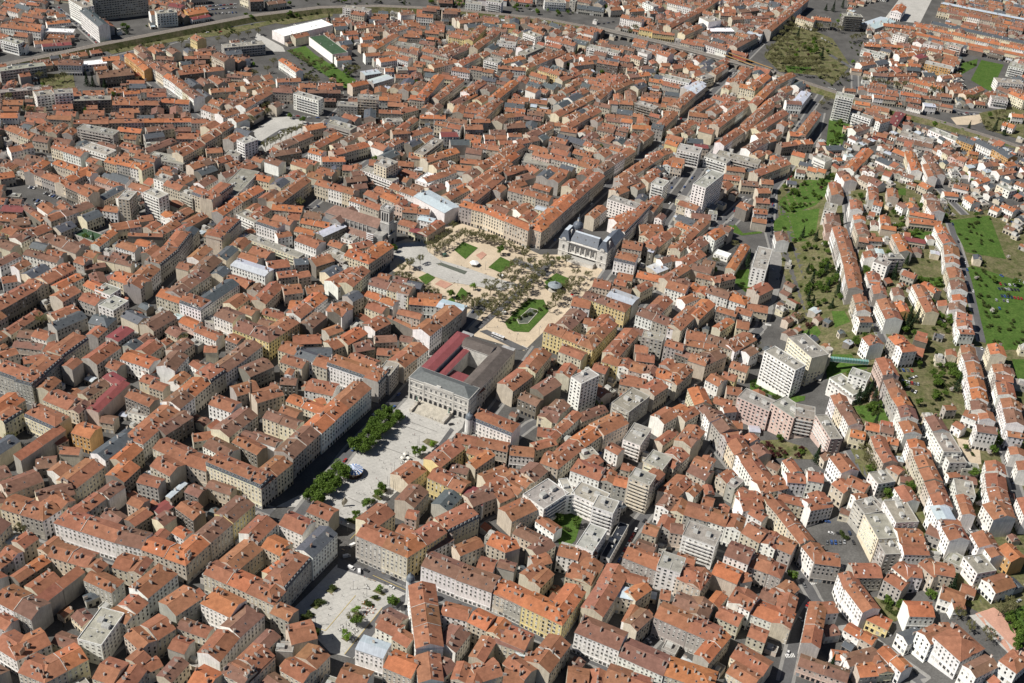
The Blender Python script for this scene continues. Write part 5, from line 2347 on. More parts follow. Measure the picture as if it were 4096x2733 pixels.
LANDMARKS = {'striped carousel': (1415, 1880), 'town hall': (1800, 1500), 'church tower': (1545, 900), 'slate-roofed palace': (2380, 960), 'bandstand': (2217, 1125),
    'long white slab': (2830, 740), 'twin white towers': (3110, 1470), 'white courtyard block': (2330, 2090), 'white balcony tower': (2330, 1560), 'railway viaduct': (2600, 180),
    'white tower by railway': (3370, 430), 'big white sports hall': (1200, 110), 'green-roofed hall': (1330, 190), 'stone barracks courtyard': (230, 740), 'black courtyard tree': (255, 2480),
    'lower square': (1330, 2420), 'long pink block': (3160, 1620), 'walled car park': (3310, 2130), 'market hall': (3000, 2600), 'white school': (3700, 2600), 'fan-shaped theatre': (1720, 820),
    'brown church hall': (250, 990), 'big park lawn': (3960, 300), 'grey hillside flats': (3550, 1050), 'white corner flats': (540, 870), 'grassy bank': (3180, 880), 'gravel square': (1120, 510),
    'tall street corner': (1640, 2340), 'blue slate roof': (460, 1790), 'hill car park': (3640, 1510), 'cemetery park': (3850, 1200), 'old arsenal': (3700, 150), 'park trees': (3200, 200)}
def relation(p):
    """nearest landmark to the point and the side of it on which the point lies, as the photograph shows them"""
    best = None
    for nm, (x, y) in LANDMARKS.items():
        d = hypot(p[0] - x, (p[1] - y) * 1.25)
        if best is None or d < best[0]: best = (d, nm, x, y)
    d, nm, x, y = best; dx, dy = p[0] - x, (p[1] - y) * 1.25
    side = ('right of' if dx > 0 else 'left of') if abs(dx) > abs(dy) else ('below' if dy > 0 else 'above')
    return d, nm, side
PENDING = []          # (object, noun phrase, pixel) - labels settled once everything stands
def later(o, noun, cat, p, group=None):
    PENDING.append((o, noun, to_px(p)[:2])); tag(o, None, cat, group)
def settle():
    by = {}
    for o, noun, p in PENDING:
        d, nm, side = relation(p); by.setdefault((noun, nm, side), []).append((d, o))
    for (noun, nm, side), v in by.items():
        v.sort(key=lambda q: q[0])
        for i, (d, o) in enumerate(v):
            o['label'] = f"{noun} {'nearest' if i == 0 else ordinal(i + 1) + ' nearest'} {side} the {nm}"
BLDLAB = []
def settle_buildings():
    rows = {}
    for b, o in BLDLAB: rows.setdefault(b.row, []).append((b, o))
    byrel = {}
    for r, v in rows.items():
        xs = [b.screen() for b, o in v]; p = (sum(q[0] for q in xs) / len(xs), sum(q[1] for q in xs) / len(xs))
        d, nm, side = relation(p); one = len(v) == 1
        byrel.setdefault((nm, side, v[0][1]['category'] if one else ''), []).append((d, r))
    for (nm, side, one), v in byrel.items():
        v.sort()
        for i, (d, r) in enumerate(v):
            hs = sorted(rows[r], key=lambda q: q[0].screen()[0])
            near_ = 'nearest' if i == 0 else ordinal(i + 1) + ' nearest'
            for k, (b, o) in enumerate(hs):
                pos = f"{ordinal(k + 1)} from left in {near_} row" if not one else f"{near_} single {one}"
                noun = o['category']; wn = WNAME[b.wc]; rn = RNAME[b.roof]
                for body in (f"{wn} {rn} {noun}", f"{wn} {noun}", noun):
                    lab = f"{body}, {pos} {side} {nm}"
                    if len(lab.split()) <= 16: break
                o['label'] = lab
def emit(b, root=None, mb=None):
    """build one house: as a thing with parts (root) or into the shared mesh of the far houses (mb)."""
    solo = mb is None; flat_ = b.roof in 'fFWeg'
    wmb = MB() if solo else mb; rmb = MB() if solo else mb
    b.walls(wmb); b.roofmesh(rmb)
    rich_ = solo and (id(b) in rich or id(b) in rich_flat); style = 'flat' if flat_ else 'old'
    wins = []
    for P0, P1, n in b.fronts():
        if rich_: wins += [(g, P0, P1, n) for g in window_grid(P0, P1, b.z0, b.ze - b.z0, style, b.rr)]
        else: add_window_quads(wmb, P0, P1, n, b.z0, b.ze - b.z0, style, b.rr)
    # string courses and plinth
    if not b.blank and not flat_ and b.area() > 500:
        for P0, P1, n in b.fronts()[:1]:
            u = (P1 - P0).normalized(); c = (P0 + P1) / 2 + n * .06
            for z in (b.ze - .75, b.z0 + 3.3): wmb.box((c.x, c.y), u, (P1 - P0).length - .2, .22, z, z + .25, 'wall', tuple(min(.75, x * 1.1) for x in b.wt))
    if flat_:
        # lift housings and vents
        k = 0 if b.roof in 'We' else 1 if b.L * b.D < 300 else 2
        for i in range(k):
            q = b.A + b.u * (b.L * (.3 + .4 * i + b.rr.uniform(-.08, .08))) + b.w * (b.D * b.rr.uniform(.4, .65)); t = (.55, .54, .51)
            rmb.box((q.x, q.y), b.u, b.rr.uniform(3, 5), b.rr.uniform(2.4, 3.6), b.ze, b.ze + b.rr.uniform(1.8, 3), 'wall', t, 'flatroof', (.35, .35, .33))
        for i in range(int(b.L * b.D / 60) if b.roof not in 'We' else 3):
            q = b.A + b.u * (b.L * b.rr.uniform(.1, .9)) + b.w * (b.D * b.rr.uniform(.15, .85))
            rmb.box((q.x, q.y), b.u, b.rr.uniform(.5, 1.4), .7, b.ze, b.ze + b.rr.uniform(.6, 1.5), 'wall', b.rr.choice([(.5, .5, .48), (.3, .3, .3), (.6, .6, .6)]))
        for i in range(int(b.L * b.D / 160) if b.roof not in 'We' else 0):       # stained, patched gravel and upstands
            q = b.A + b.u * (b.L * b.rr.uniform(.2, .8)) + b.w * (b.D * b.rr.uniform(.2, .8))
            rmb.box((q.x, q.y), b.rr.choice([b.u, b.w]), b.rr.uniform(3, 8), .3, b.ze, b.ze + .35, 'wall', (.45, .44, .42))
    # party-wall upstands between the houses of a row
    if not flat_ and hasattr(b, 'rect') and b.k > 0 and b.rr.random() < .6 and not b.swapped:
        u0, u1, v0, v1 = b.rect; t = b.rr.choice([(.5, .47, .42), (.42, .4, .37), (.58, .56, .52)])
        for (p, q) in ((b.Q(u0, v0, b.ze), b.Q(u0, b.vm, b.ridge)), (b.Q(u0, b.vm, b.ridge), b.Q(u0, v1, b.ze))):
            p, q = Vector(p), Vector(q); s = Vector((b.u.x, b.u.y, 0)) * .16; up = Vector((0, 0, .4))
            rmb.poly([p - s + up, q - s + up, q + s + up, p + s + up], 'wall', t)
            rmb.poly([p - s, q - s, q - s + up, p - s + up], 'wall', t); rmb.poly([q + s, p + s, p + s + up, q + s + up], 'wall', t)
    dorm = []
    if b.roof == 'm':
        for P0, P1, n in b.fronts()[:(3 if (b.hip0 or b.hip1) else 1)]:
            L = (P1 - P0).length; u = (P1 - P0).normalized(); k = int((L - 1.5) / 2.9)
            for i in range(k):
                c = P0 + u * (L * (i + .5) / k) - n * .25; dorm.append(((c.x, c.y, b.ze + .05), atan2(u.y, u.x)))
    ch = b.chimneys(); sk = b.skylights()
    if id(b) not in rich:
        for p, sd in sk:
            dn = (Vector((b.w.x, b.w.y, 0)) if not b.swapped else Vector((b.u.x, b.u.y, 0))) * sd; ac = Vector((-dn.y, dn.x, 0)) * .5; dn = (dn - Vector((0, 0, b.pitch))) * .6; q = Vector(p) + Vector((0, 0, .12))
            qd = [q - ac - dn, q + ac - dn, q + ac + dn, q - ac + dn]
            if (qd[1] - qd[0]).cross(qd[2] - qd[1]).z < 0: qd.reverse()
            rmb.poly(qd, *(('glass', (1, 1, 1)) if b.rr.random() < .7 else ('metal', (.6, .62, .64))))
    if not solo:
        for p, a, k, f in ch: merge(mb, CHIM_MB[k], p, a)
        for p, a in dorm: merge(mb, DORM_MB, p, a)
        return
    wmb.build('wall', root); ro = rmb.build('roof', root)
    for p, a, k, f in ch: inst('chimney', CHIMNEYS[k], ro, p, a, (1, 1, f))
    for p, a in dorm: inst('dormer', DORMER, ro, p, a)
    if id(b) in rich:
        for p, sd in sk:
            o = inst('skylight', SKYLIGHT, ro, p); fall = Vector((b.w.x, b.w.y, 0)) * sd if not b.swapped else Vector((b.u.x, b.u.y, 0)) * sd
            nz = Vector((fall.x * b.pitch, fall.y * b.pitch, 1)).normalized(); y = (fall - nz * fall.dot(nz)).normalized(); x = y.cross(nz)
            o.rotation_euler = Matrix((x, y, nz)).transposed().to_euler()
    else:
        pass
    wins = wins[:100]
    for (c, wd, z, ht, gf), P0, P1, n in wins:
        u = (P1 - P0).normalized(); k = b.rr.random()
        kd = (2 if k < .1 else 3 if k < .22 else 4 if (k < .3 and not gf and style == 'old') else 0 if k < .8 else 1)
        inst('window', WINDOWS[kd], root, (c.x + n.x * .01, c.y + n.y * .01, z), atan2(u.y, u.x), (wd, 1, ht))
    if flat_ and b.L > 13 and b.h > 10 and b.roof in 'fF' and b.rr.random() < .6:
        P0, P1, n = b.fronts()[0] if b.fronts() else (b.A, b.B, -b.w); u = (P1 - P0).normalized(); L = (P1 - P0).length; nf = int((b.ze - b.z0) / 3.0)
        t = (.68, .67, .64) if b.wc in 'wp' else tuple(min(.7, x * 1.25) for x in b.wt)
        for k in range(1, nf):
            m2 = MB(); z = b.ze - k * 3.0
            c = P0 + u * (L * .5) + n * .62
            m2.box((c.x, c.y), u, L * .8, 1.24, z - .2, z - .02, 'wall', t)
            c2 = P0 + u * (L * .5) + n * 1.2; m2.box((c2.x, c2.y), u, L * .8, .1, z - .02, z + .95, 'wall', t)
            m2.build('balcony', root)
far = MB()
for b in HOUSES:
    tl = is_house(b)
    if tl and id(b) not in near: emit(b, mb=far); continue
    loc = (b.ctr.x, b.ctr.y, b.z0)
    if tl:
        root = empty('terraced_house', loc); cat, grp = 'house', 'red-roofed town houses in street rows'
    elif b.roof in 'We' or b.D > 20 and b.roof in 'z': root = empty('industrial_hall', loc); cat, grp = 'hall', 'large flat-roofed halls'
    else: root = empty('apartment_block', loc); cat, grp = 'apartment block', 'flat-roofed apartment and office blocks'
    tag(root, None, cat, grp); BLDLAB.append((b, root)); emit(b, root)
o = far.build('distant_houses'); tag(o, 'mass of smaller red-roofed houses filling the farther streets', 'houses', kind='stuff')

# ------------------------------------------------------------------ ground
def draped(poly, material, dz, name, kind='structure', label=None, cell=8.0, parent=None):
    """a ground patch: polygon filled with points every few metres so that it follows the terrain"""
    pts = []; n = len(poly)
    for i in range(n):
        a, b = Vector(poly[i]), Vector(poly[(i + 1) % n]); k = max(1, int((b - a).length / cell))
        pts += [a + (b - a) * (j / k) for j in range(k)]
    m = len(pts); edges = [(i, (i + 1) % m) for i in range(m)]
    xs = [p.x for p in pts]; ys = [p.y for p in pts]
    def inside(x, y):
        c = False; j = n - 1
        for i in range(n):
            xi, yi = poly[i]; xj, yj = poly[j]
            if (yi > y) != (yj > y) and x < (xj - xi) * (y - yi) / (yj - yi) + xi: c = not c
            j = i
        return c
    y = min(ys) + cell / 2
    while y < max(ys):
        x = min(xs) + cell / 2
        while x < max(xs):
            if inside(x, y): pts.append(Vector((x, y)))
            x += cell
        y += cell
    vs, _e, fs, *_ = delaunay_2d_cdt(pts, edges, [list(range(m))], 1, 1e-4)
    mb = MB()
    mb.v = [(v.x, v.y, terrain(v.x, v.y) + dz) for v in vs]
    for f in fs:
        a, b, c = (vs[i] for i in f[:3])
        f = tuple(f) if (b - a).x * (c - a).y - (b - a).y * (c - a).x > 0 else tuple(reversed(f))
        mb.f.append(f); mb.m.append(material); mb.t.append((1, 1, 1))
    o = mb.build(name); o['kind'] = kind
    return o
gm = MB(); gx0, gx1, gy0, gy1, st = -1400, 1500, -700, 2000, 12.0
nx, ny = int((gx1 - gx0) / st) + 1, int((gy1 - gy0) / st) + 1
for j in range(ny):
    for i in range(nx):
        x, y = gx0 + i * st, gy0 + j * st; gm.v.append((x, y, terrain(x, y)))
for j in range(ny - 1):
    for i in range(nx - 1):
        a = j * nx + i; gm.f.append((a, a + 1, a + nx + 1, a + nx)); gm.m.append('asphalt'); gm.t.append((1, 1, 1))
gm.build('ground')['kind'] = 'structure'
PN = dict(paving='plaza_paving', sand='sandy_ground', grass='lawn', soil='garden_soil', redsand='playground_surface', road='road', water='pool')
lay = 0
for reg, q in regions(PATCH):
    pl = [tuple(at(*p)[:2]) for p in pix(reg, [float(x) for x in q[1:]])]; lay += 1
    hillside = any(terrain(*p) > .1 for p in pl)
    draped(pl, q[0], (.12 if hillside else .02) + .004 * lay, PN[q[0]])
def patch(reg, nums, material, dz, name=None, **kw): return draped([tuple(at(*p)[:2]) for p in pix(reg, nums)], material, dz, name or PN[material], **kw)
def ribbon(pl, wd, material, dz, name):
    out = [[], []]; q = []
    for a, b in zip(pl, pl[1:]):
        n = max(1, int((b - a).length / 8)); q += [a.lerp(b, k / n) for k in range(n)]
    q.append(pl[-1]); mb = MB(); L_ = []
    for i, p in enumerate(q):
        t = (q[min(i + 1, len(q) - 1)] - q[max(i - 1, 0)]).normalized(); s_ = Vector((-t.y, t.x)) * wd / 2; a, b = p - s_, p + s_
        L_.append(((a.x, a.y, terrain(a.x, a.y) + dz), (b.x, b.y, terrain(b.x, b.y) + dz)))
    for (a, b), (c, d) in zip(L_, L_[1:]): mb.poly([a, c, d, b], material)
    o = mb.build(name); o['kind'] = 'structure'
for i, (wd, pl) in enumerate(STREETLINES):
    ribbon(pl, wd + 2.5, 'sidewalk', .105 + .001 * i, 'pavement'); ribbon(pl, wd - 2, 'road', .155 + .001 * i, 'street')
HG = [(3125, 1180), (3110, 760), (3190, 650), (3300, 700), (3500, 640), (3800, 800), (4250, 900), (4250, 2400), (4000, 2500), (3860, 2420), (3700, 2300), (3500, 2000), (3420, 1850), (3380, 1560), (3260, 1420), (3150, 1330)]
draped([tuple(at(*p)[:2]) for p in HG], 'soil', .06, 'hillside_ground')
J = (1560, 900, .5957); R2 = (1000, 1320, .4719); R6 = (1000, 1993, .4719); B6 = (1000, 660, .4719); B7 = (2000, 660, .4719); R4 = (3000, 1320, .472)
for nums in ([430, 170, 490, 115, 590, 155, 505, 232], [660, 287, 742, 215, 838, 262, 740, 322], [440, 480, 480, 420, 527, 460, 510, 502, 445, 505], [190, 355, 250, 325, 305, 355, 240, 405],
             [770, 655, 930, 503, 1030, 503, 1066, 580, 930, 722, 830, 717, 790, 695], [1035, 385, 1115, 325, 1200, 360, 1190, 415, 1085, 452], [370, 520, 420, 480, 440, 520, 400, 550]):
    patch(J, nums, 'grass', .35)
patch(J, [20, 130, 230, 110, 255, 180, 330, 235, 500, 285, 720, 362, 880, 405, 740, 445, 560, 410, 400, 385, 250, 330, 100, 250, 20, 200], 'paving', .30)
patch(J, [1085, 235, 1115, 245, 860, 480, 610, 700, 565, 690, 820, 470], 'road', .32, 'tram_street')
patch(J, [600, 715, 650, 705, 930, 835, 860, 845], 'road', .33)
patch(J, [305, 262, 345, 255, 520, 315, 500, 335], 'water', .34)
patch(J, [575, 205, 620, 180, 650, 200, 610, 235], 'redsand', .36); patch(J, [300, 400, 340, 370, 420, 400, 370, 430], 'redsand', .36)
pool = patch(J, [852, 640, 940, 562, 992, 575, 990, 592, 925, 665, 868, 668], 'water', .5)
patch(R6, [745, 500, 905, 560, 1060, 640, 1335, 770, 1335, 815, 1190, 750, 1040, 690, 860, 630, 740, 590], 'road', .16)
patch(R6, [1120, 930, 1340, 800, 1330, 870, 1180, 1000, 870, 1360, 800, 1330], 'road', .165)
patch(R2, [1480, 1130, 1700, 830, 1730, 850, 1520, 1140, 1440, 1230, 1420, 1215], 'road', .17)
for nums in ([640, 790, 695, 745, 750, 762, 690, 812], [505, 915, 575, 850, 645, 880, 560, 945], [400, 1050, 500, 960, 560, 990, 450, 1090], [1035, 790, 1080, 760, 1155, 815, 1130, 830], [1010, 845, 1040, 830, 1110, 860, 1080, 875],
             [940, 900, 985, 860, 1060, 910, 1020, 930], [870, 990, 920, 970, 985, 1010, 950, 1025], [770, 1190, 810, 1170, 855, 1200, 820, 1220], [820, 190, 880, 160, 950, 210, 890, 225]):
    patch(R6, nums, 'soil', .24, 'planting_bed')
for nums in ([1460, 950, 1500, 920, 1600, 950, 1540, 1000], [1060, 1360, 1110, 1340, 1170, 1365, 1130, 1390], [1030, 1410, 1060, 1390, 1130, 1430, 1100, 1450], [945, 1450, 980, 1435, 1040, 1470, 1000, 1480]):
    patch(R2, nums, 'soil', .24, 'planting_bed')
def strip(reg, a, b, wd, z, m, t, name):
    p, q = at(reg[0] + a[0] * reg[2], reg[1] + a[1] * reg[2]), at(reg[0] + b[0] * reg[2], reg[1] + b[1] * reg[2])
    d = (q - p); d.z = 0; d.normalize(); s = Vector((-d.y, d.x, 0)) * wd / 2; mb = MB()
    up = Vector((0, 0, z)); mb.poly([p - s + up, q - s + up, q + s + up, p + s + up], m, t); o = mb.build(name); o['kind'] = 'structure'
for a, b in (((895, 825), (640, 1125)), ((640, 1125), (512, 1080)), ((1120, 930), (800, 1325)), ((1040, 655), (1330, 785)), ((945, 250), (850, 350))):
    strip(R6, a, b, .3, .21, 'cloth', (.5, .38, .12), 'road_marking')
for a, b in (((1330, 770), (1585, 865)), ((1270, 800), (1480, 880)), ((1150, 1000), (1400, 1090)), ((830, 1420), (960, 1480))):
    strip(R2, a, b, .35, .21, 'cloth', (.12, .115, .11), 'drain_channel')
for a, b in (((690, 560), (880, 380)), ((720, 575), (900, 400)), ((1000, 300), (1085, 240))): strip(J, a, b, .5, .36, 'stone', (.30, .29, .27), 'tram_track')
# ------------------------------------------------------------------ landmarks
def P4(reg, p, h=0.0): return at(reg[0] + p[0] * reg[2], reg[1] + p[1] * reg[2], h)
class Frame:
    """local plan frame: a along the front (from A to B), b back from it, z up from the ground"""
    def __init__(s, A, B): s.A = Vector((A.x, A.y)); d = Vector((B.x - A.x, B.y - A.y)); s.L = d.length; s.u = d / s.L; s.w = Vector((-s.u.y, s.u.x)); s.ang = atan2(s.u.y, s.u.x)
    def xy(s, a, b): p = s.A + s.u * a + s.w * b; return (p.x, p.y)
    def p(s, a, b, z): q = s.xy(a, b); return (q[0], q[1], z)
    def block(s, mb, a0, a1, b0, b1, z0, z1, m, t, top=None, tt=None): mb.prism([s.xy(a0, b0), s.xy(a1, b0), s.xy(a1, b1), s.xy(a0, b1)], z0, z1, m, t, top, tt, True)
def wing(fr, a0, a1, b0, b1, h, root, wt, rmat, rt, hips=(True, True), pitch=.4, wins=True, along='a', zb=-.5, wname='wing'):
    w, r = MB(), MB(); fr.block(w, a0, a1, b0, b1, zb, h, 'stone', wt)
    o = .5
    if along == 'a': Q = lambda u, v, z: fr.p(u, v, z); u0, u1, v0, v1 = a0, a1, b0, b1; O = lambda x: x
    else: Q = lambda u, v, z: fr.p(v, u, z); u0, u1, v0, v1 = b0, b1, a0, a1; O = lambda x: list(reversed(x))
    hw = (v1 - v0) / 2; zr = h + hw * pitch; ze = h - o * pitch + .02; vm = (v0 + v1) / 2
    r0 = u0 + (hw if hips[0] else -.1); r1 = u1 - (hw if hips[1] else -.1); e0 = u0 - (o if hips[0] else .1); e1 = u1 + (o if hips[1] else .1)
    E = [Q(e0, v0 - o, ze), Q(e1, v0 - o, ze), Q(e1, v1 + o, ze), Q(e0, v1 + o, ze)]; R0, R1 = Q(r0, vm, zr), Q(r1, vm, zr)
    r.poly(O([E[0], E[1], R1, R0]), rmat, rt); r.poly(O([E[2], E[3], R0, R1]), rmat, rt)
    r.poly(O([E[1], E[2], R1]), rmat if hips[1] else 'stone', rt if hips[1] else wt); r.poly(O([E[3], E[0], R0]), rmat if hips[0] else 'stone', rt if hips[0] else wt)
    F = [(p[0], p[1], ze - .45) for p in E]
    for i in range(4): j = (i + 1) % 4; r.poly(O([F[i], F[j], E[j], E[i]]), 'stone', tuple(min(.7, x * 1.1) for x in wt))
    r.poly(O(list(reversed(F))), 'stone', wt)
    wo = w.build(wname, root); ro = r.build('roof', root); return wo, ro
def arch(mb, fr, a, b, z0, w, h, face, m='glass', t=(1, 1, 1), n=8, off=.08):
    """a round-headed opening on the front (face 'f': towards -b) or the right end ('r': towards +a)"""
    pts = [(-w / 2, 0), (w / 2, 0)] + [(w / 2 * cos(pi * i / n), h - w / 2 + w / 2 * sin(pi * i / n)) for i in range(n + 1)]
    if face == 'f': mb.poly([fr.p(a + x, b - off, z0 + z) for x, z in pts], m, t)
    else: mb.poly([fr.p(a + off, b + x, z0 + z) for x, z in pts], m, t)
def rectwin(root, fr, a, b, z, w, h, face, k=0):
    if face == 'f': q = fr.p(a, b - .01, z); inst('window', WINDOWS[k], root, q, fr.ang, (w, 1, h))
    else: q = fr.p(a + .01, b, z); inst('window', WINDOWS[k], root, q, fr.ang + pi / 2, (w, 1, h))

# --- town hall
H1 = (1550, 1380, .4577)
A, B, E_ = P4(H1, (190, 282), 20), P4(H1, (712, 474), 20), P4(H1, (1120, 62), 18)
fr = Frame(A, B); L = fr.L; D = (Vector((E_.x, E_.y)) - Vector((B.x, B.y))).dot(fr.w)
root = empty('town_hall', (*fr.xy(L / 2, D / 2), 0)); tag(root, 'grand pale stone town hall with arcade, wide steps and slate and red roofs', 'town hall')
ST, SLG, BRN, RED = (.56, .54, .50), (.105, .115, .115), (.105, .09, .082), (.20, .058, .06)
wing(fr, 0, L, 0, 17, 20, root, ST, 'slate', SLG, (True, True), .42)
wing(fr, L - 15, L - .1, 16, D, 18, root, ST, 'tile', BRN, (False, True), .36, along='b')
wing(fr, .1, 11, 16, D, 18.4, root, ST, 'metal', RED, (False, True), .2, along='b')
wing(fr, 11, L - 15, D - 15, D - .1, 17.6, root, ST, 'tile', BRN, (False, False), .36)
wing(fr, 11, L - 15, 17, 17 + (D - 32) * .45, 11, root, ST, 'metal', RED, (False, False), .12)
wing(fr, 14, 19, 16, D - 14, 15, root, ST, 'metal', RED, (False, False), .2, along='b')
for a0, a1, b0, b1 in ((L - 13, L - 2, D, D + 7), (2, 12, D, D + 7)):
    m = MB(); fr.block(m, a0, a1, b0, b1, 0, 16, 'stone', ST, 'flatroof', (.3, .3, .3)); m.build('rear_pavilion', root)
d = MB()
for i in range(12):                       # ground-floor arcade
    a = L * (i + .5) / 12; arch(d, fr, a, 0, .6 if 2 < i < 9 or i == 2 else .1, 2.7, 5.0, 'f')
d.build('arcade', root)
tr = MB()
for z, th in ((6.2, .5), (12.2, .35), (17.2, .5), (19.3, .7)): fr.block(tr, -.35, L + .35, -.4, 17.2, z, z + th, 'stone', (.56, .54, .5))
for a in (L * .25, L * .75, .6, L - .6): fr.block(tr, a - .6, a + .6, -.32, 0, 0, 19, 'stone', (.56, .54, .5))
fr.block(tr, L * .25, L * .75, -.55, .05, 17.9, 20.6, 'stone', (.56, .54, .5)); tr.build('cornice', root)
for i in range(12):
    a = L * (i + .5) / 12
    for z, h in ((7.6, 2.6), (13.4, 3.0)): rectwin(root, fr, a, 0, z, 1.7, h, 'f')
for j in range(int(D / 4.2)):
    for z, h in ((1.2, 2.8), (7.2, 2.6), (12.8, 2.6)): rectwin(root, fr, L - .1, 3 + j * 4.2, z, 1.6, h, 'r')
ck = MB(); cx = L / 2
for i in range(20):
    a0, a1 = 2 * pi * i / 20, 2 * pi * (i + 1) / 20
    ck.poly([fr.p(cx, -.62, 21), fr.p(cx + 1.1 * cos(a0), -.62, 21 + 1.1 * sin(a0)), fr.p(cx + 1.1 * cos(a1), -.62, 21 + 1.1 * sin(a1))], 'paint', (.7, .7, .68))
ck.poly([fr.p(cx - .05, -.66, 20.9), fr.p(cx + .05, -.66, 20.9), fr.p(cx + .05, -.66, 21.8), fr.p(cx - .05, -.66, 21.8)], 'paint', (.02, .02, .02))
ck.poly([fr.p(cx, -.66, 20.95), fr.p(cx + .6, -.66, 20.95), fr.p(cx + .6, -.66, 21.05), fr.p(cx, -.66, 21.05)], 'paint', (.02, .02, .02))
fr.block(ck, cx - 1.8, cx + 1.8, -.5, .4, 19.6, 22.0, 'stone', (.56, .54, .5)); ck.build('clock', root)
s = MB(); a0, a1 = L * .20, L * .74
for i in range(14):
    z = 2.2 * (1 - i / 14); fr.block(s, a0, a1, -1.2 - (i + 1) * .95, -1.2 - i * .95 if i else -.02, -.3, z, 'stone', (.43, .40, .34))
s.build('staircase', root)
for a in (a0, a1):
    m = MB(); fr.block(m, a - 1.1, a + 1.1, -15, -.1, -.3, 2.6, 'stone', (.46, .43, .38)); fr.block(m, a - 1.3, a + 1.3, -6.6, -4, 2.6, 4.6, 'stone', (.48, .45, .4)); m.build('stair_wall', root)
    q = fr.xy(a, -5.3); sm = MB()
    for z0, z1, r0, r1 in ((4.6, 5.4, .75, .6), (5.4, 6.8, .6, .5), (6.8, 7.9, .55, .4), (7.9, 8.2, .2, .18), (8.2, 8.8, .28, .2)): sm.cyl(q, r0, z0, z1, 'metal', (.14, .22, .18), 9, r1)
    sm.tube((q[0], q[1], 7.6), (q[0] + .9, q[1] - .3, 8.3), .16, 'metal', (.14, .22, .18)); sm.tube((q[0], q[1], 7.6), (q[0] - .6, q[1] - .5, 6.6), .15, 'metal', (.14, .22, .18))
    later(sm.build('statue', None, (*q, 4.6)), 'green bronze statue on the stair wall,', 'statue', (*q, 6))
# --- church
H2 = (1220, 780, .3794)
fr = Frame(P4(H2, (215, 178), 19.5), P4(H2, (765, 350), 19.5)); L = fr.L
root = empty('church', (*fr.xy(L / 2, 7), 0)); tag(root, 'grey stone church with brown roof and tall square belfry', 'church')
GS, PB, LS = (.34, .33, .31), (.20, .125, .10), (.50, .49, .46)
wing(fr, 0, L, 0, 16, 19.5, root, GS, 'tile', PB, (True, False), .72, wname='nave')
for b0, b1, sgn in ((-7, -.02, 1), (15.02, 22, -1)):
    m = MB(); fr.block(m, 12, L, b0, b1, -.5, 8, 'stone', GS); m.build('aisle', root)
    r = MB(); lo, hi = (b0 - .4, b1) if sgn > 0 else (b1 + .4, b0)
    q = [fr.p(12, lo, 8.1), fr.p(L, lo, 8.1), fr.p(L, hi, 11.6), fr.p(12, hi, 11.6)]
    r.poly(q if sgn > 0 else list(reversed(q)), 'tile', PB); r.poly([q[0], q[3], fr.p(12, hi, 8)], 'stone', GS); r.poly([q[1], q[2], fr.p(L, hi, 8)], 'stone', GS); r.build('aisle_roof', root)
wing(fr, 10, 22, -8, 23, 17.2, root, GS, 'tile', PB, (False, False), .6, along='b', wname='transept')
wing(fr, -9, .5, 1.5, 13.5, 10, root, GS, 'tile', PB, (True, False), .6, wname='apse')
m = MB()
for i in range(6):
    a = 26 + i * (L - 30) / 6
    fr.block(m, a - 3.3, a - 2.5, -.5, .02, 10, 19.4, 'stone', LS); fr.block(m, a - 3.3, a - 2.5, -7.6, -6.9, 0, 9.2, 'stone', LS)
    for k in (-1, 0, 1): arch(m, fr, a + k * 1.35, 0, 12.3, .85, 2.8, 'f', off=.05)
for k in (-1, 0, 1): arch(m, fr, 16 + k * 2.1, -8, 8, 1.2, 5.5, 'f', off=.06)
arch(m, fr, 16, -8, 6.5, 7.4, 9.5, 'f', 'stone', LS, 12, .03)
m.build('lancet_windows', root)
t = MB(); ta, tb, tw = L + 1, 3, 9.5
fr.block(t, ta, ta + tw, tb, tb + tw, -.5, 25, 'stone', (.42, .41, .39)); fr.block(t, ta + .3, ta + tw - .3, tb + .3, tb + tw - .3, 25, 38, 'stone', (.55, .54, .51)); fr.block(t, ta - .2, ta + tw + .2, tb - .2, tb + tw + .2, 24.4, 25.2, 'stone', LS)
fr.block(t, ta - .3, ta + tw + .3, tb - .3, tb + tw + .3, 38, 39.2, 'stone', LS, 'flatroof', (.35, .34, .33)); to = t.build('belfry', root)
t = MB()
for k in (-1, 0, 1): arch(t, fr, ta + tw / 2 + k * 2.5, tb + .3, 27, 1.5, 9, 'f'); arch(t, fr, ta + tw - .3, tb + tw / 2 + k * 2.5, 27, 1.5, 9, 'r')
arch(t, fr, ta + tw, tb + tw / 2, 11, 4, 7, 'r'); t.build('belfry_opening', to)
t = MB()
for i in range(6):
    for j in (0, 5): fr.block(t, ta + i * 1.65, ta + i * 1.65 + .9, tb - .2 + j * 1.9, tb + .4 + j * 1.9, 39.2, 41.2, 'stone', LS); fr.block(t, ta - .2 + j * 1.85, ta + .4 + j * 1.85, tb + i * 1.65, tb + i * 1.65 + .9, 39.2, 41.2, 'stone', LS)
fr.block(t, ta + 3, ta + 6.5, tb + 3, tb + 6.5, 39.2, 41, 'metal', (.5, .5, .5)); t.build('battlement', to)
m = MB()
for b0, b1, h in ((-6, 2.9, 16), (12.6, 21, 20)): fr.block(m, L - 1, L + 9, b0, b1, -.5, h, 'stone', (.37, .36, .34), 'stone', (.3, .29, .27))
fr.block(m, L + 10.6, L + 12, 1, 14, 0, 14, 'stone', (.33, .32, .3)); arch(m, fr, L + 12, 7.7, 0, 4.5, 9, 'r'); m.build('west_front', root)
m = MB()                                      # scaffolding by the tower
for i in range(4):
    for j in range(2):
        q = fr.p(L - 7 + i * 2.4, -9 + j * 1.5, 0); m.tube(q, (q[0], q[1], 17), .07, 'metal', (.6, .62, .63), 4)
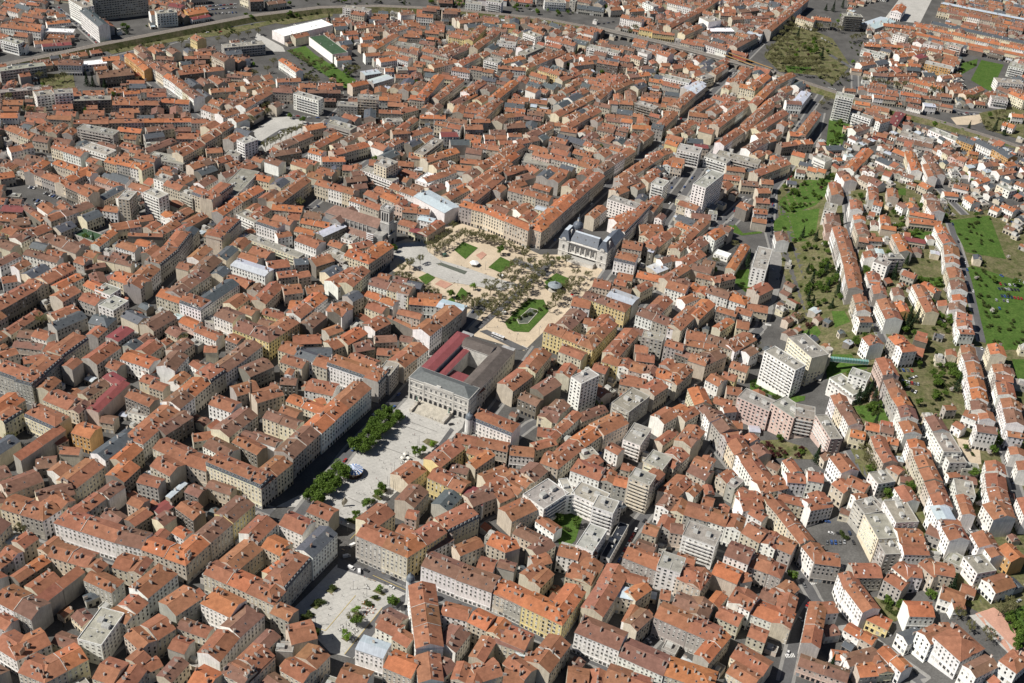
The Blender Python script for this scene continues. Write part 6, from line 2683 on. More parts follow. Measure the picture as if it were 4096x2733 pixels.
for k in range(8): fr.block(m, L - 7.1, L + .3, -9.1, -7.4, 2 + k * 2, 2.1 + k * 2, 'metal', (.6, .62, .63))
tag(m.build('scaffolding', None, fr.p(L - 4, -8, 0)), 'silver scaffolding standing at the foot of the belfry', 'scaffolding')
# --- slate-roofed palace
H3 = (2200, 800, .3237)
fr = Frame(P4(H3, (118, 470), 19), P4(H3, (706, 652), 19)); L = fr.L
root = empty('palace', (*fr.xy(L / 2, 14), 0)); tag(root, 'white palace with steep slate pavilions and columns facing the park square', 'palace')
WS, SL = (.62, .60, .56), (.085, .10, .125)
m = MB(); fr.block(m, 0, L, 2, 17, -.5, 18.6, 'stone', WS); fr.block(m, 0, 10, 0, 17.1, -.5, 19, 'stone', WS); fr.block(m, L - 10, L, 0, 17.1, -.5, 19, 'stone', WS)
fr.block(m, 10.2, L - 10.2, -6, 1.98, -.5, 4.2, 'stone', WS, 'paving', (1, 1, 1))
for z in (6.3, 17.6): fr.block(m, -.3, L + .3, -.35, 17.3, z, z + .6, 'stone', WS)
m.build('wall', root)
def frustum(mb, ring0, ring1, m_, t_, top=None, tt=None):
    n = len(ring0)
    for i in range(n): j = (i + 1) % n; mb.poly([ring0[i], ring0[j], ring1[j], ring1[i]], m_, t_)
    mb.poly(ring1, top or m_, tt or t_); mb.poly(list(reversed(ring0)), m_, t_)
for a in (0, L - 10):
    r = MB(); frustum(r, [fr.p(a - .3, -.3, 19.2), fr.p(a + 10.3, -.3, 19.2), fr.p(a + 10.3, 17.3, 19.2), fr.p(a - .3, 17.3, 19.2)], [fr.p(a + 3.2, 2.8, 28), fr.p(a + 6.8, 2.8, 28), fr.p(a + 6.8, 14.5, 28), fr.p(a + 3.2, 14.5, 28)], 'slate', SL, 'metal', (.5, .55, .6)); ro = r.build('pavilion_roof', root)
    g = MB(); arch(g, fr, a + 5, -.3, 19, 4.6, 2.9, 'f', 'stone', WS, 10, .5); fr.block(g, a + 8.4, a + 9.4, 6, 8, 19, 27.5, 'stone', WS); g.build('pediment', ro)
r = MB(); frustum(r, [fr.p(10.4, 1.6, 18.9), fr.p(L - 10.4, 1.6, 18.9), fr.p(L - 10.4, 17, 18.9), fr.p(10.4, 17, 18.9)], [fr.p(12, 8, 26), fr.p(L - 12, 8, 26), fr.p(L - 12, 11, 26), fr.p(12, 11, 26)], 'slate', SL, 'metal', (.5, .55, .6)); ro = r.build('roof', root)
for i in range(3): inst('dormer', DORMER, ro, fr.p(16 + i * (L - 32) / 2, 4.4, 21.5), fr.ang, (.7, .7, .7))
for i in range(6):
    m = MB(); m.cyl(fr.xy(11.5 + i * (L - 23) / 5, 1.4), .5, 6.9, 14.5, 'stone', WS, 10, .45); m.build('column', root)
for i in range(5): rectwin(root, fr, 11.5 + (i + .5) * (L - 23) / 5, 2, 8, 2.4, 6, 'f')
w_ = MB()
for i in range(4): arch(w_, fr, 13 + i * (L - 26) / 3, 2, 1, 2, 4.4, 'f')
w_.build('doorway', root)
for a in (5, L - 5):
    rectwin(root, fr, a, 0, 9, 2.2, 5, 'f'); rectwin(root, fr, a, 0, 2, 2, 3, 'f')
for j in range(4): rectwin(root, fr, L, 2.5 + j * 3.8, 8.6, 1.6, 4, 'r'); rectwin(root, fr, L, 2.5 + j * 3.8, 2, 1.6, 3, 'r')
wing(fr, L - 13, L - .2, 17.2, 46, 17, root, WS, 'slate', SL, (False, False), .75, along='b', wname='side_wing')
wing(fr, .2, 12, 17.2, 30, 16, root, WS, 'tile', (.36, .15, .09), (False, True), .4, along='b', wname='side_wing')
wing(fr, 14, L - 14, 17.2, 27, 14, root, WS, 'tile', (.36, .15, .09), (True, True), .45, wname='rear_wing')
for j in range(8): rectwin(root, fr, L - .2, 20 + j * 3.2, 8, 1.3, 3, 'r'); rectwin(root, fr, L - .2, 20 + j * 3.2, 2, 1.3, 2.6, 'r')
dm = MB(); c = fr.xy(8, 25)
dm.cyl(c, 5.2, 15, 22, 'stone', WS, 8); pr = [(5.4, 22), (5.2, 24), (4.4, 26), (3.0, 27.6), (1.4, 28.6)]
for (r0, z0), (r1, z1) in zip(pr, pr[1:]): dm.cyl(c, r0, z0, z1, 'slate', SL, 16, r1)
dm.cyl(c, 1.3, 28.5, 31.5, 'stone', WS, 8, 1.1); dm.cyl(c, 1.5, 31.5, 33, 'slate', SL, 8, .25); dm.tube((*c, 33), (*c, 36), .12, 'metal', (.4, .4, .4)); dm.build('dome', root)
# --- striped carousel
c = P4(R2, (882, 1222)); root = empty('carousel', c); tag(root, 'carousel with blue and white striped round canopy on the paved square', 'carousel')
m = MB(); m.cyl((c.x, c.y), 6.2, 0, .5, 'paint', (.12, .07, .05), 24); m.cyl((c.x, c.y), 1.6, .5, 4.2, 'paint', (.45, .33, .18), 12); m.build('platform', root)
m = MB()
for i in range(28):
    a0, a1 = 2 * pi * i / 28, 2 * pi * (i + 1) / 28; t = (.72, .72, .72) if i % 2 else (.12, .24, .52)
    q = lambda a, r, z: (c.x + r * cos(a), c.y + r * sin(a), z)
    m.poly([q(a0, 6.5, 4.3), q(a1, 6.5, 4.3), q(a1, .6, 7.0), q(a0, .6, 7.0)], 'cloth', t); m.poly([q(a0, 6.5, 3.5), q(a1, 6.5, 3.5), q(a1, 6.5, 4.3), q(a0, 6.5, 4.3)], 'paint', (.42, .30, .16) if i % 2 else (.2, .12, .08))
    m.poly([q(a0, .6, 7.0), q(a1, .6, 7.0), q(0, 0, 7.2)], 'cloth', t)
m.tube((c.x, c.y, 7), (c.x, c.y, 8.6), .12, 'metal', (.5, .4, .2)); m.build('canopy', root)
for i in range(12):
    a = 2 * pi * i / 12; x, y = c.x + 4.6 * cos(a), c.y + 4.6 * sin(a); m = MB(); m.tube((x, y, .5), (x, y, 4.2), .06, 'metal', (.5, .4, .2)); t = [(.6, .58, .5), (.3, .12, .08), (.15, .12, .1)][i % 3]
    f = Vector((-sin(a), cos(a), 0)); b0 = Vector((x, y, 1.5)); m.tube(b0 - f * .6, b0 + f * .5, .27, 'paint', t); m.tube(b0 + f * .5, b0 + f * .85 + Vector((0, 0, .6)), .16, 'paint', t); m.tube(b0 + f * .85 + Vector((0, 0, .6)), b0 + f * 1.2 + Vector((0, 0, .4)), .12, 'paint', t)
    for k in (-.5, .4):
        for s_ in (-.15, .15): m.tube(b0 + f * k + Vector((-f.y * s_, f.x * s_, 0)), b0 + f * (k + .15) + Vector((-f.y * s_, f.x * s_, -.8)), .07, 'paint', t, 5)
    m.build('horse', root)
# --- bandstand
c = P4(B7, (460, 1062)); root = empty('bandstand', c); tag(root, 'round bandstand with grey domed zinc roof and lantern among the trees', 'bandstand')
m = MB(); m.cyl((c.x, c.y), 6, 0, 1.6, 'stone', (.45, .42, .36), 16); m.build('plinth', root)
for i in range(8):
    a = 2 * pi * i / 8; m = MB(); m.cyl((c.x + 5.2 * cos(a), c.y + 5.2 * sin(a)), .13, 1.6, 5.4, 'metal', (.15, .2, .22), 8); m.build('column', root)
m = MB()
for (r0, z0), (r1, z1) in zip([(6.6, 5.2), (6.5, 5.7), (5.0, 6.6), (2.4, 7.5), (1.2, 7.8)], [(6.5, 5.7), (5.0, 6.6), (2.4, 7.5), (1.2, 7.8), (1.1, 9.0)]): m.cyl((c.x, c.y), r0, z0, z1, 'slate', (.20, .23, .25), 16, r1)
m.cyl((c.x, c.y), 1.4, 9, 9.9, 'slate', (.2, .23, .25), 12, .15); m.tube((c.x, c.y, 9.8), (c.x, c.y, 11.5), .08, 'metal', (.3, .3, .3)); m.build('roof', root)
# --- white kiosk, booths and fountain rim
c = P4(J, (566, 272)); root = empty('kiosk', c); tag(root, 'white hexagonal kiosk with pale tent roof beside the play area', 'kiosk')
m = MB(); m.cyl((c.x, c.y), 3.6, 0, 2.6, 'paint', (.25, .24, .22), 6); m.build('wall', root); m = MB(); m.cyl((c.x, c.y), 4.6, 2.6, 3.1, 'cloth', (.72, .72, .72), 6); m.cyl((c.x, c.y), 4.6, 3.1, 4.8, 'cloth', (.72, .72, .72), 6, .3); m.build('canopy', root)
for p, nm, t in (((747, 355), 'small white ticket booth beside the tram street,', (.62, .63, .63)), ((367, 210), 'dark green round newspaper kiosk,', (.05, .10, .08)), ((593, 530), 'dark roofed stall under the plane trees,', (.12, .13, .12)), ((765, 600), 'white roofed stall under the plane trees,', (.6, .6, .58))):
    c = P4(J, p); m = MB(); m.box((c.x, c.y), (.8, .6), 3, 2.4, 0, 2.6, 'paint', t); m.box((c.x, c.y), (.8, .6), 3.6, 3, 2.6, 2.85, 'paint', tuple(min(.7, x * 1.2) for x in t)); later(m.build('booth', None, c), nm, 'kiosk', c)
m = MB(); pts = [P4(J, q) for q in ((852, 640), (940, 562), (992, 575), (990, 592), (925, 665), (868, 668))]
for a, b in zip(pts, pts[1:] + pts[:1]):
    d = b - a; c = (a + b) / 2; m.box((c.x, c.y), (d.x / d.length, d.y / d.length), d.length + .4, .5, .1, .75, 'stone', (.5, .47, .4))
tag(m.build('fountain_basin', None, pts[0]), 'long stone-edged fountain basin set in the curved lawn', 'fountain')
# --- leaf-shaped sculpture
c = P4(R2, (800, 1500)); m = MB()
for i in range(10):
    for s_ in (0, 1):
        t0, t1 = i / 10, (i + 1) / 10; w = lambda t: 2.1 * sin(pi * min(1, t * 1.02)) + .05
        p = lambda t, k: (c.x + k * w(t) * .9 - 1 + 1.2 * sin(t * 2.2), c.y + k * w(t) * .45 + .8 * abs(k), .1 + t * 8)
        m.poly([p(t0, -1), p(t0, 0), p(t1, 0), p(t1, -1)] if s_ else [p(t0, 0), p(t0, 1), p(t1, 1), p(t1, 0)], 'stone', (.42, .38, .3))
so = m.build('sculpture', None, c); md = so.modifiers.new('thickness', 'SOLIDIFY'); md.thickness = .25; tag(so, 'tall leaf-shaped pale sculpture standing on the paved square', 'sculpture')
# --- railway: embankment, viaduct with arches
RAIL = [flat_at(*p, 7) for p in ((-80, 275), (200, 218), (405, 175), (755, 108), (1000, 62), (1280, 28), (1520, 22), (1800, 35), (2000, 55), (2190, 76), (2378, 111))]
VIA = [flat_at(*p, 8) for p in ((2378, 111), (2660, 175), (2900, 240), (3100, 290))]
RAIL2 = [flat_at(*p, 6) for p in ((3100, 290), (3354, 373), (3520, 425), (3732, 477), (3990, 557), (4200, 630))]
def offs(pl, d):
    out = []
    for i, p in enumerate(pl):
        a = Vector(pl[max(0, i - 1)]); b = Vector(pl[min(len(pl) - 1, i + 1)]); t = (b - a).normalized(); out.append((p[0] - t.y * d, p[1] + t.x * d))
    return out
def bank(pl, z, name):
    mb = MB(); l0, l1, r0, r1 = offs(pl, 5), offs(pl, 10), offs(pl, -5), offs(pl, -10)
    for i in range(len(pl) - 1):
        for (p, q, zp, zq, m_, t_) in ((l1, l0, 0, z, 'soil', (1, 1, 1)), (l0, r0, z, z, 'stone', (.2, .175, .15)), (r0, r1, z, 0, 'soil', (1, 1, 1))):
            mb.poly([(*q[i], zq), (*q[i + 1], zq), (*p[i + 1], zp), (*p[i], zp)][::-1], m_, t_)
    o = mb.build(name); o['kind'] = 'structure'
def rails(pl, z):
    for k in (-2.6, -1.2, 1.2, 2.6):
        mb = MB(); a, b = offs(pl, k - .12), offs(pl, k + .12)
        for i in range(len(pl) - 1): mb.poly([(*a[i], z + .15), (*a[i + 1], z + .15), (*b[i + 1], z + .15), (*b[i], z + .15)], 'metal', (.3, .28, .27))
        o = mb.build('rail_track'); o['kind'] = 'structure'
bank(RAIL, 6.5, 'railway_embankment'); bank(RAIL2, 6, 'railway_embankment'); rails(RAIL, 6.5); rails(RAIL2, 6); rails(VIA, 8.6)
root = empty('railway_viaduct', (*VIA[1], 0)); tag(root, 'grey stone railway viaduct on a row of round arches', 'viaduct')
mb = MB(); a, b = offs(VIA, 4.6), offs(VIA, -4.6)
for i in range(len(VIA) - 1):
    mb.poly([(*b[i], 8.5), (*b[i + 1], 8.5), (*a[i + 1], 8.5), (*a[i], 8.5)], 'stone', (.2, .18, .155))
    for s_ in (a, b): p, q = Vector(s_[i]), Vector(s_[i + 1]); d = q - p; c = (p + q) / 2; mb.box((c.x, c.y), d.normalized(), (q - p).length, .5, 8, 9.5, 'stone', (.33, .31, .28))
mb.build('deck', root)
tot = [0]
for p, q in zip(VIA, VIA[1:]): tot.append(tot[-1] + (Vector(q) - Vector(p)).length)
def along(pl, tt, s_):
    for i in range(len(pl) - 1):
        if s_ <= tt[i + 1] or i == len(pl) - 2: return Vector(pl[i]).lerp(Vector(pl[i + 1]), (s_ - tt[i]) / (tt[i + 1] - tt[i]))
na = int(tot[-1] / 13)
for i in range(na):
    s0, s1 = tot[-1] * i / na, tot[-1] * (i + 1) / na; p, q = along(VIA, tot, s0), along(VIA, tot, s1); u = (q - p).normalized(); w = Vector((-u.y, u.x)); ln = (q - p).length
    mb = MB(); n = 10; ra = ln / 2 - 1.3; prof = [(0, -.5), (1.3, -.5), (1.3, 8 - 1.0 - ra)] + [(ln / 2 - ra * cos(pi * k / n), 8 - 1.0 - ra + ra * sin(pi * k / n)) for k in range(1, n)] + [(ln - 1.3, 8 - 1.0 - ra), (ln - 1.3, -.5), (ln, -.5)]
    T = lambda x, v, z: (p.x + u.x * x + w.x * v, p.y + u.y * x + w.y * v, z)
    for (x0, z0), (x1, z1) in zip(prof[1:-1], prof[2:-1]):
        for v, fl in ((-4.2, 0), (4.2, 1)):
            qd = [T(x0, v, z0), T(x1, v, z1), T(x1, v, 8.3), T(x0, v, 8.3)]; mb.poly(qd if not fl else qd[::-1], 'stone', (.27, .25, .22))
        mb.poly([T(x0, -4.2, z0), T(x0, 4.2, z0), T(x1, 4.2, z1), T(x1, -4.2, z1)], 'stone', (.2, .18, .16))
    for x0, x1 in ((0, 1.3), (ln - 1.3, ln)):
        mb.poly([T(x0, -4.2, -.5), T(x1, -4.2, -.5), T(x1, -4.2, 8.3), T(x0, -4.2, 8.3)], 'stone', (.27, .25, .22)); mb.poly([T(x1, 4.2, -.5), T(x0, 4.2, -.5), T(x0, 4.2, 8.3), T(x1, 4.2, 8.3)], 'stone', (.27, .25, .22))
    mb.build('arch', root)
c0, c1 = flat_at(2905, 222, 9), flat_at(3080, 285, 9); d = Vector(c1) - Vector(c0); c = (Vector(c0) + Vector(c1)) / 2
for v in (-6, 6):
    w = Vector((-d.y, d.x)).normalized() * v; m = MB(); m.box((c.x + w.x, c.y + w.y), d.normalized(), d.length, 2.2, 11.2, 12, 'paint', (.50, .28, .07), 'flatroof', (.12, .11, .1)); [m.box((c.x + w.x + d.x * k_, c.y + w.y + d.y * k_), d.normalized(), .4, .4, 8.7, 11.2, 'metal', (.2, .2, .2)) for k_ in (-.4, -.2, 0, .2, .4)]; later(m.build('platform_canopy', None, (c.x + w.x, c.y + w.y, 8.7)), 'long ochre station platform canopy on the viaduct,', 'platform', (*c, 10))
# --- market hall lanterns come with the rows; footbridge and ramp on the hillside
a, b = P4(R4, (680, 245), 14), P4(R4, (1005, 262), 6); a.z = b.z = max(a.z, b.z); d = b - a; m = MB(); c = (a + b) / 2
m.box((c.x, c.y), (d.x / d.length, d.y / d.length), d.length, 3.2, a.z - 3.2, a.z - 2.9, 'stone', (.4, .4, .4)); m.box((c.x, c.y), (d.x / d.length, d.y / d.length), d.length, 3, a.z - 2.9, a.z, 'metal', (.12, .26, .24))
n = int(d.length / 2.2)
for i in range(n + 1):
    q = a + d * (i / n); m.box((q.x, q.y), (d.x / d.length, d.y / d.length), .18, 3.2, a.z - 2.9, a.z + .1, 'metal', (.45, .5, .48))
tag(m.build('footbridge', None, tuple(c)), 'green glazed footbridge leading from the lift tower to the hillside', 'footbridge')
a, b = P4(R4, (575, 425), 2), P4(R4, (672, 170), 16); m = MB(); d = b - a; u = Vector((d.x, d.y)).normalized(); w = Vector((-u.y, u.x)) * 2.4
m.poly([(a.x - w.x, a.y - w.y, a.z), (b.x - w.x, b.y - w.y, b.z), (b.x + w.x, b.y + w.y, b.z), (a.x + w.x, a.y + w.y, a.z)][::-1], 'stone', (.42, .40, .36))
for s_ in (-1, 1):
    m.poly([(a.x + w.x * s_, a.y + w.y * s_, -1), (b.x + w.x * s_, b.y + w.y * s_, -1), (b.x + w.x * s_, b.y + w.y * s_, b.z + 1), (a.x + w.x * s_, a.y + w.y * s_, a.z + 1)], 'stone', (.38, .36, .33))
m.cyl((b.x, b.y), 3, -1, b.z + 1.5, 'stone', (.42, .4, .36), 14); m.cyl((a.x, a.y), 4.4, -1, 2.5, 'stone', (.4, .38, .34), 16)
tag(m.build('ramp', None, (a.x, a.y, 0)), 'steep concrete ramp with round lift tower behind the white tower', 'ramp')
# --- corner turrets
def turret(px, h, r, t, name, label, cat='turret'):
    c = at(*px, h); m = MB(); m.cyl((c.x, c.y), r, -.5, h, 'wall', t, 14); pr = [(r + .2, 0), (r, 1.6), (r * .8, 3.0), (r * .35, 4.2), (.2, 6)]
    for (r0, z0), (r1, z1) in zip(pr, pr[1:]): m.cyl((c.x, c.y), r0, h + z0, h + z1, 'slate', (.12, .14, .16), 14, r1)
    tag(m.build(name, None, (c.x, c.y, 0)), label, cat)
turret((1878, 1672), 21, 3.0, (.66, .65, .62), 'corner_turret', 'white round corner turret with slate dome beside the town hall')
turret((1642, 2318), 20, 2.6, (.55, .55, .54), 'corner_turret', 'grey domed corner turret at the tip of the wedge-shaped block')
# --- tall brick chimney in the courtyards
c = at(1008, 1640, 0); m = MB(); m.cyl((c.x, c.y), 1.3, 0, 26, 'wall', (.17, .13, .1), 10, .8); tag(m.build('factory_chimney', None, c), 'tall dark brick factory chimney rising from a courtyard', 'chimney')
# --- bus
def bus(px, ang):
    c = at(*px); root = empty('bus', c); u = (cos(ang), sin(ang)); m = MB(); m.box((c.x, c.y), u, 12, 2.5, .35, 1.2, 'paint', (.6, .6, .6)); m.box((c.x, c.y), u, 12, 2.5, 2.4, 3.0, 'paint', (.62, .62, .62)); m.build('body', root)
    m = MB(); m.box((c.x, c.y), u, 11.94, 2.44, 1.2, 2.4, 'glass', (1, 1, 1)); m.build('window', root); m = MB()
    for k in (-3.2, 0, 3): m.box((c.x + u[0] * k, c.y + u[1] * k), u, 1.6, 1.3, 3.0, 3.25, 'paint', (.35, .35, .36))
    m.build('roof_unit', root)
    for k in (-3.6, 3.6):
        for s_ in (-1.15, 1.15):
            q = Vector((c.x + u[0] * k - u[1] * s_, c.y + u[1] * k + u[0] * s_, c.z + .5)); w = Vector((-u[1], u[0], 0)) * .15; m = MB(); m.tube(q - w, q + w, .5, 'paint', (.02, .02, .02), 10); m.build('wheel', root)
    return root
p0, p1 = P4(J, (680, 735)), P4(J, (770, 772)); tag(bus((J[0] + 725 * J[2], J[1] + 757 * J[2]), atan2(p1.y - p0.y, p1.x - p0.x)), 'white city bus on the street below the fountain lawn', 'bus')
# --- lamp posts and masts
def lamp(px, h, head, noun):
    c = at(*px); root = empty('lamp_post' if head else 'mast', c); m = MB(); m.tube((c.x, c.y, 0), (c.x, c.y, h), .14, 'metal', (.14, .14, .14), 6, .09); m.build('pole', root)
    if head: m = MB(); m.box((c.x + .4, c.y), (1, 0), 1.2, .4, h - .05, h + .12, 'metal', (.5, .5, .5)); m.build('lamp_head', root)
    later(root, noun, 'lamp post' if head else 'mast', c, 'lamp posts on the squares' if head else 'masts on the square')
for x, y in ((875, 775), (990, 832), (556, 1077), (815, 1110), (362, 530), (827, 290), (940, 190), (985, 190)): lamp((R6[0] + x * R6[2], R6[1] + y * R6[2]), 8, True, 'slim grey lamp post')
for x, y in ((650, 690), (850, 780), (455, 410), (1205, 460), (700, 850), (1000, 740), (300, 210), (640, 300)): lamp((J[0] + x * J[2], J[1] + y * J[2]), 8, True, 'slim grey lamp post')
for x, y in ((1222, 1200), (1200, 1245), (1165, 1320), (1180, 1350), (1190, 1390), (1215, 1360), (1240, 1320), (1258, 1310), (1282, 1240), (1298, 1275), (1318, 1250), (1420, 1010), (1432, 975), (1312, 1155)): lamp((R2[0] + x * R2[2], R2[1] + y * R2[2]), 9, False, 'thin dark mast')
# --- benches, cafe tables and parasols
def bench(px, ang):
    c = at(*px, .2); root = empty('bench', c); u = (cos(ang), sin(ang)); m = MB(); m.box((c.x, c.y), u, 2.4, .55, .6, .68, 'paint', (.30, .24, .17)); m.build('seat', root)
    for k in (-.9, .9): m = MB(); m.box((c.x + u[0] * k, c.y + u[1] * k), u, .15, .5, .15, .6, 'metal', (.12, .12, .12)); m.build('leg', root)
    later(root, 'low wooden bench', 'bench', c, 'benches on the squares')
for x, y in ((790, 440), (1010, 690), (1050, 700), (1130, 640), (690, 815), (1250, 850)): bench((R6[0] + x * R6[2], R6[1] + y * R6[2]), -.45)
for x, y in ((330, 270), (520, 290), (640, 330), (430, 390), (580, 420), (700, 440), (830, 560), (760, 480), (900, 610), (950, 300), (900, 250)): bench((J[0] + x * J[2], J[1] + y * J[2]), .8)
def table(px, seat):
    c = at(*px, .2); root = empty('cafe_table', c); m = MB(); m.cyl((c.x, c.y), .45, .9, .95, 'paint', (.6, .6, .58), 10); m.tube((c.x, c.y, .2), (c.x, c.y, .9), .05, 'metal', (.1, .1, .1)); m.build('table', root)
    for k in range(3):
        a = rnd.random() * 2 + k * 2.1; q = (c.x + .95 * cos(a), c.y + .95 * sin(a)); m = MB(); m.box(q, (cos(a), sin(a)), .45, .45, .6, .66, 'paint', seat); m.box((q[0] + .2 * cos(a), q[1] + .2 * sin(a)), (cos(a), sin(a)), .06, .45, .66, 1.1, 'paint', seat)
        for s1 in (-.18, .18):
            for s2 in (-.18, .18): m.tube((q[0] + s1, q[1] + s2, .2), (q[0] + s1, q[1] + s2, .6), .03, 'metal', (.1, .1, .1), 4)
        m.build('chair', root)
    later(root, 'cafe table with %s chairs' % ('orange' if seat[0] > .4 else 'dark'), 'table', c, 'cafe terrace tables')
def parasol(px, t, noun):
    c = at(*px, .2); root = empty('parasol', c); m = MB(); m.tube((c.x, c.y, .2), (c.x, c.y, 2.9), .05, 'metal', (.3, .3, .3)); m.build('pole', root); m = MB(); m.cyl((c.x, c.y), 1.5, 2.3, 3.0, 'cloth', t, 8, .1); m.build('canopy', root)
    later(root, noun, 'parasol', c, 'cafe parasols')
for x, y in ((960, 890), (985, 935), (1005, 905), (1030, 930), (1000, 960), (1030, 975), (975, 990), (945, 930), (1050, 945)): table((R6[0] + x * R6[2], R6[1] + y * R6[2]), (.5, .16, .06))
for x, y in ((780, 1090), (830, 1075), (870, 1110), (760, 1120), (905, 1130), (880, 1150), (1000, 770), (985, 745)): table((R6[0] + x * R6[2], R6[1] + y * R6[2]), (.06, .05, .05))
for x, y in ((1280, 1085), (1310, 1075), (1335, 1060), (1350, 1090), (1300, 1115), (1330, 1120), (1360, 1110), (1285, 1130)): table((R2[0] + x * R2[2], R2[1] + y * R2[2]), (.06, .05, .05))
for x, y in ((1290, 1100), (1312, 1068), (1342, 1100), (1325, 1135)): parasol((R2[0] + x * R2[2], R2[1] + y * R2[2]), (.68, .66, .6), 'cream cafe parasol')
for x, y in ((600, 1130), (630, 1150), (560, 1160), (650, 1090), (700, 1020), (730, 1000), (690, 1060), (570, 1190), (540, 1210), (620, 1090), (740, 970), (590, 1170)): table((B7[0] + x * B7[2], B7[1] + y * B7[2]), (.05, .05, .05))
parasol((B7[0] + 610 * B7[2], B7[1] + 1115 * B7[2]), (.5, .02, .02), 'red cafe parasol')
for x, y in ((545, 1185), (575, 1150), (665, 1050), (640, 1130)): parasol((B7[0] + x * B7[2], B7[1] + y * B7[2]), (.08, .075, .07), 'dark folded cafe parasol')
# ------------------------------------------------------------------ trees
def card(mb, c, s, m, rr):
    n = Vector((rr.gauss(0, 1), rr.gauss(0, 1), rr.gauss(.4, 1)))
    if n.length < .1: n = Vector((0, 0, 1))
    n.normalize(); a = n.orthogonal().normalized(); b = n.cross(a); k = rr.random() * 6.3; x = a * cos(k) + b * sin(k); y = n.cross(x)
    s1, s2 = s * rr.uniform(.6, 1.1), s * rr.uniform(.4, .8)
    mb.poly([c - x * s1, c - y * s2, c + x * s1, c + y * s2], m)
def broad(seed, h, r, n, leaf, cards, m, density=1.0):
    rr = random.Random(seed); tr = MB(); cr = MB(); th = h * .35
    tr.tube((0, 0, -.4), (0, 0, th), .28 * h / 9, 'bark', (.16, .13, .10), 6, .2 * h / 9); blobs = []
    for i in range(n):
        a = 2 * pi * i / n + rr.uniform(-.4, .4); q = r * rr.uniform(.25, .72); z = h * rr.uniform(.45, .85)
        if i == 0: q, z = 0, h * .85
        e = Vector((q * cos(a), q * sin(a), z)); tr.tube((0, 0, th * rr.uniform(.8, 1)), e, .12 * h / 9, 'bark', (.16, .13, .1), 5, .03); blobs.append((e, r * rr.uniform(.32, .5)))
    for i in range(cards):
        e, q = rr.choice(blobs); d = Vector((rr.gauss(0, 1), rr.gauss(0, 1), rr.gauss(0, .8))).normalized() * q * (rr.random() ** .4); card(cr, e + d, leaf, m, rr)
    return tr.mesh('trunk'), cr.mesh('crown')
def bare(seed, h, r, cards, m='leaf_olive', dark=False):
    rr = random.Random(seed); tr = MB(); cr = MB(); tips = []; t = (.17, .145, .11) if not dark else (.05, .045, .04); th = h * .32
    tr.tube((0, 0, -.4), (0, 0, th), .26, 'bark', t, 6, .2)
    def grow(p, d, ln, rad, lv):
        q = p + d * ln; tr.tube(p, q, rad, 'bark', t, 4 if lv < 2 else 3, rad * .6); tips.append((p + q) / 2); tips.append(q)
        if lv >= 3: return
        for _ in range(4 if lv == 0 else 3): nd = (d + Vector((rr.gauss(0, .55), rr.gauss(0, .55), rr.gauss(.15, .35)))).normalized(); grow(q, nd, ln * rr.uniform(.55, .8), rad * .55, lv + 1)
    for i in range(5): a = i * 1.26 + rr.uniform(-.3, .3); grow(Vector((0, 0, th)), Vector((cos(a) * .75, sin(a) * .75, 1)).normalized(), h * .24, .11, 1)
    for i in range(cards): card(cr, rr.choice(tips) + Vector((rr.gauss(0, .45), rr.gauss(0, .45), rr.gauss(0, .4))), .36, m, rr)
    if cards == 0: return tr.mesh('trunk'), None
    return tr.mesh('trunk'), cr.mesh('crown')
def conifer(seed, h, r, cards):
    rr = random.Random(seed); tr = MB(); cr = MB(); tr.tube((0, 0, -.4), (0, 0, h * .95), .3, 'bark', (.09, .07, .05), 6, .04)
    for i in range(cards):
        k = rr.random() ** 1.4; z = h * (.08 + .9 * k); lay_ = .75 + .25 * sin(z * 5.5); q = r * (1 - k) * lay_ * (rr.random() ** .35); a = rr.random() * 6.283; card(cr, Vector((q * cos(a), q * sin(a), z)), .5, 'leaf_dark', rr)
    return tr.mesh('trunk'), cr.mesh('crown')
BUSH_MB = []; SCRUB = MB()
def bush(seed, h, r, cards, m):
    rr = random.Random(seed); cr = MB(); bl = [(Vector((rr.uniform(-.5, .5) * r, rr.uniform(-.5, .5) * r, h * rr.uniform(.3, .6))), r * rr.uniform(.4, .65)) for _ in range(5)]
    for k in range(4): cr.tube((0, 0, -.2), bl[k][0], .05, 'bark', (.12, .1, .08), 4, .02)
    for i in range(cards): e, q = rr.choice(bl); card(cr, e + Vector((rr.gauss(0, 1), rr.gauss(0, 1), abs(rr.gauss(0, .8)))).normalized() * q * rr.random() ** .4, .38, m, rr)
    BUSH_MB.append(cr); return cr.mesh('shrub')
SPEC = {'g': [broad(i, 8.5, 3.8, 10, .52, 900, 'leaf_green') for i in (1, 2, 3)], 'G': [broad(10 + i, 11, 5.6, 16, .6, 1900, 'leaf_green') for i in range(4)], 'l': [broad(20 + i, 7, 3.1, 8, .42, 480, 'leaf_lime') for i in (1, 2)],
        'b': [bare(30 + i, 12 + i % 3, 5.4, 900) for i in range(5)], 'd': [conifer(40 + i, 14 + 2 * i, 3.8, 800) for i in range(3)], 'w': [broad(50, 6, 3, 8, .36, 420, 'leaf_blossom')], 'p': [broad(60, 5.5, 2.8, 8, .4, 420, 'leaf_purple')]}
SHRUBS = [bush(70 + i, 3.2, 2.8, 380, 'leaf_shrub') for i in range(4)]; BLACK = bare(99, 12, 6, 0, dark=True)
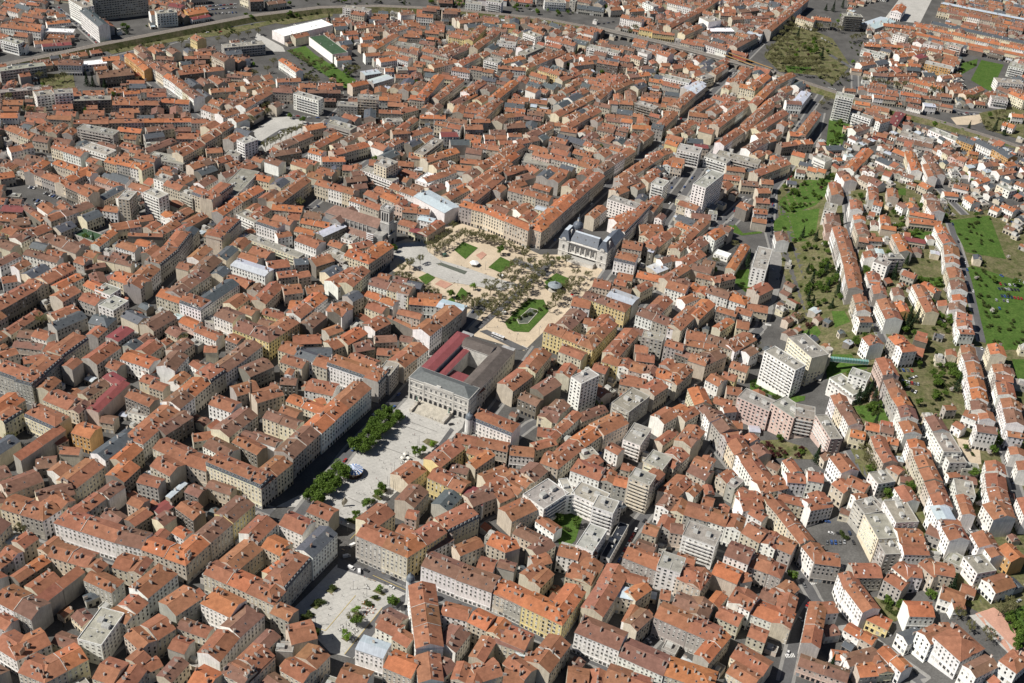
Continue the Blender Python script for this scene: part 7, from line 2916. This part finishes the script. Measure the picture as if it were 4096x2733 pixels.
TN = dict(g=('green_tree', 'leafy green tree', 'tree', 'leafy green trees'), G=('green_tree', 'dense dark green tree', 'tree', 'green trees in rows on the paved square'), l=('lime_green_tree', 'bright lime green tree', 'tree', 'bright lime green trees'),
          b=('plane_tree', 'bare olive-brown plane tree', 'tree', 'bare plane trees'), d=('conifer', 'dark green conifer', 'tree', 'dark conifers'), w=('blossom_tree', 'white blossoming tree', 'tree', 'blossoming trees'),
          p=('purple_tree', 'dark purple-leaved tree', 'tree', 'purple-leaved trees'), s=('shrub', 'bushy green shrub', 'shrub', 'shrubs in gardens and beds'))
COUNT = {}
def plant(k, c, scale=1.0):
    if k == 'b' and COUNT.get('b', 0) >= 298: k = 's'
    name, noun, cat, grp = TN[k]; rz = rnd.random() * 6.28; s = scale * rnd.uniform(.82, 1.18); sc = (s * rnd.uniform(.9, 1.1), s * rnd.uniform(.9, 1.1), s * rnd.uniform(.9, 1.1)); COUNT[k] = COUNT.get(k, 0) + 1
    if k == 's' and COUNT['s'] > 298: merge(SCRUB, rnd.choice(BUSH_MB), c, rz, s); return
    if k == 's': o = inst('shrub', rnd.choice(SHRUBS), None, c, rz, sc); later(o, noun, cat, c, grp); return
    tm, cm = rnd.choice(SPEC[k]); root = empty(name, c); inst('trunk', tm, root, c, rz, sc); inst('crown', cm, root, c, rz, sc); later(root, noun, cat, c, grp)
for reg, q in regions(TREES):
    v = [float(x) for x in q[1:]]
    if q[0] == 'b' and v == [540, 1090]:
        c = P4(reg, v); root = empty('black_tree', c); inst('trunk', BLACK[0], root, c); tag(root, 'bare black tree standing in a shadowed courtyard', 'tree'); continue
    if len(v) == 2: plant(q[0], P4(reg, v)); continue
    n = int(v[4])
    for i in range(n):
        f = i / max(1, n - 1); jx = rnd.uniform(-5, 5); plant(q[0], P4(reg, (v[0] + (v[2] - v[0]) * f + jx, v[1] + (v[3] - v[1]) * f + rnd.uniform(-4, 4))))
def on_house(x, y): return hit(x, y, 1.0)
for reg, q in regions(FILLS):
    kinds, n = q[0], int(q[1]); poly = pix(reg, [float(x) for x in q[2:]]); xs = [p[0] for p in poly]; ys = [p[1] for p in poly]; k = t = 0
    while k < n and t < n * 30:
        t += 1; x, y = rnd.uniform(min(xs), max(xs)), rnd.uniform(min(ys), max(ys))
        if not inpoly(x, y, poly): continue
        c = at(x, y)
        if on_house(c.x, c.y) or any((c.xy - a.lerp(b_, max(0, min(1, (c.xy - a).dot(b_ - a) / max(1e-6, (b_ - a).length_squared))))).length < wd / 2 + 1 for wd, pl in STREETLINES for a, b_ in zip(pl, pl[1:])): continue
        plant(rnd.choice(kinds), c, .85); k += 1

tag(SCRUB.build('shrubbery'), 'scrubby green undergrowth scattered over banks and gardens', 'shrubbery', kind='stuff')
# ------------------------------------------------------------------ cars and vans
CARCOL = [('white', (.62, .62, .62)), ('white', (.6, .6, .6)), ('silver', (.34, .35, .36)), ('grey', (.13, .135, .14)), ('black', (.02, .02, .022)), ('black', (.025, .025, .03)), ('red', (.32, .03, .025)), ('blue', (.04, .09, .25)), ('dark blue', (.02, .035, .08))]
def car_mesh(t, van=False):
    mb = MB(); L, W = (4.3, 1.75) if not van else (5.2, 1.95)
    def hull(zs):   # stacked outlines (x0, x1, half width, z)
        for (a0, a1, w0, z0), (b0, b1, w1, z1), m, tt in zs:
            lo = [(a0, -w0, z0), (a1, -w0, z0), (a1, w0, z0), (a0, w0, z0)]; hi = [(b0, -w1, z1), (b1, -w1, z1), (b1, w1, z1), (b0, w1, z1)]
            for i in range(4): j = (i + 1) % 4; mb.poly([lo[i], lo[j], hi[j], hi[i]], m, tt)
            mb.poly(hi, m, tt); mb.poly(lo[::-1], m, tt)
    g = (1, 1, 1)
    if not van: hull([((-2.1, 2.1, .82, .28), (-2.15, 2.15, .87, .55), 'paint', t), ((-2.15, 2.15, .87, .55), (-2.08, 2.0, .84, .86), 'paint', t)])
    else: hull([((-2.6, 2.6, .93, .3), (-2.6, 2.6, .97, .9), 'paint', t), ((-2.6, 2.0, .97, .9), (-2.55, 1.3, .9, 2.15), 'paint', t)])
    body = mb; gl = MB(); mb = gl
    if not van: hull([((-1.75, 1.05, .80, .862), (-1.35, .35, .62, 1.36), 'glass', g)]); mb.poly([(-1.3, -.6, 1.37), (.32, -.6, 1.37), (.32, .6, 1.37), (-1.3, .6, 1.37)], 'paint', t)
    else: mb.poly([(2.01, -.85, .95), (2.01, .85, .95), (1.37, .8, 2.05), (1.37, -.8, 2.05)], 'glass', g); hull([((.6, 1.7, .985, 1.2), (.6, 1.45, .93, 1.85), 'glass', g)])
    return body.mesh('body'), gl.mesh('window'), body, gl
def wheel_mesh():
    m = MB(); m.tube((0, -.1, 0), (0, .1, 0), .32, 'paint', (.02, .02, .02), 10); m.tube((0, -.11, 0), (0, .11, 0), .18, 'metal', (.4, .4, .4), 8); return m
WHEEL_MB = wheel_mesh(); WHEEL = WHEEL_MB.mesh('wheel'); CARM = {}
def vehicle(c, ang, col=None, van=False):
    cn, t = col or rnd.choice(CARCOL)
    if (cn, van) not in CARM:
        bm_, gm_, B_, G_ = car_mesh(t, van); one = MB()
        for src in (B_, G_): merge(one, src, (0, 0, 0))
        for k in (-1.3, 1.3):
            for s_ in (-.78, .78): merge(one, WHEEL_MB, (k, s_, .32))
        CARM[(cn, van)] = (bm_, gm_, one.mesh('parked_car'))
    bm_, gm_, one = CARM[(cn, van)]; nm = 'parked_van' if van else 'parked_car'; noun = f"{cn} parked {'van' if van else 'car'}"; cat = 'van' if van else 'car'; c = Vector((c.x, c.y, c.z + .2))
    if to_px(c)[2] > 1050 and not van: o = inst(nm, one, None, c, ang); later(o, noun, cat, c, 'parked cars'); return
    root = empty(nm, c); inst('body', bm_, root, c, ang); inst('window', gm_, root, c, ang); k2 = 1.3 if not van else 1.7
    for k in (-k2, k2):
        for s_ in (-.78, .78): inst('wheel', WHEEL, root, (c.x + cos(ang) * k - sin(ang) * s_, c.y + sin(ang) * k + cos(ang) * s_, c.z + .32), ang)
    later(root, noun, cat, c, 'parked vans' if van else 'parked cars')
for reg, q in regions(CARS):
    v = [float(x) for x in q]
    if len(v) == 2: vehicle(P4(reg, v), rnd.choice([.6, -.9])); continue
    a, b = P4(reg, v[:2]), P4(reg, v[2:4]); n = int(v[4]); d = b - a; ang = atan2(d.y, d.x); gap = d.length / max(1, n - 1)
    if gap < 4.6: ang += pi / 2
    for i in range(n):
        p = a + d * (i / max(1, n - 1)) + Vector((rnd.uniform(-.2, .2), rnd.uniform(-.2, .2), 0)); p.z = terrain(p.x, p.y); vehicle(p, ang + rnd.uniform(-.05, .05) + (pi if rnd.random() < .5 else 0))
sr = random.Random(31)                      # cars along the kerbs of the streets
for wd, pl in STREETLINES:
    if wd < 8: continue
    for a, b in zip(pl, pl[1:]):
        d = (b - a); n = int(d.length / 13); u = d.normalized() if d.length else d
        for i in range(n):
            if sr.random() < .62: continue
            s_ = sr.choice([-1, 1]) * (wd / 2 - 2.1); p = a + d * ((i + sr.random() * .5) / n) + Vector((-u.y, u.x)) * s_; c = Vector((p.x, p.y, terrain(p.x, p.y)))
            x, y, _z = to_px(c)
            if hit(p.x, p.y, 1.2) or not (0 < x < 4096 and 0 < y < 2733): continue
            vehicle(c, atan2(u.y, u.x))
def zebra(px0, px1, n=6):
    a, b = at(*px0), at(*px1); d = b - a; u = Vector((d.x, d.y)).normalized(); w = Vector((-u.y, u.x)) * 1.6
    mb = MB()
    for i in range(n):
        c = a.lerp(b, (i + .5) / n); e = u * .3; z = terrain(c.x, c.y) + .27
        mb.poly([(c.x - e.x - w.x, c.y - e.y - w.y, z), (c.x + e.x - w.x, c.y + e.y - w.y, z), (c.x + e.x + w.x, c.y + e.y + w.y, z), (c.x - e.x + w.x, c.y - e.y + w.y, z)], 'cloth', (.6, .6, .58))
    o = mb.build('zebra_crossing'); o['kind'] = 'structure'
for q in ((3140, 2625, 3178, 2622), (3240, 2335, 3275, 2325), (1935, 1325, 1965, 1340), (2085, 1385, 2110, 1398), (3060, 1298, 3085, 1302), (3310, 350, 3345, 360), (1490, 1655, 1515, 1668), (560, 1235, 600, 1250)): zebra(q[:2], q[2:])
def at6(x, y): return P4(R6, (x, y))
e1 = at6(1320, 770) - at6(1060, 645); ra = atan2(e1.y, e1.x)
vehicle(at6(1200, 760), ra, CARCOL[0]); vehicle(at6(1215, 690), ra, CARCOL[4]); vehicle(at6(985, 618), ra, CARCOL[4]); vehicle(at6(925, 628), ra + 2.2, CARCOL[0], True); vehicle(at6(858, 600), ra, CARCOL[0], True); vehicle(at6(820, 500), ra + .9, CARCOL[2], True); vehicle(at6(875, 405), ra + 1.2, CARCOL[0], True)
vehicle(P4(R2, (1310, 738)), ra + .2, CARCOL[0]); vehicle(P4(R2, (1705, 805)), ra + .9, CARCOL[4]); vehicle(P4(R2, (1560, 1025)), ra + 1.5, CARCOL[4])

# ------------------------------------------------------------------ people
def person_mesh(seed, top, legs, stride):
    rr = random.Random(seed)
    V = [(0, 0, .92), (0, 0, 1.12), (0, 0, 1.36), (0, .01, 1.48), (0, .02, 1.56), (0, .02, 1.68),
         (.19, 0, 1.38), (.26, .02 + stride * .12, 1.12), (.25, .06 + stride * .25, .88), (-.19, 0, 1.38), (-.26, .02 - stride * .12, 1.12), (-.25, .06 - stride * .25, .88),
         (.09, 0, .88), (.10, -stride * .16, .5), (.10, -stride * .34, .07), (.10, -stride * .34 + .14, .04), (-.09, 0, .88), (-.10, stride * .18, .5), (-.10, stride * .30, .07), (-.10, stride * .30 + .14, .04)]
    E = [(0, 1), (1, 2), (2, 3), (3, 4), (4, 5), (2, 6), (6, 7), (7, 8), (2, 9), (9, 10), (10, 11), (0, 12), (12, 13), (13, 14), (14, 15), (0, 16), (16, 17), (17, 18), (18, 19)]
    R = [.15, .15, .16, .06, .10, .09, .075, .06, .045, .075, .06, .045, .095, .07, .05, .045, .095, .07, .05, .045]
    me = bpy.data.meshes.new('sk'); me.from_pydata(V, E, []); ob = bpy.data.objects.new('sk', me); COL.objects.link(ob); ob.modifiers.new('s', 'SKIN'); sd = ob.modifiers.new('d', 'SUBSURF'); sd.levels = sd.render_levels = 1
    for i, r in enumerate(R): me.skin_vertices[0].data[i].radius = (r, r * .8)
    me.skin_vertices[0].data[0].use_root = True
    dg = bpy.context.evaluated_depsgraph_get(); dg.update(); ev = bpy.data.meshes.new_from_object(ob.evaluated_get(dg)); mb = MB()
    skin, hair = (.42, .26, .18), (.05, .035, .025)
    for p in ev.polygons:
        c = p.center; t = legs if c.z < .9 and abs(c.x) < .2 else top
        if c.z > 1.5: t = hair if (c.z > 1.66 or c.y < -.02) else skin
        elif abs(c.x) > .2 and c.z < .92: t = skin
        elif c.z < .09: t = (.03, .03, .03)
        mb.poly([ev.vertices[i].co for i in p.vertices], 'cloth', t)
    bpy.data.objects.remove(ob); return mb.mesh('person')
PM = [('dark coat', person_mesh(1, (.03, .03, .035), (.03, .035, .05), 1)), ('dark coat', person_mesh(2, (.04, .04, .045), (.025, .025, .03), -1)), ('blue top', person_mesh(3, (.06, .10, .22), (.04, .05, .08), .8)), ('red top', person_mesh(4, (.30, .04, .04), (.03, .03, .05), -.8)), ('white top', person_mesh(5, (.6, .6, .58), (.05, .06, .10), 0.3)), ('grey clothes', person_mesh(6, (.2, .2, .2), (.05, .05, .06), .2))]
PEOPLE = [(R2, "1440 770 1380 800 1585 808 1625 835 1505 878 1380 893 1395 893 1350 958 1315 1005 1235 1093 1130 1133 1120 1173 1155 1188 1195 1145 1215 1215 1040 1212 910 1268 970 1258 1070 1268 1092 1290 1240 1338 1030 1350 1020 1385 905 1390 925 1394 965 1398 845 1505 1365 665 1360 715 1780 775 1760 795 1270 1215 1100 1110 1330 1040 1345 1045 1600 640"),
          (R6, "565 137 615 190 645 172 680 162 710 184 770 138 830 139 845 80 775 214 800 392 885 280 970 675 1015 688 1130 735 1290 748 960 815 965 845 915 870 850 773 780 834 670 945 685 939 665 998 1290 836 1040 616 1130 645 910 773 890 914 700 1198 1135 720"),
          (J, "340 252 455 287 480 278 610 302 685 408 420 358 845 553 770 573 860 558 950 312 700 500 640 560 830 700 800 730 860 740 720 690 1010 690 980 480 1000 450 450 380")]
for reg, s in PEOPLE:
    v = [float(x) for x in s.split()]
    for i in range(0, len(v), 2):
        c = P4(reg, v[i:i + 2], .12); nm, me = rnd.choice(PM[:2] + PM[:2] + PM); o = inst('person', me, None, (c.x, c.y, c.z + .12), rnd.random() * 6.28, (1, 1, 1)); later(o, f"person in {nm} walking", 'person', c, 'people on the squares')
# people sitting on the steps are shown standing on the lower steps' foot
for x, y in ((1490, 735), (1530, 752), (1572, 768), (1602, 778), (1545, 760)):
    c = P4(R2, (x, y), .1); o = inst('person', rnd.choice(PM[:3])[1], None, (c.x, c.y, c.z + .12), rnd.random() * 6.28); later(o, 'person standing at the foot of the steps', 'person', c, 'people on the squares')

# ------------------------------------------------------------------ light, sky, camera
settle(); settle_buildings()
EL, AZ = radians(48.7), radians(14.7)                    # shadows run along azimuth AZ from +x
sd = Vector((cos(AZ) * cos(EL), sin(AZ) * cos(EL), -sin(EL)))
sun = bpy.data.lights.new('sun', 'SUN'); sun.energy = 5.0; sun.angle = radians(.5); sun.color = (1, .95, .87)
so = bpy.data.objects.new('sun', sun); COL.objects.link(so); so.rotation_euler = sd.to_track_quat('-Z', 'Y').to_euler()
W = bpy.data.worlds.new('World'); SC.world = W; W.use_nodes = True; nt = W.node_tree
sky = nt.nodes.new('ShaderNodeTexSky'); sky.sky_type = 'NISHITA'; sky.sun_disc = False; sky.sun_elevation = EL
sky.sun_rotation = atan2(-sd.x, -sd.y); sky.air_density = .6; sky.dust_density = .3; sky.altitude = 600
bg = nt.nodes['Background']; nt.links.new(sky.outputs[0], bg.inputs['Color']); bg.inputs['Strength'].default_value = .05
cam = bpy.data.cameras.new('camera'); cam.sensor_width = 36; cam.lens = FPX / 4096 * 36; cam.clip_start = 5; cam.clip_end = 6000
co = bpy.data.objects.new('camera', cam); COL.objects.link(co)
ax = lambda v: Vector((v.dot(_r), v.dot(_h), -v.dot(_n)))
X, Yu, Zb = ax(Vector((1, 0, 0))), ax(Vector((0, -1, 0))), ax(Vector((0, 0, -1)))
M = Matrix((X, Yu, Zb)).transposed().to_4x4(); M.translation = CAMPOS; co.matrix_world = M; SC.camera = co
SC.view_settings.view_transform = 'Standard'; SC.view_settings.look = 'None'; SC.view_settings.exposure = .4; SC.view_settings.gamma = 1
SC.cycles.max_bounces = 5; SC.cycles.diffuse_bounces = 2; SC.cycles.glossy_bounces = 2; SC.cycles.transparent_max_bounces = 4
print('houses', len(HOUSES), 'tile', len(tile), 'flat', len(flat), 'objects', len(SC.objects), 'plants', COUNT)
